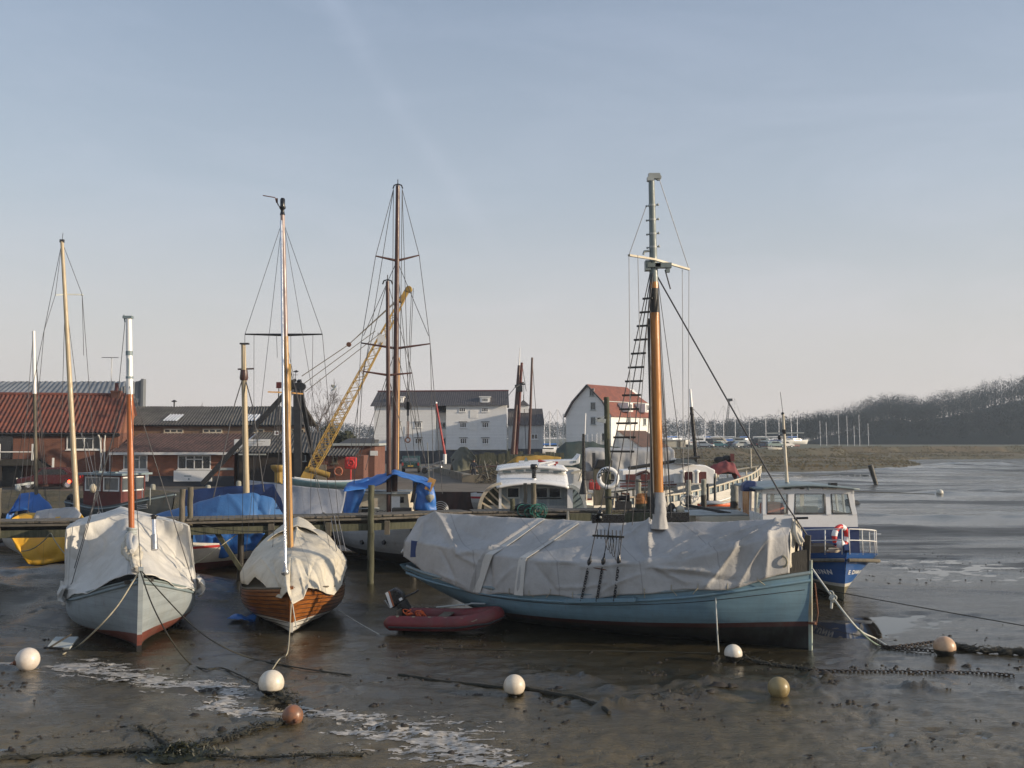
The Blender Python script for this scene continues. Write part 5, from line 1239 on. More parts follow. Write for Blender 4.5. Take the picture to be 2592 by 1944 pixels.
def setup_person():
 g = M_; b = P(1199, 1220, 78); x, y, z = b.x, b.y, 1.58
 t = thing('person', (x, y, z), 'person in dark navy work clothes standing on the quay seen from behind', 'person')
 def q(dx, dy, dz, r, r2=None): return (x + dx, y + dy, z + dz, r, r2 or r)
 vs = [q(0, 0, .95, .15, .12), q(0, .0, 1.2, .15, .11), q(0, .02, 1.42, .17, .1), q(0, .03, 1.53, .065), q(0, .05, 1.6, .06),
   q(-.2, .02, 1.42, .075), q(-.27, .0, 1.15, .058), q(-.25, .12, .95, .045), q(.2, .02, 1.42, .075), q(.28, 0, 1.15, .058), q(.26, .14, .97, .045),
   q(-.1, 0, .86, .10), q(-.12, .0, .48, .07), q(-.13, -.02, .1, .052), q(-.15, .12, .05, .05), q(.1, 0, .86, .10), q(.13, .02, .48, .07), q(.15, 0, .1, .052), q(.17, .14, .05, .05)]
 es = [(0, 1), (1, 2), (2, 3), (3, 4), (2, 5), (5, 6), (6, 7), (2, 8), (8, 9), (9, 10), (0, 11), (11, 12), (12, 13), (13, 14), (0, 15), (15, 16), (16, 17), (17, 18)]
 skin_body('body', vs, es, g['cloth_d'], t)
 m = MB(); m.lathe((x, y + .06, z + 1.56), [(.05, 0), (.075, .05), (.095, .12), (.09, .19), (.06, .24), (.01, .26)], 12); m.lathe((x, y + .155, z + 1.66), [(.02, 0), (.005, .03)], 6, (0, 1, 0))
 for s_ in (-1, 1): m.ball((x + .092 * s_, y + .06, z + 1.68), .025, 6)
 m.build('head', g['skin'], t)
 m = MB(); m.lathe((x, y + .045, z + 1.68), [(.1, 0), (.105, .06), (.085, .12), (.02, .16)], 12); m.build('hair', g['black'], t)
 for s_ in (-1, 1):
  hx, hy, hz = x + .255 * s_, y + .14, z + .9
  vs = [(hx, hy - .01, hz + .05, .028, .028), (hx, hy + .01, hz, .036, .02)]; es = [(0, 1)]
  for k in range(4):
   i = len(vs); fx = hx + (k - 1.5) * .02; vs += [(fx, hy + .02, hz - .045, .009, .009), (fx, hy + .035, hz - .085 + abs(k - 1.5) * .008, .008, .008)]; es += [(1, i), (i, i + 1)]
  i = len(vs); vs += [(hx - .035 * s_, hy + .03, hz + .0, .01, .01), (hx - .045 * s_, hy + .05, hz - .03, .009, .009)]; es += [(1, i), (i, i + 1)]
  skin_body('hand', vs, es, g['skin'], t, 0, 1)
# ---------- hulls and rigs
class Hull:
 def __init__(s, T, L, hb, sheer, keel, rake=.3, pw=((0, 2.0), (.5, 2.4), (.85, 1.5), (1, 1.0)), over=.0, clinker=0):
  s.T, s.L, s.hb, s.sheer, s.keel, s.rake, s.pw, s.over, s.ck = T, L, hb, sheer, keel, rake, pw, over, clinker
 def p(s, t, a):
  """a -1..1: starboard sheer .. keel (0) .. port sheer"""
  w = abs(a); q = max(0, 1 - w)
  hb, zs, zk, pw = ci(s.hb, t), ci(s.sheer, t), ci(s.keel, t), ci(s.pw, t)
  y = max(0, hb) * max(0, 1 - q ** pw) ** (.75 if pw > 1.3 else .9)
  if s.ck:
   f = (q * s.ck) % 1.0; y += .022 * (f) * min(1, hb * 3)
  z = zs + (zk - zs) * q
  x = s.L * (t - .5) + s.rake * w * sstep(.72, 1, t) - s.over * w * sstep(.25, 0, t)
  return V((x, math.copysign(y, a), z))
 def build(s, name, mat, par, n=36, k=31, transom=True, solid=0):
  m = MB(s.T); m.grid(lambda u, v: s.p(u, 2 * v - 1), n, k)
  if transom: m.add([s.p(0, 2 * j / (k - 1) - 1) for j in range(k)], [tuple(range(k))])
  return m.build(name, mat, par, solid=solid)
 def rail(s, name, mat, par, r=.035, dz=.0, out=0.0, t0=0, t1=1, n=26, side=(-1, 1), a=1.0):
  m = MB(s.T)
  for sg in side:
   pts = []
   for i in range(n):
    t = t0 + (t1 - t0) * i / (n - 1); q = s.p(t, sg * a); q.z += dz; q.y += sg * out; pts.append(q)
   m.tube(pts, r, 6)
  return m.build(name, mat, par)
 def deck(s, name, mat, par, dz=-.08, n=30, t0=0.01, t1=.985):
  m = MB(s.T); L_, R_ = [], []
  for i in range(n):
   t = t0 + (t1 - t0) * i / (n - 1); a, b = s.p(t, -.97), s.p(t, .97); a.z += dz; b.z += dz; L_.append(a); R_.append(b)
  m.add(L_ + R_, [(i, i + 1, n + i + 1, n + i) for i in range(n - 1)])
  return m.build(name, mat, par)
def cloth(name, mat, par, fn, nu, nv, amp=.03, sc=2.2, seed=0, solid=.012, T=None, creases=()):
 """a draped sheet: fn(u,v) gives the stretched surface, wrinkles are pressed into it along its normal"""
 def w(u, v):
  p = fn(u, v); e = 1e-3
  nrm = (fn(min(1, u + e), v) - fn(max(0, u - e), v)).cross(fn(u, min(1, v + e)) - fn(u, max(0, v - e)))
  nrm = nrm.normalized() if nrm.length > 1e-12 else V((0, 0, 1))
  q = p * sc
  h = noise.hetero_terrain(V((q.x * .6 + seed, q.y * .6, q.z * 1.2)), 1.0, 2.1, 3, .4) * .55 - .3
  h += (abs(noise.noise(V((q.x * 1.3, q.y * 1.3 + seed, q.z * .55)))) - .25) * -1.2
  h += 1.3 * max(0, 1 - 2.6 * abs(noise.noise(V((q.x * .8 + 3, q.y * .8 + seed, q.z * .55))))) ** 2 - .2
  for (u0, v0, u1, v1, wd, am) in creases:
   dx, dy = u1 - u0, v1 - v0; L2 = dx * dx + dy * dy; t = max(0, min(1, ((u - u0) * dx + (v - v0) * dy) / L2))
   d = math.hypot(u - u0 - t * dx, (v - v0 - t * dy)) / wd
   if d < 4: h += am * math.exp(-1.5 * d) / amp * (1 - .5 * abs(2 * t - 1))
  return p + nrm * (amp * h)
 m = MB(T); m.grid(w, nu, nv); return m.build(name, mat, par, solid=solid)
def mast(par, pts, r, mat, name='mast', n=10): return MB().tube(pts, r, n).build(name, mat, par)
def wires(par, prs, r=.01, mat=None, name='shroud'):
 for a, b in prs: tubeo(name, [a, b], r, mat or M_['wire'], par, 4)
STD = dict(pw=((0, 2.2), (.5, 2.6), (.85, 1.5), (1, 1.0)))
def setup_mid():
 g = M_
 # --- far left: boat under blue sheet
 d = 46.0; c = P(85, 1300, d); hd = (.9, -.45)
 t = thing('sheeted_sloop', (c.x, d, .3), 'small sloop under a bright blue sheet at the far left, grey mast', 'sailing boat')
 T = frame(c.x, d, .5, *hd); H = Hull(T, 6.0, [(0, .6), (.4, .95), (.8, .6), (1, .04)], [(0, .95), (.5, .8), (1, 1.15)], [(0, .2), (.3, 0), (1, 0)])
 H.build('hull', hull_mat('tarred_hull', [(-9, (.02, .018, .015)), (.9, (.05, .045, .035))]), t)
 pk = [P(40, 1292, d - .5), P(48, 1250, d), P(92, 1246, d), P(148, 1302, d + .4)]
 def bs(u, v):
  r = poly4(pk, u); e = V((0, -1.1, -.9)) if v > .5 else V((0, 1.1, -.9))
  k = abs(2 * v - 1); return r + e * k ** 1.1 * (1 - .3 * u)
 cloth('sheet', g['tarp_blue'], t, bs, 26, 17, .07, 1.6, 3)
 m0, m1 = P(92, 1258, d), P(85, 838, d)
 mast(t, [m0, m0.lerp(m1, .62)], [.085, .075], g['oldwood']); mast(t, [m0.lerp(m1, .62), m1], [.085, .07], g['whiteg'], 'topmast')
 wires(t, [(m1, P(48, 1290, d - 1)), (m1, P(118, 1280, d + .5)), (m0.lerp(m1, .7), P(60, 1275, d)), (m0.lerp(m1, .7), P(113, 1255, d)), (m1, P(120, 1240, d + 1))], .014)
 m = MB(); m.bar(P(38, 1229, d - .8), P(85, 1222, d - .3), .09, .1); m.ball(P(46, 1236, d - .8), .14, 8); m.build('boom', g['palegrey'], t)
 # --- yellow sheeted boat with tall raked mast
 d = 38.5; c = P(120, 1430, d)
 t = thing('yellow_sheeted_yacht', (c.x, d, 0), 'yacht under yellow and grey sheets with a tall pale raked mast', 'sailing boat')
 T = frame(c.x + .75, d + .5, .1, .97, -.25); H = Hull(T, 5.4, [(0, .7), (.45, 1.15), (.8, .75), (1, .04)], [(0, 1.15), (.5, 1.0), (1, 1.45)], [(0, .5), (.25, 0), (1, 0)])
 H.build('hull', hull_mat('yacht_white_hull', [(-9, (.08, .03, .025)), (.35, (.6, .58, .54))]), t)
 rl = [P(30, 1312, d - .7), P(48, 1303, d), P(112, 1292, d + .3), P(192, 1284, d - .4), P(214, 1312, d - 1.2)]
 lo = [P(34, 1352, d - 1.4), P(72, 1430, d - 1.5), P(110, 1430, d - 1.5), P(165, 1418, d - 1.6), P(215, 1400, d - 1.8)]
 def ys(u, v):
  a, b = poly4(rl, u), poly4(lo, u)
  k = v; p = a.lerp(b, k); p.y -= .75 * math.sin(math.pi * min(1, k * 1.0)) * .7; return p
 cloth('yellow_sheet', g['tarp_yellow'], t, ys, 30, 22, .05, 1.5, 9)
 def gs(u, v):
  a = poly4(rl, .42 + .5 * u); b = poly4(lo, .36 + .56 * u); k = v * .36; p = a.lerp(b, k); p.y -= .75 * math.sin(math.pi * k) * .7 + .04; p.z += .03; return p
 cloth('grey_sheet', g['tarp_grey'], t, gs, 20, 12, .04, 1.5, 5)
 m0, m1 = P(195, 1298, d - .4), P(157, 612, d + .3)
 mast(t, [m0, m0.lerp(m1, .45), m1], [.105, .095, .065], g['yelwood'], n=12)
 m = MB(); m.tube([m1, m1 + V((.03, 0, .35))], .012, 4); m.box(m1 + V((0, 0, .03)), (.16, .1, .12)); m.build('masthead', g['wire'], t)
 s0 = P(165, 745, d + .2); L0, R0 = P(140, 747, d - .2), P(208, 746, d + .6)
 m = MB(); m.bar(L0, s0, .03, .05); m.bar(s0, R0, .03, .05); m.ball(R0, .05, 6); m.build('spreader', g['palegrey'], t)
 wires(t, [(m1, L0), (L0, P(112, 836, d - .5)), (P(112, 836, d - .5), P(70, 1300, d - .8)), (m1, R0), (R0, P(212, 900, d + .5)), (m1, P(20, 1290, d + 3)), (s0, P(150, 1310, d)), (s0, P(225, 1230, d)), (R0, P(250, 1300, d - .5))], .011, g['wire'])
 # --- small dark tug with red wheelhouse
 d = 45.0; c = P(310, 1320, d)
 t = thing('small_tug', (c.x, d, .4), 'small dark grey tug with red and white wheelhouse behind the left boat', 'tug')
 T = frame(c.x, d, .9, .93, -.37); H = Hull(T, 5.2, [(0, .8), (.45, 1.15), (.8, .8), (1, .05)], [(0, 1.35), (.5, 1.15), (1, 1.75)], [(0, .1), (.25, 0), (1, 0)])
 H.build('hull', hull_mat('tug_hull', [(-9, (.015, .015, .016)), (.4, (.07, .085, .095))]), t); H.rail('rubbing_strake', g['bluegrey'], t, .04, -.12); H.deck('deck', g['bluegrey'], t, -.2)
 m = MB(T); hp = H.p(.86, -.72)
 for k in range(3): q = H.p(.8, -.8 + .05 * k); m.bar(q + V((-.05, -.05, 0)), q + V((.45, -.02, .06)), .02, .02)
 m.torus(H.p(.45, -.68) + V((0, -.03, 0)), .11, .02, (0, 1, 0), 12, 5); m.build('bow_marking', g['whiteg'], t)
 w0 = V((-.9, 0, 1.15)); m = MB(T); m.b2(-1.6, .55, -.72, .72, 1.0, 1.75); wh = m.build('wheelhouse', g['maroon'], t)
 m = MB(T)
 for y in (-.72, .72):
  for x in (-1.6, -.55, .5): m.b2(x, x + .07, y - .035, y + .035, 1.75, 2.45)
 m.b2(-1.6, .56, -.75, .75, 2.4, 2.46); m.build('window_post', g['maroon'], wh)
 m = MB(T)
 for x0, x1 in ((-1.5, -.6), (-.45, .47)):
  for y in (-.73, .73):
   m.b2(x0, x1, y - .02, y + .02, 1.76, 1.82); m.b2(x0, x1, y - .02, y + .02, 2.34, 2.4); m.b2(x0, x0 + .06, y - .02, y + .02, 1.82, 2.34); m.b2(x1 - .06, x1, y - .02, y + .02, 1.82, 2.34)
 for y0, y1 in ((-.65, -.05), (.05, .65)): m.b2(.53, .57, y0, y1, 1.76, 1.82); m.b2(.53, .57, y0, y1, 2.34, 2.4)
 m.build('window_frame', g['whiteg'], wh)
 m = MB(T); m.b2(-1.56, .54, -.71, .71, 1.76, 2.39); m.build('window_glass', g['paleglass'], wh)
 m = MB(T); m.b2(-1.9, .8, -.95, .95, 2.47, 2.56); m.b2(-1.3, -.9, -.5, -.3, 2.565, 2.64); m.b2(-.4, .1, -.6, -.45, 2.565, 2.62); m.build('roof', g['bluegrey'], wh)
 m = MB(T)
 for x in (-2.3, -1.9, 1.2, 1.7, 2.1): m.tube([(x, -.85 + .1 * abs(x), 1.2), (x, -.85 + .1 * abs(x), 1.95)], .02, 5)
 m.tube([(-2.3, -.6, 1.95), (-1.9, -.66, 1.95)], .02, 5); m.build('stanchion', g['palegrey'], t)
 m = MB(T); m.torus((-2.35, -.7, 1.25), .26, .1, (.4, 1, 0), 14, 6); m.build('tyre_fender', g['rubber'], t)
 p0 = P(240, 1238, d - .8); q1, q2 = P(263, 1165, d), P(196, 1135, d)
 wires(t, [(P(220, 1120, d), P(262, 1305, d - 1.4)), (P(205, 1095, d), P(255, 1308, d - 1.6)), (P(263, 1130, d), P(228, 1315, d - 1.2))], .012, g['wirel'], 'stay')
 m = MB(); m.ball(P(235, 1236, d - .8), .16, 8, sq=1.3); m.build('fender', g['cream'], t)
 # --- blue sheeted sailing boat behind the jetty
 d = 39.5; c = P(570, 1440, d)
 t = thing('blue_sheeted_yawl', (c.x, d, 0), 'white and red yawl hidden under light blue and navy sheets with varnished mast', 'sailing boat')
 T = frame(c.x + .4, d + .2, .0, -.55, -.83)
 H = Hull(T, 8.2, [(0, .9), (.45, 1.4), (.8, .95), (1, .05)], [(0, 1.25), (.5, 1.0), (.8, 1.15), (1, 1.45)], [(0, .45), (.25, 0), (1, 0)])
 H.build('hull', hull_mat('yawl_hull', [(-9, (.12, .022, .022)), (.36, (.66, .63, .57)), (.93, (.50, .02, .02)), (1.03, (.66, .63, .57))], wob=.0), t)
 rg_ = [P(380, 1308, d - .3), P(500, 1268, d - .5), P(560, 1255, d - .6), P(640, 1246, d - .3), P(690, 1262, d), P(722, 1310, d + .5)]
 def lb(u, v):
  a = poly4(rg_, u); k = v; dz = -1.0 - .5 * math.sin(u * 9) * .3
  return a + V((.25 * k * (u - .5), -1.25 * k ** .9 - .05 * math.sin(u * 14) * k, -1.75 * k ** 1.25 + .12 * fbm(u * 6, 2) * k))
 cloth('light_blue_sheet', g['tarp_light'], t, lb, 70, 34, .03, 1.1, 14, creases=((.16, 0, .3, 1, .02, .16), (.45, 0, .62, .8, .02, -.1), (.6, .05, .92, 1, .02, .16), (.68, 0, .7, .6, .018, .1)))
 def nb(u, v):
  p = poly4([P(470, 1240, d + 2.2), P(600, 1230, d + 2), P(690, 1224, d + 2), P(712, 1262, d + 1.4), P(730, 1330, d + 1.2)], u); return p + V((0, -.6 * v, -1.6 * v))
 cloth('navy_sheet', g['tarp_navy'], t, nb, 40, 14, .06, 1.3, 4)
 def lb2(u, v):
  p = P(512 + 200 * u, 1350 + 55 * v + 10 * math.sin(u * 8), d - 2.0 + .2 * v); return p
 cloth('blue_skirt', g['tarp_blue'], t, lb2, 26, 12, .10, 2.0, 7)
 m0, m1 = P(624, 1250, d + .5), P(616, 872, d + .5)
 mast(t, [m0, m0.lerp(m1, .75), m1], [.12, .11, .085], g['yelwood'])
 q = m0.lerp(m1, .80); m = MB(); m.lathe(q - V((0, 0, .25)), [(.14, 0), (.17, .1), (.15, .3), (.14, .42)], 10); m.bar(q + V((-.25, 0, .2)), q + V((.4, 0, .22)), .04, .06); m.build('hounds', g['drkwood'], t)
 m = MB(); m.box(m1 + V((.05, 0, .03)), (.35, .2, .06)); m.build('mast_cap', g['black'], t)
 wires(t, [(q, P(595, 1020, d + .3)), (q, P(640, 1030, d + .2)), (P(595, 1020, d + .3), P(540, 1260, d - .5)), (P(640, 1030, d + .2), P(668, 1245, d))], .022, g['wire'])
 # --- big silver sheeted boat
 d = 45.5; c = P(760, 1340, d)
 t = thing('silver_sheeted_cutter', (c.x, d, .2), 'cutter under a long flat silver grey sheet, stub mast with gold cap', 'sailing boat')
 T = frame(c.x, d + .3, .2, .97, -.22); H = Hull(T, 9.5, [(0, .9), (.45, 1.5), (.8, 1.0), (1, .05)], [(0, 1.4), (.5, 1.2), (1, 1.75)], [(0, .4), (.25, 0), (1, 0)])
 H.build('hull', hull_mat('cutter_hull', [(-9, (.09, .03, .025)), (.5, (.35, .36, .37))]), t)
 tp = [P(628, 1215, d + .4), P(700, 1224, d), P(790, 1234, d - .3), P(875, 1240, d - .6)]
 def ss(u, v):
  a = poly4(tp, u); b = V((a.x - .05, a.y - 1.55, 1.45 + .06 * math.sin(u * 11))); p = a.lerp(b, v); p.y += .35 * math.sin(math.pi * v); return p
 cloth('silver_sheet', g['tarp_silver'], t, ss, 44, 22, .045, .9, 2)
 def ss2(u, v):
  a = poly4(tp, u); return a + V((0, 1.5 * v, -1.3 * v))
 cloth('silver_sheet', g['tarp_silver'], t, ss2, 22, 8, .04, .9, 2)
 m0, m1 = P(729, 1270, d), P(732, 921, d)
 mast(t, [m0, m0.lerp(m1, .82)], [.11, .10], g['yelwood']); mast(t, [m0.lerp(m1, .80), m1], [.115, .10], g['yellow'], 'masthead')
 q = m0.lerp(m1, .79); m = MB(); m.bar(P(678, 992, d - .3), q, .05, .06); m.bar(q, P(767, 997, d + .3), .05, .06); m.build('crosstree', g['varn_light'], t)
 wires(t, [(P(706, 975, d), P(706, 1235, d)), (P(706, 975, d), P(700, 1100, d)), (m1, P(660, 1230, d)), (m1, P(810, 1240, d))], .016, g['wire'])
 m = MB(); m.box(P(706, 975, d), (.22, .12, .28)); m.build('block', g['maroon'], t)
 # --- white ketch with blue tent
 d = 40.5; c = P(965, 1425, d)
 t = thing('tented_ketch', (c.x, d, 0), 'white hulled ketch with bright blue tent and two dark masts', 'sailing boat')
 T = frame(c.x + .3, d + .6, 0, .55, -.83)
 H = Hull(T, 10.0, [(0, 1.0), (.45, 1.75), (.8, 1.2), (1, .06)], [(0, 1.75), (.5, 1.5), (1, 2.1)], [(0, .5), (.25, 0), (1, 0)])
 H.build('hull', hull_mat('ketch_hull', [(-9, (.035, .03, .028)), (.55, (.5, .5, .49))], grime=(.25, .22, .18)), t); H.rail('bulwark_rail', g['oldwood'], t, .05); H.deck('deck', g['oldwood'], t, -.06)
 m = MB(T)
 for tt in (.56, .7): q = H.p(tt, -.62); m.lathe(q + V((0, .06, 0)), [(.13, 0), (.13, .09)], 14, (0, -1, .15))
 m.build('porthole', g['black'], t)
 # wheelhouse
 wx0, wx1 = P(905, 0, d).x, P(1052, 0, d).x; wz0, wz1 = 1.55, P(0, 1248, d).z
 m = MB(); m.prism([(wx0, d - .6, wz0), (wx1, d - .6, wz0), (wx1 - .15, d - .6, wz1), (wx0 + .3, d - .6, wz1)], (0, 1.7, 0)); cb = m.build('wheelhouse', g['cream'], t)
 m = MB(); m.b2(wx0 + .2, wx1 - .05, d - .75, d + 1.2, wz1 + .002, wz1 + .07); m.build('roof', g['palegrey'], cb)
 m = MB(); m.b2(wx0 + .45, wx0 + .85, d - .64, d - .602, wz0 + .2, wz0 + .75); m.b2(wx1 - .5, wx1 - .3, d - .64, d - .602, wz1 - .35, wz1 - .12); m.build('window', g['darkglass'], cb)
 m = MB(); m.b2(wx1 - .8, wx1 - .45, d - .65, d - .602, wz0 + .05, wz1 - .1); m.build('door', g['whiteg'], cb)
 m = MB(); m.torus((wx0 + 1.25, d - .85, wz0 + .3), .3, .02, (0, 1, 0), 18, 5)
 for k in range(3): a_ = k * math.pi / 3; m.tube([(wx0 + 1.25 - .36 * math.cos(a_), d - .85, wz0 + .3 - .36 * math.sin(a_)), (wx0 + 1.25 + .36 * math.cos(a_), d - .85, wz0 + .3 + .36 * math.sin(a_))], .016, 4)
 m.build('steering_wheel', g['wire'], t)
 # blue tent
 e0 = [P(882, 1222, d - .5), P(940, 1208, d), P(985, 1195, d), P(1000, 1188, d), P(1040, 1202, d), P(1075, 1210, d), P(1095, 1216, d - .5)]
 def tn(u, v): p = poly4(e0, u); k = 2 * v - 1; return p + V((0, 1.0 * k - .2, -.5 * abs(k) ** 1.3 * (.5 + .3 * math.sin(u * 7))))
 cloth('tent', g['tarp_blue'], t, tn, 44, 18, .05, 1.7, 6)
 def t1(u, v): a = P(882 + 52 * u, 1222 - 10 * u, d - .7); b = P(869 + 36 * u, 1304, d - .9); return a.lerp(b, v) + V((0, -.15 * math.sin(3 * u) - .1 * math.sin(math.pi * v), 0))
 cloth('tent_side', g['tarp_blue'], t, t1, 16, 22, .06, 1.7, 16)
 def t2(u, v): a = P(1046 + 48 * u, 1216 + 2 * u, d - .7); b = P(1052 + 56 * u, 1290 + 8 * u, d - .8); return a.lerp(b, v) + V((0, -.2 * math.sin(3 * u), 0))
 cloth('tent_side', g['tarp_blue'], t, t2, 18, 22, .07, 1.7, 26)
 m = MB()
 for a_, b_ in (((884, 1222), (866, 1305)), ((915, 1250), (895, 1305)), ((1092, 1218), (1086, 1300)), ((1060, 1222), (1046, 1290))): m.tube([P(*a_, d - .8), P(*b_, d - .9)], .03, 5)
 m.tube([P(862, 1300, d - .9), P(960, 1298, d - 1)], .022, 5); m.tube([P(900, 1288, d - .9), P(960, 1286, d - 1)], .022, 5); m.build('tent_pole', g['palegrey'], t)
 q = P(1088, 1260, d - 1.0); m = MB(); m.lathe(q, [(.02, -.18), (.15, -.04), (.17, .06), (.1, .12), (.02, .14)], 10); m.tube([q + V((0, 0, .1)), P(1082, 1120, d - .8)], .012, 4); m.build('fender', g['piletop'], t)
 q = P(1089, 1226, d - .9); m = MB(); m.box(q, (.28, .12, .5), Matrix.Rotation(.4, 3, 'Y')); m.build('wooden_block', g['varn_light'], t)
 m = MB(); m.b2(P(1012, 0, d).x, P(1056, 0, d).x, d - 1.6, d - 1.1, P(0, 1306, d - 1).z, P(0, 1284, d - 1).z); m.build('deck_box', g['black'], t)
 m = MB(); m.prism([P(1048, 1222, d - .9), P(1056, 1222, d - .9), P(1046, 1272, d - .9), P(1038, 1272, d - .9)], (0, .06, 0)); m.build('rudder_blade', g['blackg'], t)
 m = MB(); q = P(1115, 1290, d + 1)
 for k in range(4): m.torus(q + V((0, .1 * k, -.05 * k)), .34 - .03 * k, .016, (.3, 1, .2 * k), 18, 4)
 m.build('wire_coil', g['steel'], t)
 # masts
 A0, A1 = P(998, 1300, d), P(1007, 470, d)
 mast(t, [A0, A0.lerp(A1, .35), A1], [.125, .12, .085], g['drkwood'], n=12)
 B0, B1 = P(985, 1300, d - .6), P(981, 712, d - .6)
 mast(t, [B0, B1], [.105, .075], g['drkwood'], 'mizzen_mast', 12)
 W0_, W1_ = P(1004, 1188, d + 1.6), P(1006, 905, d + 1.6)
 mast(t, [W0_, W1_], [.105, .10], g['varn_light'], 'derrick_post')
 def at(a_, b_, py): 
  s = (a_.z - P(1000, py, d).z) / (a_.z - b_.z); return a_.lerp(b_, s)
 sA, sB, sM = at(A0, A1, 660), at(A0, A1, 882), at(B0, B1, 952)
 m = MB(); L1, R1 = P(951, 648, d - .4), P(1061, 646, d + .4); m.tube([L1, sA], [.03, .06], 6); m.tube([sA, R1], [.06, .03], 6); m.build('spreader', g['drkwood'], t)
 m = MB(); L2, R2 = P(914, 868, d - .4), P(1089, 870, d + .4); m.tube([L2, sB], [.03, .06], 6); m.tube([sB, R2], [.06, .03], 6); m.build('spreader', g['drkwood'], t)
 m = MB(); L3, R3 = P(919, 940, d - .9), P(1043, 944, d - .3); m.tube([L3, sM], [.03, .055], 6); m.tube([sM, R3], [.055, .03], 6); m.build('spreader', g['drkwood'], t)
 for nm, a_ in (('masthead', A1), ('mizzen_masthead', B1)):
  m = MB(); m.tube([a_ + V((-.2, 0, -.12)), a_ + V((-.15, 0, .02)), a_ + V((0, 0, .07)), a_ + V((.15, 0, .02)), a_ + V((.2, 0, -.12))], .03, 5); m.tube([a_, a_ + V((0, 0, .26))], .02, 5); m.build(nm, g['black'], t)
 l_, r_ = A1 + V((-.18, 0, -.15)), A1 + V((.18, 0, -.15))
 wires(t, [(l_, L1), (L1, L2), (L2, P(896, 1230, d - .9)), (r_, R1), (R1, R2), (R2, P(1098, 1240, d - .5)), (l_, P(932, 880, d)), (P(932, 880, d), P(880, 1180, d)), (r_, P(1030, 870, d)), (P(1030, 870, d), P(1062, 1150, d)), (sA, P(1085, 850, d)), (sA, P(920, 850, d)), (sA, P(1050, 1160, d)),
    (B1, L3), (L3, P(905, 1180, d - 1)), (B1, R3), (R3, P(1078, 1180, d)), (sB, P(1075, 1165, d)), (sB, P(900, 1190, d)), (sM, P(925, 1190, d - .8)), (sM, P(1040, 1180, d - .5)), (l_, P(990, 1290, d - 1)), (R2, P(1120, 1250, d + .6)), (r_, P(1010, 1200, d + 1))], .013, g['wire'])
 setup_mid2()
def poly4(pts, u):
 n = len(pts) - 1; k = min(n - 1, int(u * n)); f = u * n - k
 p0, p1, p2, p3 = pts[max(0, k-1)], pts[k], pts[k+1], pts[min(n, k+2)]
 t = f; a = .5 * ((2*p1) + (p2-p0)*t*.6 + (2*p0*.6 - 6*p1 + (1.2 + 3.6)*p2 - .6*p3 + 0*p0)*t*t*0)
 return p1.lerp(p2, t * t * (3 - 2 * t) * .35 + t * .65)
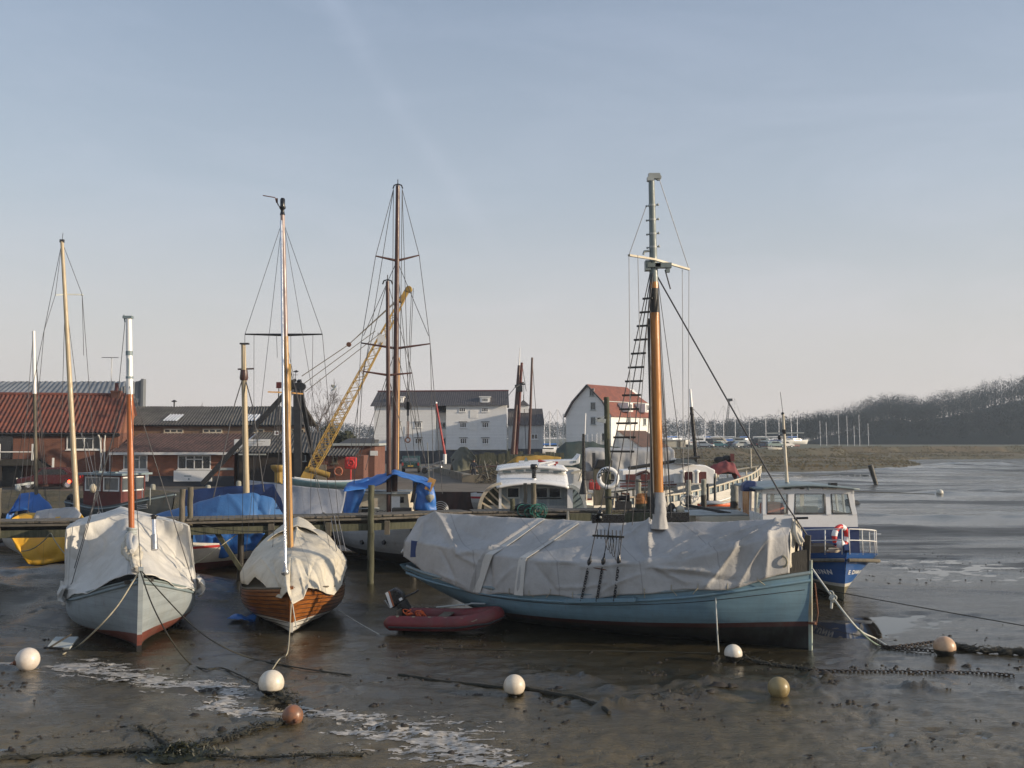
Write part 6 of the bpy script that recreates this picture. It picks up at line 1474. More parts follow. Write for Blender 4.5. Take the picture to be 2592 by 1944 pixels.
def setup_mid2():
 g = M_
 # --- houseboat stern with white wheelhouse and slatted quarter arches
 d = 45.0; c = P(1345, 1330, d)
 t = thing('houseboat', (c.x, d, .2), 'grey houseboat with curved white roofed deckhouse and slatted quarter arches', 'houseboat')
 T = frame(c.x, d + 4.6, .1, .05, 1.0); H = Hull(T, 9.5, [(0, 1.9), (.4, 2.1), (.85, 1.3), (1, .05)], [(0, 1.9), (.5, 1.7), (1, 2.3)], [(0, .3), (.25, 0), (1, 0)])
 H.build('hull', hull_mat('houseboat_hull', [(-9, (.03, .03, .03)), (.6, (.40, .41, .40))]), t)
 X = lambda px: P(px, 0, d).x
 Z = lambda py, dd=d: P(0, py, dd).z
 x0, x1, zb, zr = X(1268), X(1432), Z(1296), Z(1226)
 m = MB(); m.b2(x0, x1, d, d + 4, zb - .5, zr); body = m.build('deckhouse', g['greyboard'], t)
 for px in (1300, 1370, 1402): m = MB(); m.b2(X(px - 14), X(px + 12), d - .03, d - .003, Z(1258), Z(1236)); m.build('window', g['darkglass'], body)
 for px in (1300, 1370, 1402):
  m = MB(); a_, b_ = X(px - 14), X(px + 12); z0, z1 = Z(1258), Z(1236)
  m.b2(a_ - .06, b_ + .06, d - .06, d - .002, z0 - .07, z0 - .003); m.b2(a_ - .06, b_ + .06, d - .06, d - .002, z1 + .003, z1 + .07); m.b2(a_ - .06, a_ - .003, d - .06, d - .002, z0, z1); m.b2(b_ + .003, b_ + .06, d - .06, d - .002, z0, z1); m.build('window_frame', g['palegrey'], body)
 m = MB()
 for px in (1317, 1358, 1385): m.b2(X(px) - .05, X(px) + .05, d - .05, d - .002, zb - .5, Z(1262))
 m.b2(X(1355), X(1420), d - .06, d - .002, Z(1262), Z(1259.5)); m.build('door_frame', g['palegrey'], body)
 # curved roof: high lantern at the back, front canopy sloping to the camera
 def rc(px): k = (px - 1346) / 90.0; return k
 def can(u, v):
  px = 1258 + 176 * u; k = 2 * u - 1
  z = Z(1222 + 11 * k * k - 0 * v, d - .7) * 1.0 + (Z(1196 + 4 * k * k, d + .8) - Z(1222 + 11 * k * k, d - .7)) * v
  return V((X(px) * (1 + .0 * v), d - .75 + 1.6 * v, z))
 m = MB(); m.grid(can, 20, 6); r1 = m.build('roof', g['whiteg'], t, solid=.09)
 m = MB()
 def wall(u, v):
  k = 2 * u - 1; px = 1260 + 172 * u; return V((X(px), d + .86, Z(1196 + 4 * k * k, d + .8) + (Z(1184 + 8 * k * k, d + .85) - Z(1196 + 4 * k * k, d + .8)) * v - .02))
 m.grid(wall, 20, 3); m.build('clerestory', g['whiteg'], r1, solid=.08)
 m = MB()
 def top(u, v):
  k = 2 * u - 1; px = 1256 + 180 * u; return V((X(px), d + .6 + 4.0 * v, Z(1180 + 9 * k * k, d + .85) + .1 * v))
 m.grid(top, 20, 6); m.build('upper_roof', g['whiteg'], r1, solid=.07)
 m = MB()
 for px in (1283, 1315, 1341, 1378, 1410):
  k = (px - 1346) / 86.0; zc = (Z(1196 + 4 * k * k, d + .8) + Z(1184 + 8 * k * k, d + .85)) / 2 - .01; w_ = .19
  m.b2(X(px) - w_, X(px) + w_, d + .835, d + .857, zc - .045, zc + .045)
 m.build('clerestory_window', g['bluegrey'], r1)
 m = MB(); m.b2(x1 - .02, x1 + .22, d - .5, d + .1, zb - .5, zr - .05); m.b2(x0 - .08, x0 + .04, d - .2, d + .1, zb - .5, zr); m.build('corner_post', g['whiteg'], t)
 xs = X(1350); m = MB(); m.lathe((xs, d - .2, Z(1212, d - .2)), [(.1, 0), (.1, .4), (.17, .43), (.17, .62), (.12, .66)], 12); m.build('stove_pipe', g['blackg'], t); m = MB(); m.lathe((xs, d - .2, Z(1216, d - .2) - .02), [(.14, -.05), (.1, .12)], 10); m.build('pipe_collar', g['whiteg'], t)
 # slatted quarter arches
 for sg, cx, w_, h_ in ((-1, X(1270), X(1270) - X(1216), Z(1224) - Z(1294)), (1, X(1436), X(1475) - X(1436), Z(1227) - Z(1292))):
  zb_ = Z(1294); pts = []
  for k in range(15): a_ = math.pi / 2 * k / 14; pts.append((cx + sg * w_ * math.cos(a_), d - .1, zb_ + h_ * math.sin(a_)))
  m = MB()
  for q0, q1 in zip(pts[:-1], pts[1:]): m.bar(V(q0) - V((0, .25, 0)) , V(q1) - V((0, .25, 0)), .5, .15, (0, 0, 1) if abs(q1[2] - q0[2]) < abs(q1[0] - q0[0]) else (1, 0, 0))
  ar = m.build('quarter_arch', g['cream'] if sg < 0 else g['palegrey'], t)
  m = MB()
  for k in range(1, 5):
   a_ = math.pi / 2 * (k + .2) / 5.6; e = V((cx + sg * w_ * math.cos(a_) * .93, d - .1, zb_ + h_ * math.sin(a_) * .93)); b_ = V((cx + sg * w_ * (.05 + .2 * (5 - k) / 5), d - .1, zb_)) if sg < 0 else V((cx + sg * w_ * .0 + .05, d + .3, zb_ + .2 * k - .2))
   m.bar(b_ if sg > 0 else V((e.x + .55 + .12 * k, d - .1, max(zb_, e.z - .95))), e, .07, .05, (0, 1, 0))
  m.build('slat', g['cream'] if sg < 0 else g['bluegrey'], t)
  m = MB(); m.add([V(p_) + V((0, .35, 0)) for p_ in pts] + [V((cx, d + .25, zb_))], [tuple(range(16))]); m.build('quarter_panel', g['greenwood'] if sg < 0 else g['bluegrey'], t, solid=.05)
 # inflatable life raft frame on roof
 q0 = P(1362, 1172, d + 2); t2 = thing('boat_hook_rack', q0, 'red and white painted poles lying on the houseboat roof', 'poles')
 m = MB(); m.tube([P(1362, 1166, d + 2), P(1408, 1176, d + 2)], .07, 6); m.tube([P(1368, 1172, d + 2.2), P(1412, 1171, d + 2)], .06, 6); m.build('red_pole', g['redp'], t2); m = MB(); m.tube([P(1364, 1174, d + 1.9), P(1398, 1168, d + 2)], .06, 6); m.tube([P(1385, 1177, d + 1.9), P(1405, 1172, d + 2)], .07, 6); m.build('white_pole', g['whiteg'], t2)
 # --- white motor cruiser behind
 d = 60.0; X = lambda px: P(px, 0, d).x; Z = lambda py: P(0, py, d).z
 t = thing('white_cruiser', (X(1400), d, 0), 'white motor cruiser with flared cabin top behind the houseboat roof', 'motor cruiser')
 T = frame(X(1395), d + .5, .0, .95, -.3); H = Hull(T, 9.5, [(0, 1.3), (.5, 1.6), (.85, 1.0), (1, .05)], [(0, 1.7), (.5, 1.7), (1, 2.2)], [(0, .3), (.3, 0), (1, .1)], .6)
 H.build('hull', hull_mat('cruiser_hull', [(-9, (.03, .03, .03)), (.5, (.62, .62, .61)), (1.35, (.42, .03, .04)), (1.5, (.7, .7, .69))], wob=0), t); H.deck('deck', g['whiteg'], t, -.05)
 m = MB(); m.prism([(X(1318), d - .8, Z(1180)), (X(1462), d - .8, Z(1186)), (X(1470), d - .8, Z(1240)), (X(1325), d - .8, Z(1240))], (0, 2.6, 0)); cb = m.build('cabin', g['white'], t, bev=.08)
 m = MB(); m.prism([(X(1312), d - 1.0, Z(1168)), (X(1450), d - 1.0, Z(1163)), (X(1462), d - 1.0, Z(1148)), (X(1460), d - 1, Z(1172)), (X(1440), d - 1, Z(1178)), (X(1318), d - 1.0, Z(1176))], (0, 3.0, 0)); m.build('flybridge', g['whiteg'], cb, bev=.05)
 m = MB(); m.prism([(X(1325), d - .9, Z(1168)), (X(1330), d - .9, Z(1156)), (X(1337), d - .9, Z(1168))], (0, .4, 0)); m.b2(X(1444), X(1452), d - 1.05, d - 1.003, Z(1170), Z(1165)); m.build('fitting', g['bluegrey'], cb)
 m = MB(); m.bar((X(1440), d - 1, Z(1196)), (X(1472), d - 1, Z(1188)), .12, .12); m.tube([(X(1458), d - 1, Z(1216)), (X(1466), d - 1, Z(1190))], .06, 6); m.tube([(X(1470), d - 1, Z(1214)), (X(1472), d - 1, Z(1180))], .06, 6); m.build('davit', g['cream'], t)
 # --- ketch with ochre sail cover and thin spars
 d = 82.0; X = lambda px: P(px, 0, d).x; Z = lambda py: P(0, py, d).z
 t = thing('ochre_covered_smack', (X(1350), d, .6), 'old smack with mustard sail cover and two slim dark masts in front of granary wing', 'sailing boat')
 T = frame(X(1355), d, .4, .98, -.2); H = Hull(T, 9, [(0, 1), (.5, 1.5), (.85, .9), (1, .05)], [(0, 1.6), (.5, 1.4), (1, 2.0)], [(0, .3), (.3, 0), (1, 0)])
 H.build('hull', hull_mat('smack_hull', [(-9, (.03, .02, .015)), (.6, (.04, .04, .05))]), t)
 tp = [P(1283, 1172, d), P(1310, 1154, d), P(1380, 1150, d), P(1420, 1156, d)]
 def oc(u, v): p = poly4(tp, u); k = 2 * v - 1; return p + V((-.4 * abs(k) * (1 - u), .9 * k, -1.3 * abs(k) ** 1.1))
 cloth('sail_cover', g['tarp_ochre'], t, oc, 30, 14, .08, 1.0, 2)
 mast(t, [P(1298, 1150, d), P(1314, 925, d + .5)], [.2, .13], g['drkwood']); mast(t, [P(1307, 1150, d + .2), P(1321, 918, d + .7)], [.15, .11], g['maroon'], 'topmast'); mast(t, [P(1314, 925, d + .5), P(1316, 880, d + .5)], [.06, .03], g['whiteg'], 'pole_head')
 m = MB(); m.bar(P(1303, 976, d), P(1330, 972, d), .15, .12); m.bar(P(1305, 980, d - .5), P(1325, 968, d + .5), .12, .1); m.box(P(1315, 984, d), (.5, .5, .5)); m.build('crosstree', g['black'], t)
 mast(t, [P(1339, 1150, d), P(1347, 905, d)], [.13, .09], g['drkwood'], 'mizzen_mast')
 wires(t, [(P(1304, 980, d), P(1280, 1010, d)), (P(1326, 975, d), P(1326, 1020, d)), (P(1347, 910, d), P(1356, 1035, d)), (P(1322, 925, d), P(1332, 990, d)), (P(1327, 1035, d), P(1332, 1150, d))], .025)
 # --- dark green sheeted boat below the mill, and long grey sheeted boat
 d = 104.0; X = lambda px: P(px, 0, d).x; Z = lambda py: P(0, py, d).z
 t = thing('green_sheeted_boat', (X(1500), d, 1.6), 'laid up boat under a long dark green sheet below the tide mill', 'boat')
 tp = [P(1408, 1137, d), P(1432, 1118, d), P(1480, 1117, d), P(1540, 1128, d), P(1606, 1138, d)]
 def gr(u, v): p = poly4(tp, u); k = 2 * v - 1; return V((p.x, d + 1.6 * k, p.z + (1.9 - p.z) * abs(k) ** 1.2))
 cloth('sheet', g['tarp_green'], t, gr, 40, 15, .12, .8, 2)
 m = MB(); m.b2(X(1425), X(1590), d - 1, d + 1, 1.6, 2.4); m.build('hull', g['wetwood'], t)
 d = 84.0; X = lambda px: P(px, 0, d).x; Z = lambda py: P(0, py, d).z
 t = thing('grey_sheeted_barge', (X(1585), d, 1.0), 'long barge under a pale grey sheet with hanging pleats behind the life ring', 'barge')
 def gy(u, v):
  x = X(1476) + (X(1697) - X(1476)) * u; k = v; z = Z(1142 - 2 * u)
  if k < .3: return V((x, d + 2.5 - 2.5 * k / .3 * .98, z + .25 - .25 * k / .3))
  q = (k - .3) / .7; return V((x, d - .08 * math.sin(x * 5.2) * q - .3 * q, z - 1.75 * q))
 cloth('sheet', g['tarp_grey'], t, gy, 110, 18, .05, 1.1, 8)
 m = MB(); m.prism([(X(1470), d, .6), (X(1700), d, .6), (X(1706), d, 2.0), (X(1466), d, 2.0)], (0, 3, 0)); m.build('hull', g['wetwood'], t)
 m = MB(); m.b2(X(1493), X(1500), d - .7, d - .3, 1.5, Z(1146)); m.build('post', g['black'], t)
 # --- long white dutch style barge yacht, bow to the right
 d = 52.0; 
 bow = P(1912, 1192, 54); st = P(1440, 1262, 47)
 hx, hy = bow.x - st.x, bow.y - st.y; L = math.hypot(hx, hy)
 t = thing('white_barge_yacht', ((bow.x + st.x) / 2, (bow.y + st.y) / 2, 0), 'long white steel yacht with sweeping bow, bulwark rail and maroon window bands', 'ship')
 T = frame((bow.x + st.x) / 2, (bow.y + st.y) / 2, 0, hx, hy)
 zb, zs_ = bow.z - .1, P(1440, 1275, 47).z
 H = Hull(T, L - .3, [(0, 1.7), (.5, 1.95), (.8, 1.5), (.93, .7), (1, .08)], [(0, zs_), (.35, P(0, 1268, 49).z), (.6, P(0, 1248, 50).z), (.8, P(0, 1224, 52).z), (1, zb)], [(0, .1), (.2, 0), (1, .0)], .5)
 H.build('hull', hull_mat('white_steel_hull', [(-9, (.05, .03, .025)), (.75, (.60, .57, .50)), (1.95, (.62, .6, .55))], grime=(.3, .25, .17), amt=.35), t, n=44)
 H.deck('deck', g['bluegrey'], t, -.25)
 H.rail('rubbing_strake', g['whiteg'], t, .05, -.45, .03)
 H.rail('cap_rail', g['cream'], t, .05, .34, 0, .06, 1)
 m = MB(T)
 for k in range(30):
  for sg in (-1, 1):
   q = H.p(.06 + .93 * k / 29, sg); m.bar(q, q + V((0, 0, .33)), .06, .06)
 m.build('rail_stanchion', g['cream'], t)
 m = MB(T)
 for k in range(29):
  q0, q1 = H.p(.06 + .93 * (k + .12) / 29, -1), H.p(.06 + .93 * (k + .88) / 29, -1); m.add([q0 + V((0, .05, .02)), q1 + V((0, .05, .02)), q1 + V((0, .05, .3)), q0 + V((0, .05, .3))], [(0, 1, 2, 3)])
 m.build('bulwark_panel', g['bluegrey'], t)
 dd = 50.0; X = lambda px: P(px, 0, dd).x; Z = lambda py: P(0, py, dd).z
 m = MB(); m.prism([(X(1565), dd - .3, Z(1238)), (X(1800), dd + .3, Z(1226)), (X(1800), dd + .3, Z(1190)), (X(1776), dd + .3, Z(1178)), (X(1672), dd, Z(1172)), (X(1665), dd, Z(1186)), (X(1565), dd - .3, Z(1190))], (0, 2.0, 0)); cb = m.build('cabin', g['whiteg'], t, bev=.06)
 m = MB()
 for a_, b_ in ((1575, 1600), (1612, 1640), (1716, 1738), (1746, 1772)): m.b2(X(a_), X(b_), dd - .33, dd - .0, Z(1222), Z(1194 if a_ > 1700 else 1200))
 m.build('window', g['maroon'], cb)
 m = MB(); m.b2(X(1692), X(1716), dd - .36, dd - .31, Z(1222), Z(1198)); m.b2(X(1738), X(1745), dd - .36, dd - .31, Z(1222), Z(1198)); m.build('door', g['white'], cb)
 m = MB(); m.bar((X(1560), dd - .38, Z(1230)), (X(1700), dd - .2, Z(1226)), .05, .08); m.bar((X(1560), dd - .38, Z(1224)), (X(1700), dd - .2, Z(1219)), .05, .04); m.build('cabin_stripe', g['maroon'], cb)
 m = MB(); m.prism([(X(1694), dd - .2, Z(1172)), (X(1700), dd - .2, Z(1160)), (X(1742), dd - .2, Z(1163)), (X(1752), dd - .2, Z(1174))], (0, 1.4, 0)); m.build('skylight', g['paleglass'], cb)
 m = MB(); m.lathe((X(1712), dd - .5, Z(1220)), [(.1, 0), (.1, .45), (.13, .5), (.2, .55), (.02, .62)], 10); m.lathe((X(1747), dd - .5, Z(1222)), [(.1, 0), (.1, .5), (.2, .6), (.02, .68)], 10); m.build('ventilator', g['whiteg'], t)
 m = MB(); m.tube([(X(1600), dd - .2, Z(1202)), (X(1625), dd - .2, Z(1192)), (X(1640), dd - .2, Z(1205)), (X(1648), dd - .2, Z(1216))], .07, 6); m.build('awning_rail', g['drkwood'], t)
 m0, m1, mm_ = P(1767, 1215, 51), P(1747, 985, 51), P(1750, 1030, 51)
 mast(t, [m0, mm_], [.12, .09], g['blackg']); mast(t, [mm_, m1], [.085, .05], g['whiteg'], 'topmast')
 m = MB(); m.tube([P(1590, 1186, 50), P(1772, 1157, 50)], [.1, .07], 8); m.build('boom', g['wetwood'], t)
 wires(t, [(mm_, P(1795, 1230, 51)), (mm_, P(1738, 1210, 51)), (mm_, P(1905, 1190, 54)), (m1, P(1745, 450, 51)) if False else (mm_, P(1716, 1200, 51))], .014)
 m = MB(); m.tube([P(1902, 1192, 54), P(1900, 1135, 54)], .035, 6); m.build('jackstaff', g['cream'], t)
 m = MB(); m.box(P(1908, 1205, 53.6), (.35, .35, .3)); m.box(P(1918, 1212, 53.5), (.2, .3, .3)); m.build('anchor', g['wetwood'], t)
 # sheeted dinghy and gear on its foredeck
 q = P(1830, 1195, 52); t2 = thing('maroon_sheeted_tender', (q.x, 52, q.z - .3), 'tender under faded maroon sheets on the white yacht foredeck', 'dinghy')
 tp = [P(1780, 1196, 52), P(1808, 1176, 52), P(1836, 1168, 52), P(1856, 1172, 52), P(1868, 1196, 52)]
 def ms(u, v): p = poly4(tp, u); k = 2 * v - 1; return p + V((0, .6 * k, -.5 * abs(k) ** 1.5))
 cloth('sheet', pm('faded_maroon_cloth', (.22, .05, .05), (.15, .035, .035), .7, 3), t2, ms, 30, 13, .06, 2.5, 5)
 m = MB(); m.prism([P(1785, 1200, 51.8), P(1865, 1200, 51.8), P(1860, 1188, 51.8), P(1790, 1188, 51.8)], (0, .9, 0)); m.build('hull', g['wetwood'], t2)
 q = P(1828, 1165, 52.4); t2 = thing('outboard_stack', q, 'black sheeted gear heaped behind the maroon tender', 'gear')
 m = MB(); m.ball(q + V((-.1, .2, .0)), .32, 10, sq=.6); m.ball(q + V((.3, .2, .06)), .3, 10, sq=.7); m.bar(q + V((-.5, -.1, -.12)), q + V((.35, -.1, -.08)), .06, .05); m.build('bundle', g['rubber'], t2)
 m = MB(); m.box(P(1853, 1158, 52.3), (.2, .2, .4)); m.build('flag_roll', g['maroon'], t2)
 # black funnel-like drum, red fuel cans and crates on board
 q = P(1520, 1172, 48); t2 = thing('sheeted_binnacle', (q.x, 48, q.z - .5), 'black sheeted box behind the white life ring', 'box')
 m = MB(); m.prism([P(1505, 1185, 48), P(1550, 1185, 48), P(1551, 1164, 48), P(1513, 1163, 48)], (0, .9, 0)); m.build('cover', g['rubber'], t2, bev=.06); m = MB(); m.b2(q.x - .3, q.x + .4, 48.1, 48.7, 1.5, P(0, 1186, 48).z); m.build('base', g['oldwood'], t2)
 for px, lab in ((1497, 'red fuel can left of its twin below the life ring'), (1512, 'red fuel can right of its twin below the life ring')):
  q = P(px, 1240, 46.5); t2 = thing('fuel_can', (q.x, 46.5, q.z), lab, 'fuel can', 'red fuel cans on deck')
  m = MB(); m.b2(q.x - .12, q.x + .12, 46.35, 46.65, q.z, q.z + .36); m.build('can', g['redp'], t2, bev=.05); m = MB(); m.torus((q.x, 46.5, q.z + .4), .07, .018, (0, 1, 0), 10, 4); m.build('handle', g['redp'], t2)
 # thin pole with white top on the cruiser quarter
 t2 = thing('pole_mast', P(1478, 1242, 43), 'black pole with white painted top beside the houseboat', 'pole')
 mast(t2, [P(1478, 1245, 43), P(1477, 1098, 43)], [.1, .06], g['blackg'], 'pole'); mast(t2, [P(1480, 1100, 43), P(1482, 1046, 43)], [.035, .03], g['whiteg'], 'pole_top'); MB().lathe(P(1478, 1245, 43), [(.22, -.1), (.2, 0), (.09, .5)], 10).build('foot', g['black'], t2)
# ---------- jetty and the boats lying on the mud in front of it
JL = [(-1500, 27.5), (-60, 32.1), (480, 33.3), (940, 35.0), (1200, 36.8), (1560, 37.6), (1880, 38.4)]
def jet(px):
 for (a, da), (b, db) in zip(JL[:-1], JL[1:]):
  if a <= px <= b: d = da + (db - da) * (px - a) / (b - a); break
 return P(px, 0, d).x, d
JZ = 2.33
def setup_jetty():
 g = M_
 x, d = jet(700); t = thing('jetty', (x, d, 0), 'long weathered timber jetty on piles running behind the three near boats', 'jetty')
 rg = random.Random(2)
 pts = [V((*jet(px), JZ)) for px in (-700, -60, 200, 480, 940, 1200, 1560, 1880)]
 m = MB()
 for a, b in zip(pts[:-1], pts[1:]):
  L = (b - a).length; n = int(L / .19); ux = (b - a).normalized(); nv = V((-ux.y, ux.x, 0))
  for k in range(n):
   c = a + ux * (k + .5) * L / n; w_ = 1.25 + rg.uniform(-.04, .04)
   m.box(c + nv * (.66 + rg.uniform(-.02, .02)) - V((0, 0, .035 + rg.uniform(0, .012))), (L / n - .012, w_, .06), Matrix((ux, nv, V((0, 0, 1)))).transposed())
 m.build('deck', g['deckwood'], t)
 for z0, h, off in ((JZ - .10, .07, -.015), (JZ - .30, .24, .03)):
  m = MB()
  for a, b in zip(pts[:-1], pts[1:]):
   ux = (b - a).normalized(); nv = V((-ux.y, ux.x, 0)); m.bar(a + nv * off + V((0, 0, z0 - JZ - h / 2)), b + nv * off + V((0, 0, z0 - JZ - h / 2)), .09, h)
  m.build('fascia_beam', g['deckwood'] if off < .02 else g['greenwood'], t)
 m = MB()
 for a, b in zip(pts[:-1], pts[1:]):
  ux = (b - a).normalized(); nv = V((-ux.y, ux.x, 0)); m.bar(a + nv * 1.2 + V((0, 0, -.25)), b + nv * 1.2 + V((0, 0, -.25)), .1, .3)
 m.build('rear_beam', g['wetwood'], t)
 piles = [(31, 1235, .085, 'oldwood', 0), (484, 1238, .095, 'oldwood', -.12), (504, 1233, .095, 'oldwood', .35), (949, 1228, .11, 'greenwood', -.15), (1349, 1223, .1, 'oldwood', -.05), (1329, 1223, .07, 'oldwood', 1.0), (1297, 1262, .09, 'greenwood', .1),
    (1607, 1213, .11, 'piletop', 1.3), (1637, 1215, .11, 'piletop', .3), (1731, 1215, .1, 'piletop', 1.3), (1768, 1213, .1, 'piletop', 1.3), (1845, 1228, .17, 'piletop', .4)]
 for px, ty, r, mt, off in piles:
  x, d = jet(px); d += off; x = P(px, 0, d).x; zt = P(px, ty, d).z; zb = -.5
  zc = max(JZ - .15, zt - .62) if mt == 'piletop' else JZ - .6
  m = MB(); n = 7; m.tube([(x + .012 * math.sin(k * 2.1 + px), d, zc + (zt - zc) * k / n) for k in range(n + 1)], [r * (1 + .05 * math.sin(k * 3 + px)) for k in range(n + 1)], 12)
  m.build('pile', g[mt], t)
  m = MB(); m.tube([(x + .01 * math.sin(k * 2 + px), d, zb + (zc - .004 - zb) * k / n) for k in range(n + 1)], [r * (1.1 + .06 * math.sin(k * 2.7 + px)) for k in range(n + 1)], 12)
  m.build('pile_foot', g['wetwood'] if px != 949 else g['greenwood'], t)
 for px in (200, 350, 620, 800, 1050, 1450, 1560):
  x, d = jet(px); m = MB(); m.tube([(x, d + .5, -.5), (x, d + .5, JZ - .35)], .11, 8); m.build('pile_foot', g['wetwood'], t)
 for px, s_ in ((812, 1), (700, 1), (560, -1)):
  x, d = jet(px); m = MB(); m.bar((x, d + .25, JZ - .4), (x - .9 * s_, d + .25, .6), .09, .14); m.build('brace', g['greenwood'], t)
 # timber stump ends and bolts
 for px in (706, 745, 846, 990):
  x, d = jet(px); m = MB(); m.b2(x - .09, x + .09, d - .16, d - .055, JZ - .7, JZ - .22); m.build('fender_block', g['oldwood'], t)
 # dark wharf face on the right
 m = MB(); x0, d0 = jet(1430); x1, d1 = jet(1690)
 m.prism([(x0, d0 - .06, 1.0), (x1, d1 - .06, 1.0), (x1, d1 - .06, JZ - .11), (x0, d0 - .06, JZ - .11)], (0, -.06, 0)); m.build('wharf_face', g['greenwood'], t)
 # tall pole with floodlight and the life ring on it
 x, d = jet(1537); d += -.25; p0, p1 = P(1541, 1320, d), P(1535, 1005, d)
 t2 = thing('lamp_pole', (p0.x, d, JZ), 'tall mossy timber pole with small floodlight standing on the jetty', 'pole')
 m = MB(); m.tube([p0.lerp(p1, k / 8) + V((.01 * math.sin(k * 2), 0, 0)) for k in range(9)], [.125 - .003 * k for k in range(9)], 12); m.build('pole', g['greenwood'], t2)
 q = P(1522, 1064, d - .1); m = MB(); m.box(q, (.32, .2, .16), Matrix.Rotation(.2, 3, 'Y')); m.bar(q + V((.15, .05, 0)), q + V((.34, .1, .0)), .04, .04); m.prism([q + V((-.22, -.1, .06)), q + V((.1, -.1, .16)), q + V((.12, -.1, .12)), q + V((-.2, -.1, .02))], (0, .2, 0)); m.build('floodlight', g['palegrey'], t2)
 m = MB(); m.tube([P(1542, 1110, d - .13), P(1543, 1200, d - .13)], .02, 5); m.bar(P(1542, 1216, d - .15), P(1640, 1219, d - .1), .05, .06); m.bar(P(1525, 1258, d - .14), P(1570, 1259, d - .14), .04, .06); m.build('bracket', g['black'], t2)
 c = P(1539, 1210, d - .26); R_, r_ = .335, .088
 t3 = thing('life_ring', (c.x, c.y, c.z - .42), 'white life ring lettered W D Co hung on the mossy pole', 'lifebuoy')
 m = MB(); m.torus(c, R_, r_, (0, 1, 0), 40, 14); m.build('ring', g['whiteg'], t3)
 m = MB(); 
 for a_ in (1.42, -1.62): e = V((math.cos(a_), 0, math.sin(a_))); m.torus(c + e * R_, r_ + .006, .012, (-e.z, 0, e.x), 14, 4)
 m.tube([c + V((.02, -.02, .43)), c + V((.03, -.09, .0)), c + V((-.02, -.02, -.42))], .008, 4)
 m.build('grab_line', g['wire'], t3)
 m = MB()
 # letters run along the ring with their heads towards the hub
 for ch, ang, sz in (('W', 104, .115), ('D', 131, .11), ('C', 156, .105), ('o', 174, .085)):
  a_ = math.radians(ang); e = V((math.cos(a_), 0, math.sin(a_))); up = -e; rt = V((0, -1, 0)).cross(up) * -1
  rt = up.cross(V((0, -1, 0))); 
  M4 = Matrix((rt, up, V((0, -1, 0)))).transposed().to_4x4(); M4.translation = c + e * R_ + V((0, -r_ - .002, 0))
  m.text(ch, sz * 1.75, M4, .006, .007)
 m.build('lettering', g['black'], t3)
 # mooring ropes heaped on the jetty
 x, d = jet(1349); t2 = thing('green_rope_coil', (x, d, JZ), 'tangled teal green mooring rope hung round the jetty pile', 'rope'); rg = random.Random(6)
 m = MB()
 for k in range(11):
  cx = x + rg.uniform(-.5, .45); m.torus((cx, d - .16 + rg.uniform(-.05, .1), JZ - .0 + rg.uniform(-.12, .06)), rg.uniform(.13, .3), .014, (rg.uniform(-.5, .5), 1, rg.uniform(-.3, .8)), 20, 5)
 m.build('coil', g['ropeg'], t2)
 m = MB(); m.lathe((x - .35, d + .25, JZ), [(.38, 0), (.4, .1), (.25, .22), (.1, .27)], 14); thing_mesh(m, 'rubber_mat_roll', g['rubber'], 'black heap of hose behind the jetty pile with green rope', 'hose')
 px = 1616; x, d = jet(px); d += .5; x = P(px, 0, d).x; t2 = thing('hawser_coil', (x, d, JZ), 'orange hawser coiled high round a stub post on the jetty', 'rope')
 m = MB(); z = P(px, 1273, d).z; 
 for k in range(7): m.torus((x + .01 * (k % 2), d, z + .055 * k), .235 - .006 * k * (1 if k < 4 else 2.2), .036, (.05 * (k % 3 - 1), .04, 1), 24, 7)
 m.build('coil', g['ropeo'], t2); m = MB(); m.lathe((x, d, JZ - .1), [(.26, 0), (.26, z - JZ + .08)], 14); m.build('stub_post', g['greenwood'], t2)
 px = 1570; x, d = jet(px); d += .3; x = P(px, 0, d).x; t2 = thing('mooring_winch', (x, d, JZ), 'rusty black hand winch on the jetty beside the lamp pole', 'winch')
 m = MB(); m.b2(x - .3, x + .3, d - .2, d + .2, JZ - .2, JZ + .3); m.build('frame', g['black'], t2); m = MB(); m.lathe((x - .25, d, JZ + .42), [(.2, 0), (.2, .05), (.1, .08), (.1, .38), (.2, .42), (.2, .48)], 14, (1, 0, 0)); m.build('drum', g['chain'], t2); m = MB(); m.torus((x + .05, d - .1, JZ + .58), .13, .022, (.2, .2, 1), 14, 5); m.build('handwheel', g['rust'], t2)
 # vent pipe, pale fender post
 x, d = jet(1433); m = MB(); m.lathe((x, d - .15, JZ - .45), [(.05, 0), (.07, .12), (.05, .3), (.045, .42)], 10); thing_mesh(m, 'pale_fender', g['cream'], 'small pale rope fender hanging on the jetty edge', 'fender')
 # clutter to the right of the big mast
 px = 1705; x, d = jet(px); d -= 1.2; x = P(px, 0, d).x; 
 t2 = thing('stowed_buoy', (P(1722, 0, d).x, d, JZ - .3), 'dirty pale net buoy on the jetty right of the big mast', 'buoy'); q = P(1722, 1290, d); MB().ball(q, .16, 14).build('float', g['cream'], t2); m = MB(); m.tube([q + V((0, 0, .14)), q + V((.02, 0, .27))], .03); m.build('neck', g['rope'], t2)
 q = P(1700, 1287, d); t2 = thing('black_float', q - V((0, 0, .3)), 'black float with white patch right of the big mast', 'float'); m = MB(); m.ball(q, .15, 12, sq=1.4); m.build('float', g['rubber'], t2); m = MB(); m.ball(q + V((.09, -.1, -.06)), .06, 8); m.build('patch', g['whiteg'], t2)
 # cream punt and orange dinghy beyond
 d = 37.0; X = lambda px: P(px, 0, d).x; Z = lambda py: P(0, py, d).z
 t2 = thing('cream_pontoon', (X(1800), d, 0), 'flat cream painted pontoon with pale deck beside the white wheelhouse', 'pontoon')
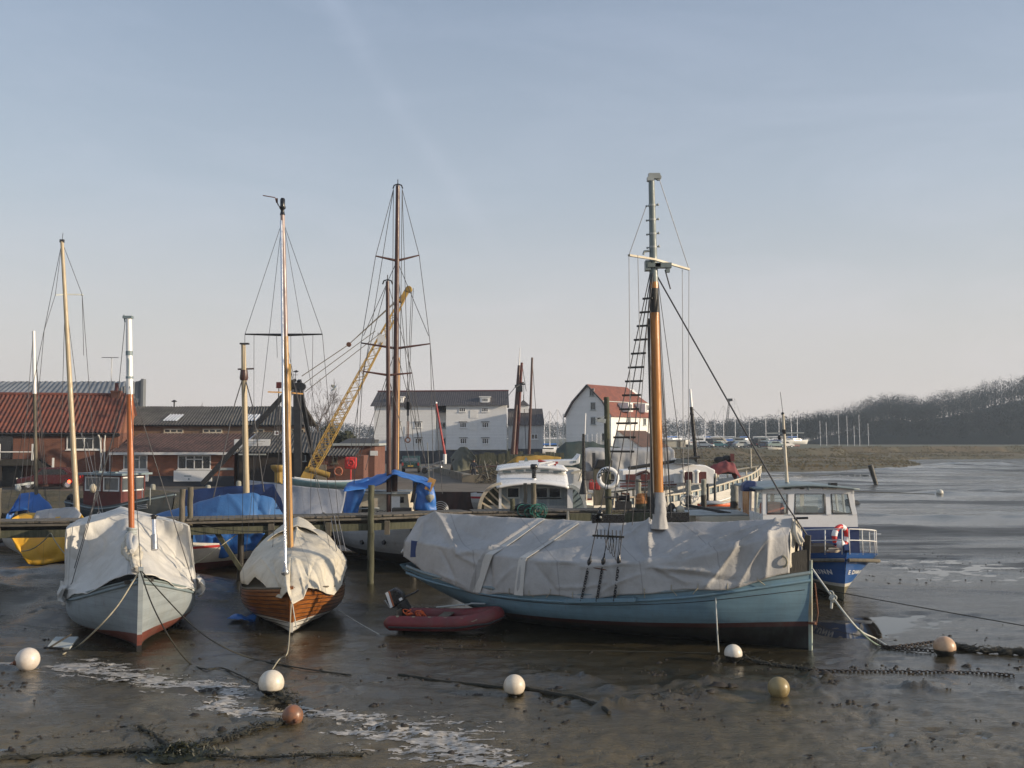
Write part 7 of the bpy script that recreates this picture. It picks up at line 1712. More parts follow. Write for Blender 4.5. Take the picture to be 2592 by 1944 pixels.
 m = MB(); m.prism([(X(1738), d - .8, .2), (X(1868), d - .8, .2), (X(1868), d - .8, Z(1302)), (X(1738), d - .8, Z(1303))], (0, 2.0, 0)); m.build('hull', g['cream'], t2, bev=.03)
 m = MB(); m.prism([(X(1725), d - .75, Z(1302) + .005), (X(1866), d - .75, Z(1301) + .005), (X(1866), d + 1.1, Z(1298)), (X(1725), d + 1.1, Z(1298))], (0, 0, .04)); m.build('deck', g['palegrey'], t2)
 m = MB(); m.bar(P(1735, 1278, d + .4), P(1850, 1300, d - .3), .12, .1); m.build('spar', g['black'], t2)
 d = 40.5; q = P(1812, 1292, d); t2 = thing('orange_dinghy', (q.x, d, q.z - .4), 'small orange dinghy with grey cover beside the thick jetty pile', 'dinghy')
 def od(u, v): a = 2 * v - 1; hb = ci([(0, .4), (.5, .6), (1, .1)], u); aa = 1 - abs(a); return V((q.x + 1.35 * (u - .5), q.y + hb * a, q.z + .25 - .5 * aa ** .8 + .1 * u))
 MB().grid(od, 14, 11).build('hull', g['orange'], t2, solid=.03); m = MB(); m.ball(q + V((-.1, .1, .25)), .55, 12, sq=.25); m.build('cover', g['tarp_grey'], t2); m = MB(); m.tube([od(i / 10, 0) + V((0, 0, .02)) for i in range(11)], .045, 6); m.build('rubbing_tube', g['palegrey'], t2)
 for px, top, lab in ((1793, 1224, 'slim black post left of the pair behind the jetty end'), (1811, 1205, 'slim black post with pale cap right of the pair behind the jetty end')):
  p0, p1 = P(px - 1, 1270, 41.5), P(px, top, 41.5); t2 = thing('mooring_post', p0, lab, 'post', 'slim black posts'); MB().lathe(p0 - V((0, 0, .6)), [(.12, .5), (.055, .7), (.05, (p1 - p0).length + .6)], 8).build('post', g['black'], t2)
  if px > 1800: MB().ball(p1, .08, 8, sq=1.6).build('cap', g['cream'], t2)
 t2 = thing('coiled_white_hose', P(1748, 1270, 40.5), 'white and red plastic net heap between the jetty piles', 'netting'); m = MB(); rg = random.Random(9)
 for k in range(9): m.torus(P(1735 + rg.uniform(0, 30), 1272 - rg.uniform(0, 12), 40.5), rg.uniform(.1, .25), .025, (rg.gauss(0, .4), 1, rg.gauss(0, .7)), 16, 5)
 m.build('coil', g['white'], t2)
def chain_links(m, pts, step=.075, r=.045, w=.012):
 """oval links threaded along a polyline"""
 acc = 0; k = 0; pts = [V(p) for p in pts]
 for a, b in zip(pts[:-1], pts[1:]):
  L = (b - a).length; d = (b - a).normalized()
  while acc <= L:
   c = a + d * acc; u = d.orthogonal().normalized(); s_ = d.cross(u); n = u if k % 2 else s_; e = s_ if k % 2 else u
   ring = [c + d * (step * .72) * math.cos(q) + e * r * math.sin(q) for q in [2 * math.pi * i / 8 for i in range(9)]]
   m.tube(ring, w, 4, False); acc += step; k += 1
  acc -= L
def setup_front():
 left_boat(); wood_boat(); blue_boat(); dinghy(); work_boat()
def left_boat():
 g = M_
 hx, hy = .40, -.917; st = G(352, 1650); L = 8.2
 ox, oy = st.x - hx * L / 2, st.y - hy * L / 2
 t = thing('grey_sloop', (ox, oy, 0), 'pale grey gaff sloop bow on, white sheet over its deck and orange varnished mast', 'sailing boat')
 T = frame(ox, oy, -.05, hx, hy)
 H = Hull(T, L, [(0, 1.0), (.3, 1.48), (.55, 1.62), (.75, 1.32), (.9, .66), (1, .045)], [(0, 1.25), (.45, .96), (.7, 1.06), (1, 1.72)], [(0, .45), (.2, 0), (1, 0)], .06, ((0, 2.4), (.5, 4.6), (.75, 3.4), (.88, 1.9), (1, 1.05)))
 hm = hull_mat('grey_sloop_paint', [(-9, (.012, .012, .013)), (.0, (.17, .05, .035)), (.26, (.30, .345, .365))], .45, -.085, .02, (.2, .17, .12), .35, 4.2, .35)
 H.build('hull', hm, t, 48, 41); H.deck('deck', g['oldwood'], t, -.1)
 H.rail('rubbing_strake', g['bluegrey'], t, .035, -.06, .015); H.rail('toe_rail', g['greymast'], t, .03, .03)
 m = MB(T); m.bar((L/2 - .02, 0, -.02), (L/2 + .06, 0, 2.02), .11, .13, (1, 0, 0)); m.build('stem', hm, t)
 m = MB(T); m.bar((L/2 + .005, .0, 1.72), (L/2 - .5, 0, 1.78), .14, .14); m.bar((L/2 - .15, -.35, 1.66), (L/2 - .2, .3, 1.7), .09, .09); m.build('bow_chock', g['wetwood'], t)
 W = lambda x, y, z: T @ V((x, y, z))
 R0 = P(322, 1298, 27.7); SL, SR = P(168, 1339, 26.3), P(478, 1330, 27.6)
 def top(u): 
  k = abs(2 * u - 1) ; e = SL if u < .5 else SR; return R0.lerp(e, k)
 def bot(u):
  k = abs(2 * u - 1); tt = .985 - .40 * k ** .8; a = -1 if u < .5 else 1
  q = H.p(tt, a); q.y += a * .055; q.z += -.06 - .05 * math.sin(u * 23) + .16 * (1 - k) ** 3 + (.05 if u < .5 else 0); return T @ q
 def front(u, v):
  p = top(u).lerp(bot(u), v); k = 1 - abs(2 * u - 1)
  c = (T @ V((0, 0, 0))); 
  fw = V((hx, hy, 0)); p = p + fw * (-.55 * math.sin(math.pi * v) * (k * (1 - k) * 3.0)) + V((0, 0, -.16 * math.sin(math.pi * v) * k * (1 - k) * 4))
  return p
 # crease lines fan out from the mast gather; u across, v down
 cr = [(.5, .25, .05, .72, .02, .06), (.5, .3, .12, .95, .025, -.05), (.5, .35, .25, .98, .02, .05), (.03, .04, .02, .9, .015, .05), (.5, .28, .95, .62, .02, .06), (.5, .42, .9, .9, .025, -.06), (.52, .5, .75, .98, .02, .06), (.82, .4, .7, .95, .025, .05), (.97, .02, .985, .9, .012, .05), (.1, .85, .42, .80, .02, .04), (.5, 0, .5, .75, .012, .05), (.6, .62, .97, .80, .02, .05), (.0, .8, .3, .99, .03, -.05)]
 cloth('cover', g['tarp_white'], t, front, 110, 70, .028, 2.3, 3, .012, None, cr)
 # roof and side walls of the tent, running aft over the boom
 def roof(u, v):
  back = V((-hx, -hy, 0)) * 4.6 * u; s_ = v
  A = [bot(0) + V((0, 0, 0)), SL, R0, SR, bot(1)]; q = poly_lin(A, s_)
  if s_ < .25 or s_ > .75: pass
  sc = 1 - .22 * u * u; ctr = R0.copy(); q2 = V((ctr.x + (q.x - ctr.x) * sc, ctr.y + (q.y - ctr.y) * sc, q.z - .12 * u)); return q2 + back
 cloth('cover', g['tarp_white'], t, roof, 40, 49, .03, 2.0, 7, .012)
 # bunched cloth at the foot of the mast
 def gather(u, v):
  pth = [P(332, 1346, 26.25), P(336, 1372, 25.6), P(343, 1402, 24.75), P(353, 1436, 23.9)]; p = poly4(pth, v); w_ = .10 + .16 * math.sin(math.pi * min(1, v * 1.1)); q = 2 * u - 1
  return p + V((w_ * q + .03 * math.sin(v * 11 + u * 3), -.06 - .09 * abs(math.sin(q * 4.2 + v * 2)) - .1 * (1 - q * q), -.10 * q * q + .05 * math.sin(v * 9)))
 cloth('cloth_bunch', g['tarp_cream'], t, gather, 40, 50, .03, 5.0, 6, .01)
 rg = random.Random(2); m = MB()
 for k in range(2):
  a, b = P(331 + rg.uniform(-4, 5), 1352 + rg.uniform(-4, 8), 26.05), P(347 + rg.uniform(-14, 12), 1415 + rg.uniform(-22, 22), 24.1)
  mid = a.lerp(b, .5) + V((rg.uniform(-.12, .12), rg.uniform(-.15, 0), rg.uniform(-.02, .12)))
  m.tube(poly_smooth([a, mid, b], 5), [.05 + .05 * math.sin(math.pi * i / 10) * rg.uniform(.5, 1.5) for i in range(11)], 7)
 m.build('cloth_bunch', g['tarp_white'], t)
 for sg in (-1, 1):      # lashed corners over the chain plates
  q = H.p(.60, sg); m = MB(T); rg = random.Random(5 + sg)
  m.T = None
  def crump(u, v): e = T @ V((q.x + .55 - 1.1 * u, q.y + sg * (.07 + .10 * math.sin(math.pi * v) + .05 * math.sin(u * 17 + v * 5)), q.z + .28 - .40 * v - .05 * math.sin(u * 13))); return e
  cloth('cloth_bunch', g['tarp_white'], t, crump, 36, 22, .05, 4.0, 3 + sg, .01)
 b0, b1 = P(333, 1352, 26.3), P(326, 806, 26.6)
 def on(py): 
  s = (b0.z - P(330, py, 26.4).z) / (b0.z - b1.z); return b0.lerp(b1, s)
 mast(t, [b0, on(1200), on(997)], [.075, .08, .085], g['varn_red'], n=14); mast(t, [on(998), on(955), on(850), b1], [.088, .088, .08, .072], g['whiteg'], 'topmast', 14)
 m = MB(); q = on(893); m.tube([q - V((0, 0, .06)), q + V((0, 0, .06))], .092, 14); q = on(955); m.tube([q + V((0, 0, -.03)), q + V((0, 0, .03))], .1, 12); m.tube([on(907) + V((0, -.08, 0)), on(912) + V((.02, -.1, 0)), on(950) + V((.01, -.1, 0))], .02, 5); m.box(b1 + V((-.02, 0, .03)), (.24, .16, .07)); m.tube([b1 + V((-.1, 0, -.1)), b1 + V((-.13, 0, .1))], .02, 4); m.build('mast_fittings', g['bluegrey'], t)
 m = MB()
 for k in range(6): m.torus(on(1352 - 3 * k) + V((.01 * (k % 2), 0, 0)), .10 + .012 * (k % 3), .022, (.1 * (k % 2), .1, 1), 14, 5)
 m.build('mast_lashing', g['palegrey'], t)
 # flue
 f0, f1 = P(391, 1392, 25.6), P(389, 1303, 25.9)
 m = MB(); m.tube([f0, f0.lerp(f1, .42)], .085, 12); m.build('flue_lagging', g['steel'], t); m = MB(); m.tube([f0.lerp(f1, .40), f0.lerp(f1, .9)], .055, 12); m.build('flue_pipe', g['alu'], t); m = MB(); m.lathe(f0.lerp(f1, .88), [(.065, 0), (.065, .06), (.12, .08), (.03, .12)], 12); m.build('flue_cap', g['blackg'], t)
 h_ = on(960)
 lc, rc = [H.p(.62, -1.02), H.p(.57, -1.02)], [H.p(.62, 1.02), H.p(.57, 1.02)]
 prs = [(T @ lc[0], h_), (T @ lc[1], h_), (T @ rc[0], h_), (T @ rc[1], h_)]
 wires(t, prs, .011); wires(t, [(b1 + V((-.1, 0, -.1)), P(275, 1250, 29))], .008, name='stay'); wires(t, [(on(965), T @ V((L/2, 0, 1.95)))], .009, g['wire'], 'forestay')
 m = MB()
 for a, b in prs: m.tube([a, a.lerp(b, .06)], .022, 6)
 m.build('rigging_screws', g['wire'], t)
def poly_lin(pts, s):
 n = len(pts) - 1; k = min(n - 1, int(s * n)); return pts[k].lerp(pts[k + 1], s * n - k)
def wood_boat():
 g = M_
 hx, hy = .20, -.98; st = G(737, 1606); L = 7.4; ln = math.hypot(hx, hy); hx, hy = hx / ln, hy / ln
 ox, oy = st.x - hx * L / 2, st.y - hy * L / 2
 t = thing('clinker_sloop', (ox, oy, 0), 'varnished clinker planked sloop bow on with cream canvas draped over the deck', 'sailing boat')
 T = frame(ox, oy, -.06, hx, hy)
 H = Hull(T, L, [(0, .75), (.3, 1.28), (.56, 1.44), (.78, 1.2), (.92, .62), (1, .04)], [(0, 1.1), (.45, .93), (.7, .97), (1, 1.27)], [(0, .5), (.2, 0), (1, .0)], .15, ((0, 2.4), (.5, 4.0), (.78, 3.2), (.9, 2.0), (1, 1.15)), 0, 11)
 m_, nt, b = new_mat('varnished_clinker'); tc = N(nt, 'ShaderNodeTexCoord'); sp = N(nt, 'ShaderNodeSeparateXYZ'); nt.links.new(tc.outputs['Object'], sp.inputs[0])
 gr = nz(nt, coords(nt, (1.2, 1.2, 22)), 2.0, 7, .65, .4)
 w_ = ramp(nt, gr, [(.3, (.085, .026, .007)), (.5, (.26, .088, .018)), (.7, (.42, .16, .035))])
 w_ = mixc(nt, ramp(nt, nz(nt, tc.outputs['Object'], 1.5, 5), [(.4, 0), (.7, .55)]), w_, (.085, .028, .01))
 z = math_(nt, 'MULTIPLY', math_(nt, 'ADD', sp.outputs[2], 1.0), .2)
 col = mixc(nt, ramp(nt, z, [(0, 1), (.258, 0)], 'CONSTANT'), w_, (.60, .58, .53)); col = mixc(nt, ramp(nt, z, [(0, 1), (.208, 0)], 'CONSTANT'), col, (.015, .014, .013))
 nt.links.new(col, b.inputs['Base Color']); b.inputs['Roughness'].default_value = .28; b.inputs['Coat Weight'].default_value = .2; b.inputs['Coat Roughness'].default_value = .12
 H.build('hull', m_, t, 56, 12 * 2 * 6 + 1); H.deck('deck', g['cream'], t, -.1); H.rail('rubbing_strake', g['oldwood'], t, .028, -.01, .012)
 m = MB(T)
 for sg in (-1, 1):
  for k in range(1, 11):
   pts = []
   for i in range(30): q = H.p(.02 + .965 * i / 29, sg * (1 - (k - .02) / 11)); q.y += sg * .004; pts.append(q)
   m.tube(pts, .0085, 4)
 m.build('plank_lap', pm('dark_lap', (.02, .008, .004), None, .6), t)
 m = MB(T); m.bar((L/2 - .06, 0, -.02), (L/2 + .17, 0, 1.3), .09, .12, (1, 0, 0)); m.build('stem', m_, t)
 top = [P(735, 1338, 30.8), P(745, 1333, 30.2), P(752, 1331, 29.6), P(764, 1334, 30.2), P(778, 1340, 30.8)]
 mid = [P(607, 1446, 28.1), P(655, 1416, 27.7), P(700, 1412, 27.0), P(735, 1412, 26.6), P(790, 1414, 26.9), P(848, 1410, 27.9), P(877, 1418, 28.9)]
 edge = [(612, 1476, 27.85), (628, 1480, 27.5), (646, 1460, 27.15), (668, 1478, 26.6), (690, 1508, 26.05), (712, 1516, 25.6), (728, 1496, 25.3), (740, 1530, 25.1), (768, 1516, 25.45), (780, 1488, 25.7), (802, 1490, 26.1), (826, 1503, 26.6), (846, 1506, 27.05), (866, 1480, 27.7), (878, 1436, 28.6)]
 edge = [P(*e) for e in edge]
 def dr(u, v):
  a, b_, c = poly4(top, u), poly4(mid, u), poly4(edge, u)
  if v < .5: k = v * 2; p = a.lerp(b_, k); e = abs(2 * u - 1); p.z += (.34 * e ** 2 - .10 * (1 - e)) * math.sin(math.pi * k) * (1 - .15 * math.sin(u * 9)); return p
  k = (v - .5) * 2; p = b_.lerp(c, k); p.y -= .10 * math.sin(math.pi * k) + .0; 
  f = math.sin(u * 47) * .028 + math.sin(u * 29 + 1) * .04; p += V((hx, hy, 0)) * f * k; return p
 cr = [(.5, .0, .93, .45, .014, .07), (.5, .03, .97, .55, .014, -.06), (.48, .02, .06, .5, .02, .06), (.46, .1, .12, .62, .02, -.05), (.1, .45, .02, .8, .02, .05), (.5, .5, .5, .98, .014, .09), (.54, .5, .6, .98, .016, -.07), (.58, .52, .68, .95, .02, .06), (.7, .52, .64, .9, .018, .05), (.9, .5, .86, .98, .018, .07), (.94, .48, .93, .95, .012, .07), (.3, .55, .35, .98, .02, .06), (.2, .5, .42, .92, .02, -.05), (.0, .5, .5, .5, .012, .03), (.5, .5, .95, .5, .012, .05), (.76, .55, .8, .98, .016, .05)]
 cloth('cover', g['tarp_cream'], t, dr, 140, 84, .019, 1.9, 12, .01, None, cr)
 def aft(u, v):
  a = poly4(top, v); k = abs(2 * v - 1); e = T @ V((0, 0, 0)); s_ = -1 if v < .5 else 1
  tt = .55 - .5 * u; q = T @ (H.p(tt, s_) + V((0, s_ * .05, .05))); ridge = top[2] + V((-hx, -hy, 0)) * 3.6 * u; p = ridge.lerp(q, k ** .9); p.z += .42 * math.sin(math.pi * k); return p
 cloth('cover', g['tarp_cream'], t, aft, 40, 41, .022, 1.9, 4, .01)
 d = 28.0; b0, b1 = P(736, 1420, d), P(715, 540, d + .3)
 def on(py): s = (b0.z - P(725, py, d).z) / (b0.z - b1.z); return b0.lerp(b1, s)
 mast(t, [b0, on(1100), on(850)], [.085, .085, .08], g['varn_light'], n=14); mast(t, [on(851), on(640), b1], [.078, .07, .06], pm('mauve_reflection_tone', (.40, .30, .27), (.30, .22, .20), .35, 2, stretch=(5, 5, .5)), 'upper_mast', 14)  # mauve tint puts reflections into the upper mast's colour
 m = MB(); m.tube([b0 + V((-.1, -.15, 0)), on(1000) + V((-.06, -.13, 0)), on(846) + V((-.02, -.1, 0))], .018, 5); m.tube([b0 + V((.02, -.13, 0)), on(850) + V((.04, -.1, 0))], .012, 5); m.build('halyard', g['wirel'], t)
 m = MB(); m.lathe(b1, [(.075, -.05), (.06, .03), (.045, .1), (.09, .14), (.09, .2)], 10); m.lathe(b1 + V((0, 0, .2)), [(.07, 0), (.07, .2), (.05, .24)], 10); m.build('masthead_lamp', g['blackg'], t)
 m = MB(); q = b1 + V((-.12, 0, .1)); m.tube([b1, q + V((-.05, 0, .25))], .012, 4); m.tube([q + V((-.45, 0, .42)), q + V((-.1, 0, .36)), q + V((-.05, 0, .2))], .014, 4); m.prism([q + V((-.08, 0, .34)), q + V((-.02, 0, .34)), q + V((-.02, 0, .12))], (0, .01, 0)); m.build('wind_vane', g['rust'], t)
 f0, f1 = T @ V((L/2 + .05, 0, 1.5)), on(555) + V((-.02, -.1, 0)); f0 = P(722, 1445, 25.9)
 m = MB(); m.tube([f0, f1], .036, 8); m.build('furled_forestay', g['alu'], t)
 m = MB(); m.lathe(f0, [(.05, -.12), (.1, -.08), (.11, .0), (.06, .05), (.045, .2)], 12); m.tube([f0 - V((0, 0, .1)), P(737, 1520, 25.15)], .02, 6); m.build('furling_drum', g['steel'], t)
 sp = on(846); L_, R_ = P(620, 846, d - .25), P(816, 846, d + .25)
 m = MB(); m.tube([L_, sp], [.022, .045], 6); m.tube([sp, R_], [.045, .022], 6); m.build('spreader', g['blackg'], t)
 cl, cr2 = T @ H.p(.58, -1.0), T @ H.p(.58, 1.0)
 hd = on(552)
 wires(t, [(hd, L_), (L_, cl), (hd, R_), (R_, cr2)], .0075, g['wire'])
 wires(t, [(on(540), P(664, 1000, d + .2)), (P(664, 1000, d + .2), T @ H.p(.5, -1)), (on(540), P(775, 900, d)), (P(775, 900, d), T @ H.p(.5, 1)), (P(700, 848, d), P(702, 905, d)), (P(736, 848, d), P(737, 1000, d)), (on(850), P(688, 1420, 28.5)), (on(852), P(838, 1400, 28.6)), (P(643, 848, d - .2), P(642, 1330, d)), (P(792, 848, d + .2), P(786, 1300, d))], .0065, g['wire'], 'stay')
 m = MB(); 
 for k, (px, py) in enumerate(((838, 1310), (846, 1305), (855, 1305))): m.tube([P(px, py, 29.6), P(px + 14 + 3 * k, 1395, 28.6)], .012, 4)
 m.build('guard_wire', g['wirel'], t)
 m = MB(); q = T @ V((L/2 - .05, 0, 1.25)); m.tube([q + V((-.1, 0, .05)), q + V((0, -.1, -.02)), q + V((.1, 0, .05))], .03, 6); m.build('fairlead', g['steel'], t)
def blue_boat():
 g = M_
 hx, hy = .868, -.497; sx, sy = G(2052, 1645).x, G(2052, 1645).y; L = 11.15
 ox, oy = sx - hx * L / 2, sy - hy * L / 2
 t = thing('blue_smack', (ox, oy, 0), 'large sky blue smack with long pale canvas cover, red boot top and orange mast', 'sailing boat')
 T = frame(ox, oy, -.04, hx, hy)
 H = Hull(T, L, [(0, .7), (.12, 1.15), (.35, 1.7), (.6, 1.78), (.8, 1.35), (.93, .6), (1, .05)], [(0, 1.42), (.12, 1.22), (.28, 1.1), (.5, 1.14), (.75, 1.40), (.92, 1.70), (1, 1.84)], [(0, .92), (.1, .52), (.22, .1), (.32, 0), (1, 0)], .03, ((0, 2.0), (.15, 2.1), (.5, 3.0), (.8, 2.3), (.93, 1.6), (1, 1.1)), .35)
 hm = hull_mat('sky_blue_paint', [(-9, (.016, .014, .013)), (.38, (.075, .022, .02)), (.49, (.165, .28, .355))], .42, -.035, .012, (.12, .15, .14), .4, 4.6, .3)
 nt = hm.node_tree; b = nt.nodes['Principled BSDF']
 H.build('hull', hm, t, 64, 45); H.deck('deck', g['oldwood'], t, -.1)
 H.rail('rubbing_strake', hm, t, .04, -.16, .01, .03); H.rail('cap_rail', g['bluegrey'], t, .05, .02, .0, .03)
 m = MB(T)   # plank seams stand out as dark lines
 for aa in (.80,):
  pts = []
  for i in range(40): q = H.p(.03 + .96 * i / 39, -aa); q.y -= .004; pts.append(q)
  m.tube(pts, .008, 4)
 m.build('plank_seam', g['black'], t)
 # bulwark at the bow and the stem
 m = MB(T)
 pts0 = [H.p(.80 + .195 * i / 12, -1) for i in range(13)]
 for sg in (-1, 1):
  lo = [V((q.x, q.y * -sg * -1 if sg < 0 else -q.y, q.z)) for q in pts0]
  lo = [H.p(.80 + .195 * i / 12, sg) for i in range(13)]; hi = [q + V((0, 0, .05 + .52 * sstep(0, 1, i / 12))) for i, q in enumerate(lo)]
  m.add(lo + hi, [(i, i + 1, 14 + i, 13 + i) for i in range(12)])
 m.build('bulwark', g['wetwood'], t, solid=.05)
 m = MB(T); m.bar((L/2 + .0, 0, 0), (L/2 + .03, 0, 2.15), .10, .075, (1, 0, 0)); m.build('stem', pm('verdigris_stem', (.33, .42, .38), (.26, .2, .12), .6, 2.5, stretch=(2, 2, .6), dirt=(.2, .08, .04), dirt_amt=.6), t)
 m = MB(T); m.bar((L/2 - .06, 0, 1.9), (L/2 - .02, 0, 2.74), .12, .13, (1, 0, 0)); m.build('stemhead', g['wetwood'], t)
 m = MB(T); m.box((L/2 + .05, 0, .68), (.16, .2, .05)); m.tube([(L/2 + .12, .05, .62), (L/2 + .16, .1, .9), (L/2 + .1, .1, 1.6)], .02, 5); m.build('bobstay_iron', g['rust'], t)
 m = MB(T); q = H.p(.955, -1); m.torus((q.x - .02, q.y - .06, q.z + .38), .12, .03, (.5, 1, 0), 16, 6); m.build('hawse_rope', g['rope'], t)
 # cover
 CZ = [(0, 2.72), (.05, 2.86), (.3, 2.84), (.6, 2.86), (.8, 2.95), (.95, 3.08), (1, 3.14)]
 def hbx(tt): return max(.02, ci(H.hb, tt))
 def cov(u, v):
  tt = -.005 + .972 * u; a = 2 * v - 1; s_ = -1 if a < 0 else 1; k = abs(a)
  hb = hbx(max(0, tt)); q = H.p(max(0.0, tt), s_ * 1.0); zr = ci(CZ, u)
  zk = q.z + .78 + .11 * math.sin(u * 5.5) + .28 * sstep(.7, 1, u) - .12 * sstep(.12, .0, u); yk = max(.10, hb * .96 + .03)
  zb = q.z - .02 + .10 * sstep(.9, 1, u) + .05 * math.sin(u * 19) + .03 * math.sin(u * 41) - .10 * sstep(.05, .25, u) * sstep(.55, .3, u); yb = hb + .07
  if u < .07: e = 1 - u / .07; zb += .25 * e; 
  if k < .55:
   w = k / .55; y = yk * w; z = zr + (zk - zr) * (w ** 1.12) - .05 * math.sin(math.pi * w) * (1 - .5 * u) - .20 * math.sin(math.pi * w) * math.exp(-((u - .19) / .1) ** 2)
  else:
   w = (k - .55) / .45; y = yk + (yb - yk) * (w ** .8); z = zk + (zb - zk) * w
   y += .05 * math.sin(u * 33 + 2 * math.sin(u * 7)) * w * (1 - .4 * w)
  x = H.L * (tt - .5) - (.35 if tt < .12 else 0) * (1 - sstep(0, .12, tt)) * .3
  return T @ V((x, s_ * y, z))
 c_ = lambda u, k: (u, .5 - k / 2)          # near side is y<0 -> v<.5
 def cz(u0, k0, u1, k1, w, am): return (u0, .5 - k0 / 2, u1, .5 - k1 / 2, w * .85, am * 1.6)
 cr = [cz(.05, .0, .20, .60, .016, .10), cz(.20, .60, .36, .40, .014, .07), cz(.36, .02, .275, .62, .010, .09), cz(.275, .62, .245, .98, .012, .10), cz(.3, .6, .31, .95, .012, -.06), cz(.06, .35, .05, .95, .012, .07), cz(.13, .6, .2, .97, .014, -.05), cz(.2, .62, .27, .68, .012, .06), cz(.23, .95, .12, .92, .016, .05),
   cz(.47, .05, .40, .56, .008, .05), cz(.40, .56, .395, .98, .008, .05), cz(.445, .58, .62, .52, .008, .045), cz(.66, .0, .715, .52, .012, .10), cz(.715, .52, .60, .0, .014, -.05), cz(.715, .52, .88, .46, .010, .06), cz(.715, .53, .56, .60, .010, .06), cz(.715, .54, .80, .90, .016, .06), cz(.72, .56, .76, .80, .014, -.07), cz(.72, .6, .86, .80, .012, .07), cz(.74, .7, .9, .92, .012, -.05), cz(.7, .7, .6, .95, .014, .04), cz(.78, .5, .95, .12, .012, .06), cz(.84, .95, .965, .05, .010, .08), cz(.9, .98, .985, .3, .010, .07), cz(.965, .05, .955, .98, .012, .09), cz(.5, .9, .62, .80, .012, .05), cz(.44, .62, .5, .95, .012, -.04), cz(.33, .9, .38, .66, .014, .04), cz(.56, .1, .53, .5, .012, -.03), cz(.03, .1, .06, .55, .012, .05), cz(.14, .15, .27, .3, .02, -.05), cz(.66, .0, .60, .35, .012, .06), cz(.75, .3, .70, .05, .012, .05), cz(.8, .2, .73, .5, .014, .05), cz(.86, .2, .79, .55, .014, -.04)]
 cloth('cover', g['tarp_grey'], t, cov, 280, 91, .013, 1.5, 31, .012, None, cr)
 # stern flap of the cover
 def flap(u, v):
  a = cov(0.0, .06 + .88 * u); b_ = T @ V((-L/2 - .42 - .06 * math.sin(u * 9), (2 * u - 1) * .55, 1.72 + .1 * math.sin(u * 7))); return a.lerp(b_, v)
 cloth('cover_flap', g['tarp_grey'], t, flap, 26, 18, .03, 2.5, 4, .012)
 def bowflap(u, v):
  a = cov(1.0, .03 + .94 * u); b_ = T @ V((L/2 - .30 + .1 * math.sin(u * 3.14), (2 * u - 1) * .16, 2.35 + .62 * math.sin(math.pi * u))); return a.lerp(b_, v) + V((0, 0, -.12 * math.sin(math.pi * v)))
 cloth('cover_flap', g['tarp_cream'], t, bowflap, 30, 16, .03, 3.0, 9, .012)
 # overlapping seams where three sheets meet
 for (pts, w_) in (((.372, .02), (.30, .58), (.262, .985)), .013), (((.475, .06), (.402, .57), (.398, 1.01)), .011):
  m = MB(); n = 26; vs = []
  for i in range(n):
   s_ = i / (n - 1); k0 = poly_lin([V((a, b_, 0)) for a, b_ in pts], s_)
   for e in (-1, 1):
    u = k0.x + e * w_ * (.7 + .5 * s_); p = cov(u, .5 - k0.y / 2); q = cov(u, max(0, .5 - k0.y / 2 - .02)); nn = (T.to_3x3() @ V((0, -.8, .55))).normalized(); vs.append(p + nn * (.03 + .006 * e))
  m.add(vs, [(2*i, 2*i+1, 2*i+3, 2*i+2) for i in range(n - 1)]); m.build('seam_strip', g['tarp_white'], t, solid=.012)
 for k in range(15):      # lashings from the cover edge to the rail
  u = .14 + .80 * k / 14; a = cov(u, .012); q = T @ (H.p(max(.02, -.005 + .972 * u + .012 * (k % 3 - 1)), -.93) + V((0, -.06, 0))); tubeo('lashing', [a + V((0, 0, .10)), a + V((-.01, -.03, 0)), q], .009, g['rope'], t, 4)
 q = cov(.045, .16); m = MB(); m.add([q + V((-.12, -.06, .25)), q + V((.30, -.10, .2)), q + V((.24, -.14, -.2)), q + V((-.14, -.09, -.22))], [(0, 1, 2, 3)]); m.build('blue_patch', g['tarp_navy'], t, solid=.02)
 # mast
 d = 25.45; b0, b1 = P(1669, 1330, d), P(1649, 452, d + .25)
 def on(py): s = (b0.z - P(1660, py, d).z) / (b0.z - b1.z); return b0.lerp(b1, s)
 mast(t, [b0, on(1000), on(788)], [.122, .125, .118], g['varn'], n=18); mast(t, [on(790), on(728)], [.119, .119], g['wetwood'], 'mast_band', 18); mast(t, [on(729), on(712)], [.118, .118], g['varn'], 'upper_mast', 18)
 mast(t, [on(713), on(640), on(560), b1], [.115, .10, .088, .078], g['greymast'], 'masthead', 18)
 for py in (515, 552, 588, 622):
  m = MB(); q = on(py); m.tube([q - V((0, 0, .025)), q + V((0, 0, .025))], .098 + .006 * (py > 580), 14); m.tube([q + V((-.16, 0, -.02)), q + V((.16, 0, .02))], .018, 5); m.ball(q + V((.15, -.02, .02)), .035, 6); m.ball(q + V((-.15, -.02, -.02)), .03, 6); m.build('mast_band_iron', g['palegrey'], t)
 m = MB()
 m.box(b1 + V((.07, 0, .06)), (.30, .16, .14)); m.box(b1 + V((-.03, 0, -.02)), (.17, .17, .1)); m.lathe(b1 + V((.18, -.05, .03)), [(.08, 0), (.08, .1)], 10, (0, 1, 0))
 q = on(632); m.tube([q + V((-.1, -.05, 0)), q + V((-.24, -.05, -.02)), q + V((-.26, -.05, -.1))], .035, 6); m.build('mast_iron', g['palegrey'], t)
 m = MB(); q = on(668); m.box(q + V((.0, 0, -.02)), (.34, .3, .10)); m.box(q + V((.24, -.05, -.02)), (.42, .2, .13)); m.box(q + V((-.15, 0, -.02)), (.14, .24, .26)); m.box(q + V((.36, -.06, -.14)), (.1, .12, .12)); m.build('hounds', g['greymast'], t)
 L_, R_ = P(1592, 646, d - 1.0), P(1744, 682, d + 1.0)
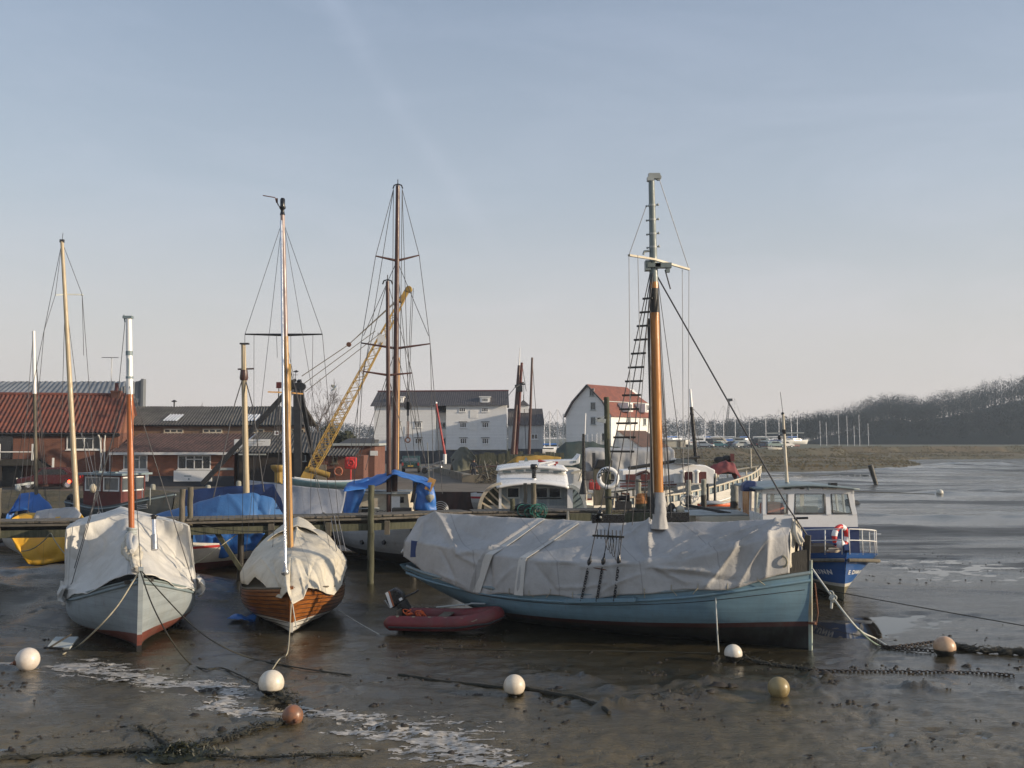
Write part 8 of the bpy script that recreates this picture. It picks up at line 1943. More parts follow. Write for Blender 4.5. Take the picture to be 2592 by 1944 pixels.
 m = MB(); m.bar(L_, on(656) + V((0, -.16, 0)), .065, .05); m.bar(on(656) + V((0, -.16, 0)), R_, .065, .05); m.build('crosstree', g['cream'], t)
 wires(t, [(b1 + V((.2, 0, .0)), R_), (on(516) + V((-.15, 0, 0)), L_)], .011, g['wirel'], 'lift')
 cl = T @ (H.p(.60, -1) + V((0, -.1, 0))); cr_ = T @ (H.p(.60, 1) + V((0, .1, 0)))
 wires(t, [(L_, P(1596, 1180, d - 1)), (L_ + V((.22, 0, 0)), P(1620, 900, d - .8)), (R_, P(1742, 1290, d + .8)), (R_ + V((-.18, 0, 0)), P(1730, 1250, d + .9))], .008, g['wirel'], 'topmast_stay')
 # shrouds, ratlines, deadeyes and chains on the near side, plain shrouds on the far side
 hd = on(690)
 bt = [T @ (H.p(s_, -1) + V((0, -.14, -.1))) for s_ in (.545, .582, .622)]
 hd_ = [hd + V((-.10, -.05, 0)), hd + V((-.07, -.08, 0)), hd + V((-.03, -.11, 0))]
 wires(t, [(h_, b_.lerp(h_, .125)) for h_, b_ in zip(hd_, bt)], .013)
 def sh(i, py):
  h_, b_ = hd_[i], bt[i]; zz = P(1600, py, d - .6).z; s = (h_.z - zz) / (h_.z - b_.z); return h_.lerp(b_, s)
 for py in list(range(747, 1160, 36)) + [1356]:
  a, b_ = sh(0, py), sh(2, py); e = (b_ - a).normalized(); mm = MB(); mm.bar(a - e * .06 + V((0, -.02, .0)), b_ + e * .06 + V((0, -.02, .0)), .035, .05); mm.build('ratline', g['wetwood'], t)
 a, b_ = bt[0].lerp(hd_[0], .098), bt[2].lerp(hd_[2], .078); mm = MB(); mm.tube([a, b_ + V((.05, 0, 0))], .014, 5); mm.build('spreader_rod', g['rust'], t)
 for h_, b_ in zip(hd_, bt):
  m = MB(); chain_links(m, [b_, b_.lerp(h_, .09)], .062, .034, .012); m.build('chain_lanyard', g['black'], t)
  m = MB(); q = b_.lerp(h_, .115); m.lathe(q - (h_ - b_).normalized() * .12, [(.018, 0), (.05, .06), (.055, .12), (.02, .22), (.018, .3)], 8, (h_ - b_)); m.build('deadeye', g['blackg'], t)
 m = MB()
 a, b_ = sh(0, 1353), sh(2, 1353); rg = random.Random(3)
 for k in range(7): q = a.lerp(b_, (k + .5) / 7) + V((0, -.06, 0)); m.tube([q - V((0, 0, .10)), q + V((0, 0, .13))], .012, 5)
 for k in range(4): m.tube(sag(a.lerp(b_, .35 + .1 * k) + V((0, -.07, 0)), a.lerp(b_, .6 + .1 * k) + V((0, -.08, -.02)), .35 + .08 * k, 10), .008, 4)
 m.build('belaying_pins', g['wetwood'], t)
 m = MB(T); qa, qb = H.p(.505, -1), H.p(.668, -1); m.bar(qa + V((0, -.10, -.12)), qb + V((0, -.10, -.12)), .2, .09); m.build('channel', hm, t)
 wires(t, [(hd + V((.06, .08, 0)), T @ (H.p(s_, 1) + V((0, .1, 1.0)))) for s_ in (.55, .59, .63)], .012)
 # light boards
 p = P(1539, 1313, d - 1.0); m = MB(); m.box(p, (.80, .07, .20)); m.prism([p + V((-.4, -.035, -.1)), p + V((-.4, -.035, .12)), p + V((-.33, -.035, .12)), p + V((-.33, -.035, -.1))], (0, -.1, 0)); lb = m.build('light_board', g['blackg'], t)
 m = MB(); q = p + V((-.2, -.12, -.05)); m.lathe(q, [(.07, 0), (.08, .02), (.075, .17), (.085, .18), (.04, .25), (.015, .28)], 12); m.torus(q + V((0, 0, .3)), .04, .008, (0, 1, 0), 10, 4); m.build('lantern', g['blackg'], lb)
 m = MB(); m.ball(q + V((0, -.07, .10)), .03, 8); m.build('lens', g['lens'], lb)
 p = P(1713, 1308, d + 1.2); m = MB(); m.box(p, (.66, .07, .24)); m.box(p + V((-.3, -.03, .02)), (.06, .14, .3)); m.build('light_board', g['blackg'], t)
 # mast coat and stays
 g0 = P(1670, 1326, d - .02); m = MB(); rg = random.Random(1)
 prof = [(.22, -.12), (.2, 0), (.165, .18), (.185, .3), (.15, .45), (.16, .55), (.135, .72), (.132, .8)]
 vs = []; n = 28
 for r_, z in prof:
  for j in range(n): a_ = 2 * math.pi * j / n; rr = r_ * (1 + .14 * noise.noise(V((math.cos(a_) * 2, math.sin(a_) * 2, z * 5)))); vs.append(g0 + V((rr * math.cos(a_), rr * math.sin(a_), z)))
 m.add(vs, [(i*n+j, i*n+(j+1) % n, (i+1)*n+(j+1) % n, (i+1)*n+j) for i in range(len(prof) - 1) for j in range(n)], True); m.build('mast_coat', g['tarp_grey'], t)
 bowt = T @ V((L/2 - .05, 0, 2.75)); fs0 = P(1995, 1285, 23.9)
 tubeo('forestay', [on(694) + V((.08, 0, 0)), fs0, bowt], .02, g['wire'], t)
 wires(t, [(on(680) + V((.3, 0, 0)), on(720) + V((.42, -.05, -.1)))], .018, g['wire'], 'forestay_strop')
 wires(t, [(on(700) + V((.10, 0, 0)), P(1700, 1310, d + 1)), (on(700) + V((.1, 0, 0)), P(1745, 1310, d + 1.1)), (on(705) + V((.1, .0, 0)), P(1690, 1290, d + .3)), (on(790) + V((.1, 0, 0)), P(1687, 1300, d)), (on(700) + V((-.1, 0, 0)), P(1646, 1320, d - .2)), (on(705) + V((-.1, -.1, 0)), P(1600, 1330, d - .9))], .009, g['wire'], 'halyard')
 s0, s1 = on(1300) + V((-.17, -.1, 0)), on(805) + V((-.17, -.05, 0)); m = MB(); m.tube([s0, s1], [.045, .03], 8); m.build('topping_spar', g['black'], t)
 # gathered cloth and lashings at the bow end of the cover
 m = MB(); rg = random.Random(12); c0 = P(2015, 1318, 24.0); c1 = P(2030, 1375, 23.8)
 for k in range(6): a = c0 + V((rg.uniform(-.06, .06), rg.uniform(-.05, .05), rg.uniform(-.05, .05))); b_ = c1 + V((rg.uniform(-.08, .06), rg.uniform(-.05, .05), rg.uniform(-.1, .1))); m.tube(poly_smooth([a, a.lerp(b_, .5) + V((rg.uniform(-.1, .03), 0, 0)), b_], 4), [.025 + .04 * math.sin(math.pi * i / 8) for i in range(9)], 6)
 m.build('cloth_bunch', g['tarp_cream'], t)
 m = MB(); m.tube([P(2010, 1312, 24), P(2045, 1311, 23.8)], .028, 8); m.build('bowsprit_heel', g['blackg'], t)
def dinghy():
 g = M_
 c = P(1128, 1566, 26.3); hx, hy = .985, -.17
 t = thing('inflatable_dinghy', (c.x, c.y, 0), 'red inflatable dinghy with tilted outboard lying beside the blue smack', 'dinghy')
 T = frame(c.x, c.y, .03, hx, hy)
 red = pm('red_hypalon', (.19, .024, .026), (.13, .018, .02), .55, 3, dirt=(.12, .07, .06), dirt_amt=.4)
 path = [(-1.48, -.62, .22), (-1.2, -.62, .23), (-.3, -.63, .24), (.5, -.6, .27), (1.05, -.42, .35), (1.32, -.12, .42), (1.34, .12, .42), (1.05, .42, .36), (.5, .6, .27), (-.3, .63, .24), (-1.2, .62, .23), (-1.48, .62, .22)]
 pts = poly_smooth(path, 5); n = len(pts); rr = [.19 * min(1, .25 + 1.6 * min(i, n - 1 - i) / 8.0) if min(i, n-1-i) < 5 else .19 for i in range(n)]
 m = MB(T); m.tube(pts, rr, 16); m.build('tube', red, t)
 m = MB(T); off = [V((p.x * 1.0, p.y, p.z)) + V(((1 if abs(p.x) > 1.0 else 0) * .18 * (1 if p.x > 0 else 0), math.copysign(.2, p.y) * (1 if p.x < 1.15 else .3), -.07)) for p in pts]; m.tube(off[4:-4], .028, 6); m.build('rubbing_strake', g['rubber'], t)
 m = MB(T); m.b2(-1.25, 1.0, -.45, .45, .06, .1); m.build('floor', g['rubber'], t); m = MB(T); m.b2(-1.2, -1.15, -.45, .45, .08, .52); m.build('transom', g['oldwood'], t)
 m = MB(T); m.b2(-.15, .12, -.5, .5, .34, .37); m.build('thwart', g['oldwood'], t)
 m = MB(T)
 for sg in (-1, 1):
  for k in range(5): x = -1.1 + .42 * k; m.tube(sag(V((x, sg * .70, .40)), V((x + .4, sg * .70, .40)), .06, 6), .01, 4); m.box((x, sg * .68, .415), (.07, .05, .03))
 m.build('grab_line', g['rope'], t)
 m = MB(T); m.tube([(-.35, .35, .5), (.55, .52, .58)], .02, 6); m.box((.75, .55, .6), (.4, .12, .02)); m.build('oar', g['palegrey'], t)
 m = MB(T); rg = random.Random(1)
 for k in range(8): m.torus((-.75 + rg.uniform(-.25, .3), -.35 + rg.uniform(-.1, .1), .42 + rg.uniform(0, .08)), rg.uniform(.06, .14), .016, (rg.gauss(0, .6), rg.gauss(0, .6), 1), 12, 4)
 m.build('orange_line', g['orange'], t)
 # outboard tilted up on the transom
 t2 = thing('outboard_motor', T @ V((-1.25, 0, .3)), 'black outboard motor with white and orange stripe tilted on the dinghy transom', 'outboard motor')
 A = T @ Matrix.Translation((-1.22, -.02, .62)) @ Matrix.Rotation(math.radians(-32), 4, 'Y')
 m = MB(A); m.prism([(-.24, -.13, .0), (.2, -.13, .02), (.24, -.13, .22), (.12, -.13, .44), (-.14, -.13, .46), (-.26, -.13, .3)], (0, .26, 0)); m.build('cowling', g['blackg'], t2, bev=.05)
 m = MB(A); m.prism([(-.245, -.135, .04), (-.17, -.137, .04), (-.08, -.137, .44), (-.16, -.137, .45)], (0, .004, 0)); m.prism([(-.262, -.11, .05), (-.262, .11, .05), (-.285, .11, .3), (-.285, -.11, .3)], (-.006, 0, 0)); st = m.build('stripe', g['whiteg'], t2)
 m = MB(A); m.prism([(-.165, -.137, .04), (-.12, -.137, .04), (-.03, -.137, .44), (-.07, -.137, .445)], (0, .004, 0)); m.build('orange_stripe', pm('burnt_orange', (.4, .12, .04), None, .4), t2)
 m = MB(A); m.box((.12, -.138, .1), (.09, .006, .07)); m.build('badge', g['whiteg'], t2)
 m = MB(A); m.prism([(-.12, -.05, 0), (.10, -.05, 0), (.06, -.05, -.62), (-.12, -.05, -.62)], (0, .1, 0)); m.prism([(-.3, -.012, -.55), (.12, -.012, -.55), (.05, -.012, -.9), (-.05, -.012, -.9)], (0, .024, 0)); m.box((-.08, 0, -.46), (.4, .2, .02)); m.build('leg', g['blackg'], t2, bev=.01)
 m = MB(A); m.lathe((-.22, 0, -.72), [(.05, 0), (.045, .16), (.01, .2)], 10, (-1, 0, 0))
 for k in range(3): a_ = k * 2.094; e = V((0, math.cos(a_), math.sin(a_))); f = V((0, -e.z, e.y)); o = V((-.32, 0, -.72)); m.add([o + e * .03 - f * .03, o + e * .14 - f * .06 + V((.02, 0, 0)), o + e * .15 + f * .05 - V((.03, 0, 0)), o + e * .03 + f * .03], [(0, 1, 2, 3)])
 m.build('propeller', g['black'], t2)
 m = MB(A); m.tube([(.18, 0, .1), (.5, 0, .05), (.62, 0, .06)], .025, 8); m.box((.12, 0, -.1), (.12, .24, .26)); m.build('tiller', g['black'], t2)
def work_boat():
 g = M_
 hx, hy = -.03, -.9995; L = 9.6; bx, by = P(2108, 0, 30.9).x, 30.9
 ox, oy = bx - hx * L / 2, by - hy * L / 2
 t = thing('blue_workboat', (ox, oy, 0), 'royal blue workboat with white wheelhouse, bow rail and name on its bows', 'workboat')
 T = frame(ox, oy, -.02, hx, hy)
 H = Hull(T, L, [(0, 1.5), (.4, 1.66), (.7, 1.66), (.86, 1.46), (.93, 1.12), (.97, .70), (.99, .30), (1, .012)], [(0, 1.2), (.5, 1.15), (.8, 1.28), (1, 1.55)], [(0, .1), (.4, 0), (.9, 0), (1, .0)], .36, ((0, 2.2), (.5, 2.0), (.8, 1.05), (1, .85)))
 hm = hull_mat('royal_blue_paint', [(-9, (.20, .18, .11)), (.45, (.68, .65, .56)), (.55, (.028, .105, .32))], .35, -.02, .01, (.1, .1, .12), .15)
 H.build('hull', hm, t, 120, 41); H.deck('deck', g['maroon'], t, -.15, 60)
 m = MB(T)
 for sg in (-1, 1): m.tube([H.p(1 - .7 * (1 - i / 40) ** 1.8, sg * .97) + V((.02, sg * .05, -.18)) for i in range(41)], .06, 8)
 m.build('rubbing_strake', g['oldwood'], t)
 m = MB(T); m.bar((L/2 - .25, 0, 1.3), (L/2 + .42, 0, 1.72), .14, .2); m.build('stemhead', g['tarp_navy'], t)
 # name on both bows
 for sg, txt in ((1, 'EDWARD LUNN'), (-1, 'EDWARD LUNN')):
  t0, t1 = (.992, .875) if sg > 0 else (.972, .80); m = MB(); n = len(txt)
  for i, ch in enumerate(txt):
   if ch == ' ': continue
   f = i / (n - 1); tt = (t0 + (t1 - t0) * f) if sg > 0 else (t1 + (t0 - t1) * f); aa = .60
   q = H.p(tt, sg * aa); tx = (H.p(tt + .006, sg * aa) - q).normalized(); up = (H.p(tt, sg * (aa + .05)) - q).normalized(); nn = tx.cross(up).normalized()
   if nn.y * sg < 0: nn = -nn
   rt = up.cross(nn).normalized(); up = nn.cross(rt); rt, up, nn = [T.to_3x3() @ e for e in (rt, up, nn)]
   M4 = Matrix((rt, up, nn)).transposed().to_4x4(); M4.translation = T @ q + nn * .008; m.text(ch, .19 if sg > 0 else .23, M4, .004, .005)
  m.build('name_lettering', g['whiteg'], t)
 # wheelhouse with see-through windows
 gm, nt, b = new_mat('cabin_glass'); b.inputs['Base Color'].default_value = (.75, .82, .8, 1); b.inputs['Roughness'].default_value = .03
 tr = N(nt, 'ShaderNodeBsdfTransparent'); tr.inputs[0].default_value = (.74, .8, .78, 1); mx = N(nt, 'ShaderNodeMixShader'); mx.inputs[0].default_value = .22
 nt.links.new(tr.outputs[0], mx.inputs[1]); nt.links.new(b.outputs[0], mx.inputs[2]); nt.links.new(mx.outputs[0], nt.nodes['Material Output'].inputs[0])
 d = 34.2; X = lambda px: P(px, 0, d).x; Z = lambda py: P(0, py, d).z
 x0, x1 = X(1914), X(2150); xt0, xt1 = X(1914), X(2138); dB = 37.6; zs, zt, z0 = Z(1303), Z(1249), 1.0
 whm = g['whiteg']
 w = MB(); w.prism([(x0, d, 1.05), (x1, d, 1.05), (x1 - .05, d + .05, zs), (x0, d + .05, zs)], (0, .06, 0)); w.b2(x0, x0 + .05, d + .11, dB, 1.05, zs); w.b2(x1 - .12, x1 - .06, d + .11, dB, 1.05, zs); w.b2(x0, x1 - .1, dB - .06, dB, 1.05, zs); cab = w.build('wheelhouse', whm, t)
 w = MB(); w.prism([(x0 + .01, d - .02, 1.05), (x1 - .0, d - .02, 1.05), (x1 - .02, d - .004, Z(1334)), (x0 + .01, d - .004, Z(1334))], (0, .01, 0)); w.build('blue_band', g['tarp_navy'], cab)
 lean = .10
 def post(px, wd, top=None): 
  a = V((X(px), d + .05, zs)); b_ = V((X(top or px), d + .05 + lean, zt)); return a, b_, wd
 w = MB()
 for px, tp, wd in ((1918, 1920, .13), (1983, 1986, .2), (2076, 2076, .16), (2140, 2131, .16)):
  a, b_, wd = post(px, wd, tp); w.bar(a, b_, wd, .07, (0, 1, 0))
 w.bar((x0, d + .05 + lean, zt + .05), (xt1, d + .05 + lean, zt + .05), .08, .16)
 for yy in (d + .2, d + 1.25, d + 2.0, dB - .05): w.bar((x0 + .03, yy, zs - .1), (x0 + .06, yy, zt + .1), .06, .12, (0, 1, 0)); w.bar((x1 - .08, yy, zs), (x1 - .16, yy, zt + .1), .06, .12, (0, 1, 0))
 w.bar((x0 + .04, d + .1, zt + .06), (x0 + .04, dB, zt + .06), .06, .14); w.bar((x1 - .15, d + .1, zt + .06), (x1 - .15, dB, zt + .06), .06, .14)
 for px in (1914, 2000, 2080, 2140): w.bar((X(px), dB - .03, zs), (X(px), dB - .03, zt + .1), .14, .06, (0, 1, 0))
 w.bar((x0, dB - .03, zt + .06), (x1 - .15, dB - .03, zt + .06), .06, .14); w.build('window_post', whm, cab)
 for a_, b_, ta, tb in ((1925, 1972, 1926, 1976), (1993, 2066, 1996, 2067), (2086, 2132, 2085, 2125)):
  w = MB(); w.add([(X(a_ - 4), d + .06, zs + .01), (X(b_ + 3), d + .06, zs + .01), (X(tb + 3), d + .06 + lean, zt), (X(ta - 4), d + .06 + lean, zt)], [(0, 1, 2, 3)]); pn = w.build('windscreen', gm, cab)
  w = MB(); w.tube([(X(a_), d + .03, zs + .05), (X(b_), d + .03, zs + .05), (X(tb), d + .03 + lean, zt - .02), (X(ta), d + .03 + lean, zt - .02), (X(a_), d + .03, zs + .05)], .025, 6); w.build('rubber_seal', g['wire'], pn)
 w = MB(); w.add([(x0 + .04, d + .3, zs), (x0 + .04, d + 1.2, zs), (x0 + .06, d + 1.2, zt), (x0 + .06, d + .36, zt)], [(0, 1, 2, 3)]); w.build('side_window', gm, cab)
 w = MB(); w.b2(x0 - .01, x0 + .035, d + 2.06, d + 3.0, 1.1, zt); w.build('door', g['varn'], cab)
 w = MB(); rr = [(x0 - .18, d - .12), (x1 - .0, d - .12), (x1 + .05, d + .2), (x1 + .05, dB + .15), (x0 - .18, dB + .15)]
 def rf(u, v): x = x0 - .2 + (xt1 - x0 + .36) * u; return V((x, d - .12 + 3.75 * v, zt + .17 + .13 * math.sin(math.pi * u) - .0))
 w.grid(rf, 16, 8); w.build('roof', g['bluegrey'], cab, solid=.06)
 t2 = thing('stowed_liferaft', (X(1950), d + 2, 1.4), 'orange lifejackets heaped inside the workboat wheelhouse window', 'lifejackets'); w = MB(); w.b2(X(1938), X(1992), d + 1.2, d + 2.0, 1.2, Z(1278)); w.build('bundle', g['orange'], t2, bev=.15)
 w = MB(); w.b2(X(2005), X(2070), d + 1.0, d + 1.6, 1.2, Z(1290)); w.b2(X(2030), X(2060), d + .5, d + .9, 1.2, Z(1285)); w.build('console', g['bluegrey'], cab)
 # roof gear
 w = MB(); q = V((X(1903), d + 1.2, Z(1241))); w.prism([(q.x - .28, q.y - .1, q.z - .1), (q.x + .22, q.y - .1, q.z - .1), (q.x + .22, q.y - .1, q.z + .26), (q.x - .1, q.y - .1, q.z + .28), (q.x - .26, q.y - .1, q.z + .14)], (0, .45, 0)); w.build('roof_vent', g['tarp_navy'], cab, bev=.05)
 w = MB(); w.b2(X(2095), X(2112), d + .6, d + .9, Z(1238), Z(1224)); w.build('lamp_box', g['blackg'], cab)
 w = MB(); w.tube([V((X(1925), d + .3, Z(1236))), V((X(2080), d + .3, Z(1234)))], .018, 5); w.tube([V((X(2015), d + .2, Z(1234))), V((X(2018), d + .2, Z(1228))), V((X(2026), d, Z(1236)))], .035, 6); w.ball(V((X(2027), d, Z(1237))), .06, 8); w.build('roof_rail', g['palegrey'], cab)
 dm = d + 1.2; m0, m1 = P(1993, 1240, dm), P(1982, 1048, dm)
 t_ = mast(t, [m0, m1], [.065, .04], g['cream'], 'mast')
 w = MB(); w.lathe(m0 - V((0, 0, .05)), [(.14, 0), (.14, .18), (.08, .32)], 10); w.build('mast_foot', g['bluegrey'], t)
 w = MB(); a, b_ = P(1936, 1097, dm), P(2035, 1096, dm); w.tube([a, b_], .022, 6); w.build('yard_arm', g['palegrey'], t)
 w = MB(); w.tube([P(1985, 1098, dm), P(1985, 1087, dm)], .07, 8); w.ball(P(1973, 1107, dm), .07, 8, sq=1.3); w.tube([P(1980, 1050, dm), P(1982, 1044, dm)], .05, 8); w.tube([P(1984, 1055, dm), P(1992, 1056, dm)], .02, 5); w.build('signal_lamp', g['blackg'], t)
 w = MB(); w.tube([m1, P(1975, 992, dm)], .01, 4); w.build('aerial', g['wire'], t)
 # bow rail
 rt_, mid_ = [], []
 for i in range(15): rt_.append(.995 - .375 * (1 - i / 14) ** 1.9)
 for sg in (-1, 1):
  w = MB(T)
  tp = [H.p(tt, sg) * 1.0 + V((0, -sg * .06, .72)) for tt in rt_]; md = [H.p(tt, sg) + V((0, -sg * .06, .38)) for tt in rt_]
  w.tube(tp, .022, 6); w.tube(md, .018, 6); w.build('bow_rail', g['white'], t)
  w = MB(T)
  for i in (0, 3, 6, 8, 11, 14): q = H.p(rt_[i], sg); w.tube([q + V((0, -sg * .05, -.05)), q + V((0, -sg * .06, .72))], .02, 6)
  w.build('stanchion', g['white'], t)
 # deck gear
 w = MB(T); w.b2(L/2 - 3.0, L/2 - 1.9, -.5, .4, 1.05, 1.5); w.build('hatch', g['rubber'], t); w = MB(T); w.lathe((L/2 - .95, 0, 1.2), [(.12, 0), (.1, .2), (.16, .24), (.16, .34)], 12); w.tube([(L/2 - .95, -.22, 1.45), (L/2 - .95, .22, 1.45)], .04); w.build('samson_post', g['cream'], t)
 c = P(2128, 1358, 32.2); t2 = thing('orange_ring', (c.x, c.y, c.z - .45), 'red and white life ring hung on the workboat bow rail', 'lifebuoy')
 m = MB(); ax = V((.55, -.83, 0)); m.torus(c, .31, .085, ax, 32, 10); m.build('ring', g['red'], t2)
 m = MB(); u_ = ax.orthogonal().normalized(); w_ = ax.cross(u_)
 for k in range(4): a_ = k * math.pi / 2 + .5; m.tube([c + (u_ * math.cos(a_ + e) + w_ * math.sin(a_ + e)) * .31 for e in (-.28, -.14, 0, .14, .28)], .093, 10)
 m.build('white_band', g['whiteg'], t2)
 c = P(2128, 1378, 31.6); t2 = thing('white_fender', (c.x, c.y, c.z - .2), 'round white fender lying on the workboat foredeck', 'fender'); MB().ball(c, .17, 12, sq=.8, ax=(1, 0, .2)).build('body', g['whiteg'], t2); m = MB(); m.tube([c + V((-.15, 0, 0)), c + V((-.24, 0, .02))], .04, 6); m.build('eye', g['tarp_navy'], t2)
# ---------- buoys, warps, chain, foam and debris on the mud
def buoy(px, py, rpx, c1, c2, label, low=.35, tilt=(.1, .1, 1), eye=None, sink=.12, d=None):
 """mooring buoy resting on the mud; lower part fouled dark"""
 r0 = G(px, py + rpx); dd = r0.y + .05 if d is None else d; r = rpx / F * dd; c = P(px, py, dd); c.z -= r * .08
 t = thing('mooring_buoy', (c.x, c.y, c.z - r), label, 'buoy', 'mooring buoys on the mud')
 m_, nt, b = new_mat('buoy_skin'); tc = N(nt, 'ShaderNodeTexCoord'); sp = N(nt, 'ShaderNodeSeparateXYZ'); nt.links.new(tc.outputs['Object'], sp.inputs[0])
 nn = nz(nt, tc.outputs['Object'], 4, 6, .7); col = ramp(nt, nn, [(.38, c1), (.6, c2), (.74, tuple(x * .5 for x in c2))])
 z = math_(nt, 'ADD', sp.outputs[2], math_(nt, 'MULTIPLY', math_(nt, 'SUBTRACT', nn, .5), r * .5)); z = math_(nt, 'MULTIPLY', z, 1 / (2 * r))
 col = mixc(nt, ramp(nt, z, [(max(0, low - .03), 1), (low + .02, 0)]), col, (.018, .017, .013))
 nt.links.new(col, b.inputs['Base Color']); b.inputs['Roughness'].default_value = .38
 MB().ball(c, r, 32, tilt).build('float', m_, t)
 ax = V(eye or (0, -.4, -1)).normalized(); m = MB(); m.lathe(c + ax * r * .96, [(r * .24, 0), (r * .2, r * .12), (r * .1, r * .22)], 12, ax); m.torus(c + ax * r * 1.2, r * .13, r * .035, ax.orthogonal(), 12, 5); m.build('eye', M_['rust'] if eye else M_['black'], t)
 return c, r
def gz(x, y): return mudh(x, y)
def on_mud(pts, lift=.02):
 out = []
 for px, py in pts: p = G(px, py); p.z = gz(p.x, p.y); q = G(px, py, p.z); q.z = gz(q.x, q.y) + lift; out.append(q)
 return out
def warp(name, pts, r, mat, label, cat='rope', wob=.0, seed=1, group=None):
 rg = random.Random(seed); t = thing(name, pts[0], label, cat, group)
 pts = poly_smooth(pts, 7); n = len(pts)
 rr = [r * (1 + wob * rg.uniform(-.5, 1.0)) for _ in range(n)]
 if wob: pts = [p + V((rg.gauss(0, wob * r), rg.gauss(0, wob * r), rg.uniform(0, wob * r))) for p in pts]
 m = MB().tube(pts, rr, 6)
 if wob >= .5:      # weed hanging on the line
  for p in pts:
   for k in range(int(4 + r * 170)):
    c = p + V((rg.gauss(0, .07 + r), rg.gauss(0, .05 + r), rg.uniform(0, r * 1.1))); d_ = V((rg.gauss(0, 1), rg.gauss(0, 1), rg.gauss(0, .4))).normalized() * rg.uniform(.02, .07); e = d_.orthogonal().normalized() * .012
    m.add([c - d_ - e, c - d_ + e, c + d_ + e * .4, c + d_ - e * .4], [(0, 1, 2, 3)])
 m.build('line', mat, t); return t
def setup_small():
 g = M_
 W, O = (.66, .60, .52), (.5, .2, .085)
 buoy(70, 1667, 29, (.70, .64, .56), (.6, .52, .44), 'white buoy with pinkish eye at the left edge of the mud', .06, eye=(-.75, -.6, -.15))
 buoy(687, 1726, 31.5, (.72, .66, .56), (.58, .52, .42), 'white buoy with blackened bottom below the clinker sloop bow', .30)
 buoy(741, 1809, 26, (.30, .12, .055), (.13, .085, .06), 'brown orange buoy with bright eye lying in weed near the puddle', .18, eye=(.45, -.85, -.25))
 buoy(1302, 1733, 27, (.68, .61, .50), (.55, .47, .37), 'cream white buoy on the black hose in the middle of the mud', .22)
 buoy(1856, 1652, 22.5, (.70, .65, .56), (.58, .53, .45), 'small white buoy with black lower third beside the blue smack bow', .40)
 buoy(1971, 1739, 27, (.30, .235, .11), (.22, .165, .075), 'khaki tan buoy sunk in churned mud right of the small white buoy', .05)
 buoy(2391, 1636, 27, (.55, .38, .24), (.42, .26, .16), 'peach coloured buoy with dark waterline chained at the far right', .42)
 buoy(2379, 1246, 8.5, (.62, .60, .52), (.5, .48, .42), 'tiny distant white buoy on the smooth mud beyond the workboat', .35)
 # leaning post in the far mud
 a, b = P(2219, 1226, 108), P(2203, 1177, 108); a.z = gz(a.x, a.y) - .2
 t = thing('leaning_post', a, 'black timber post leaning left out of the far mud', 'post'); MB().tube([a, a.lerp(b, .5), b], [.22, .25, .3], 10).build('post', g['wetwood'], t)
 p = G(2150, 1277); t = thing('mud_mound', p, 'dark stump breaking the mud right of the workboat wheelhouse', 'stump')
 MB().grid(lambda u, v: V((p.x - 1.0 + 2.2 * u, p.y - .5 + v, gz(p.x, p.y) - .1 + .55 * max(0, math.sin(math.pi * u) ** 2) * math.sin(math.pi * v) * (1 + .5 * fbm(u * 6, v * 5)))), 24, 12).build('stump', g['wetwood'], t)
 # warps from the grey sloop
 s = P(352, 1446, 23.1)
 warp('mooring_warp', [s, P(300, 1530, 22.6), P(245, 1592, 22.6), *on_mud([(195, 1640), (160, 1658)])], .018, g['rope'], 'tan rope from the grey sloop stem down to the left', seed=1)
 warp('mooring_warp', [s + V((.03, 0, 0)), P(385, 1530, 22.0), P(430, 1615, 21.3), *on_mud([(478, 1680), (520, 1697), (562, 1694), (610, 1714), (655, 1736)], .03)], .016, g['roped'], 'dark slack rope from grey sloop to the buoy below the clinker sloop', seed=2)
 warp('mooring_warp', [s + V((.06, 0, 0)), P(425, 1520, 23.0), P(492, 1588, 22.8), P(560, 1635, 22), *on_mud([(640, 1670), (760, 1695), (890, 1712)], .03)], .014, g['roped'], 'long dark rope running right from the grey sloop across wet mud', seed=3)
 s = P(737, 1528, 25.1)
 warp('mooring_warp', [s, P(733, 1600, 24.4), P(727, 1654, 22.6), *on_mud([(708, 1672), (690, 1700)], .04)], .014, g['rope'], 'thin tan rope hanging from the clinker sloop stem to the white buoy', seed=4)
 warp('mooring_warp', [P(740, 1528, 25.1), P(746, 1565, 25.0), P(751, 1590, 25.0)], .014, g['ropew'], 'short pale rope end hanging on the clinker sloop bow', seed=5)
 warp('mooring_warp', [P(858, 1545, 27.6), P(900, 1572, 26.6), *on_mud([(960, 1608)])], .009, g['ropew'], 'pale thin line leading right from the clinker sloop side', seed=6)
 # hose and rope to the cream white buoy
 warp('black_hose', on_mud([(1008, 1710), (1100, 1722), (1180, 1732), (1275, 1744)], -.0), .034, g['roped'], 'black hose lying on the mud left of the cream white buoy', 'hose', .25, 7)
 warp('weedy_rope', on_mud([(1328, 1748), (1400, 1760), (1470, 1772), (1545, 1786)], .03), .04, g['roped'], 'weedy rope leading right from the cream white buoy', 'rope', .4, 8)
 warp('weedy_rope', on_mud([(700, 1752), (712, 1772), (730, 1790)], .03), .05, g['roped'], 'weed covered chain between the puddle buoys', 'rope', .7, 9)
 warp('weedy_rope', on_mud([(725, 1828), (660, 1845), (600, 1868), (540, 1885), (470, 1905)], .03), .04, g['roped'], 'thick weed clad rope from the brown orange buoy to the weed clump', 'rope', .8, 10)
 warp('weedy_rope', on_mud([(430, 1908), (300, 1905), (160, 1912), (0, 1925)], .02), .03, g['roped'], 'dark rope leading left from the weed clump along the bottom edge', 'rope', .6, 11)
 warp('weedy_rope', on_mud([(350, 1845), (410, 1880), (450, 1905)], .02), .03, g['roped'], 'short dark rope above the weed clump', 'rope', .6, 12)
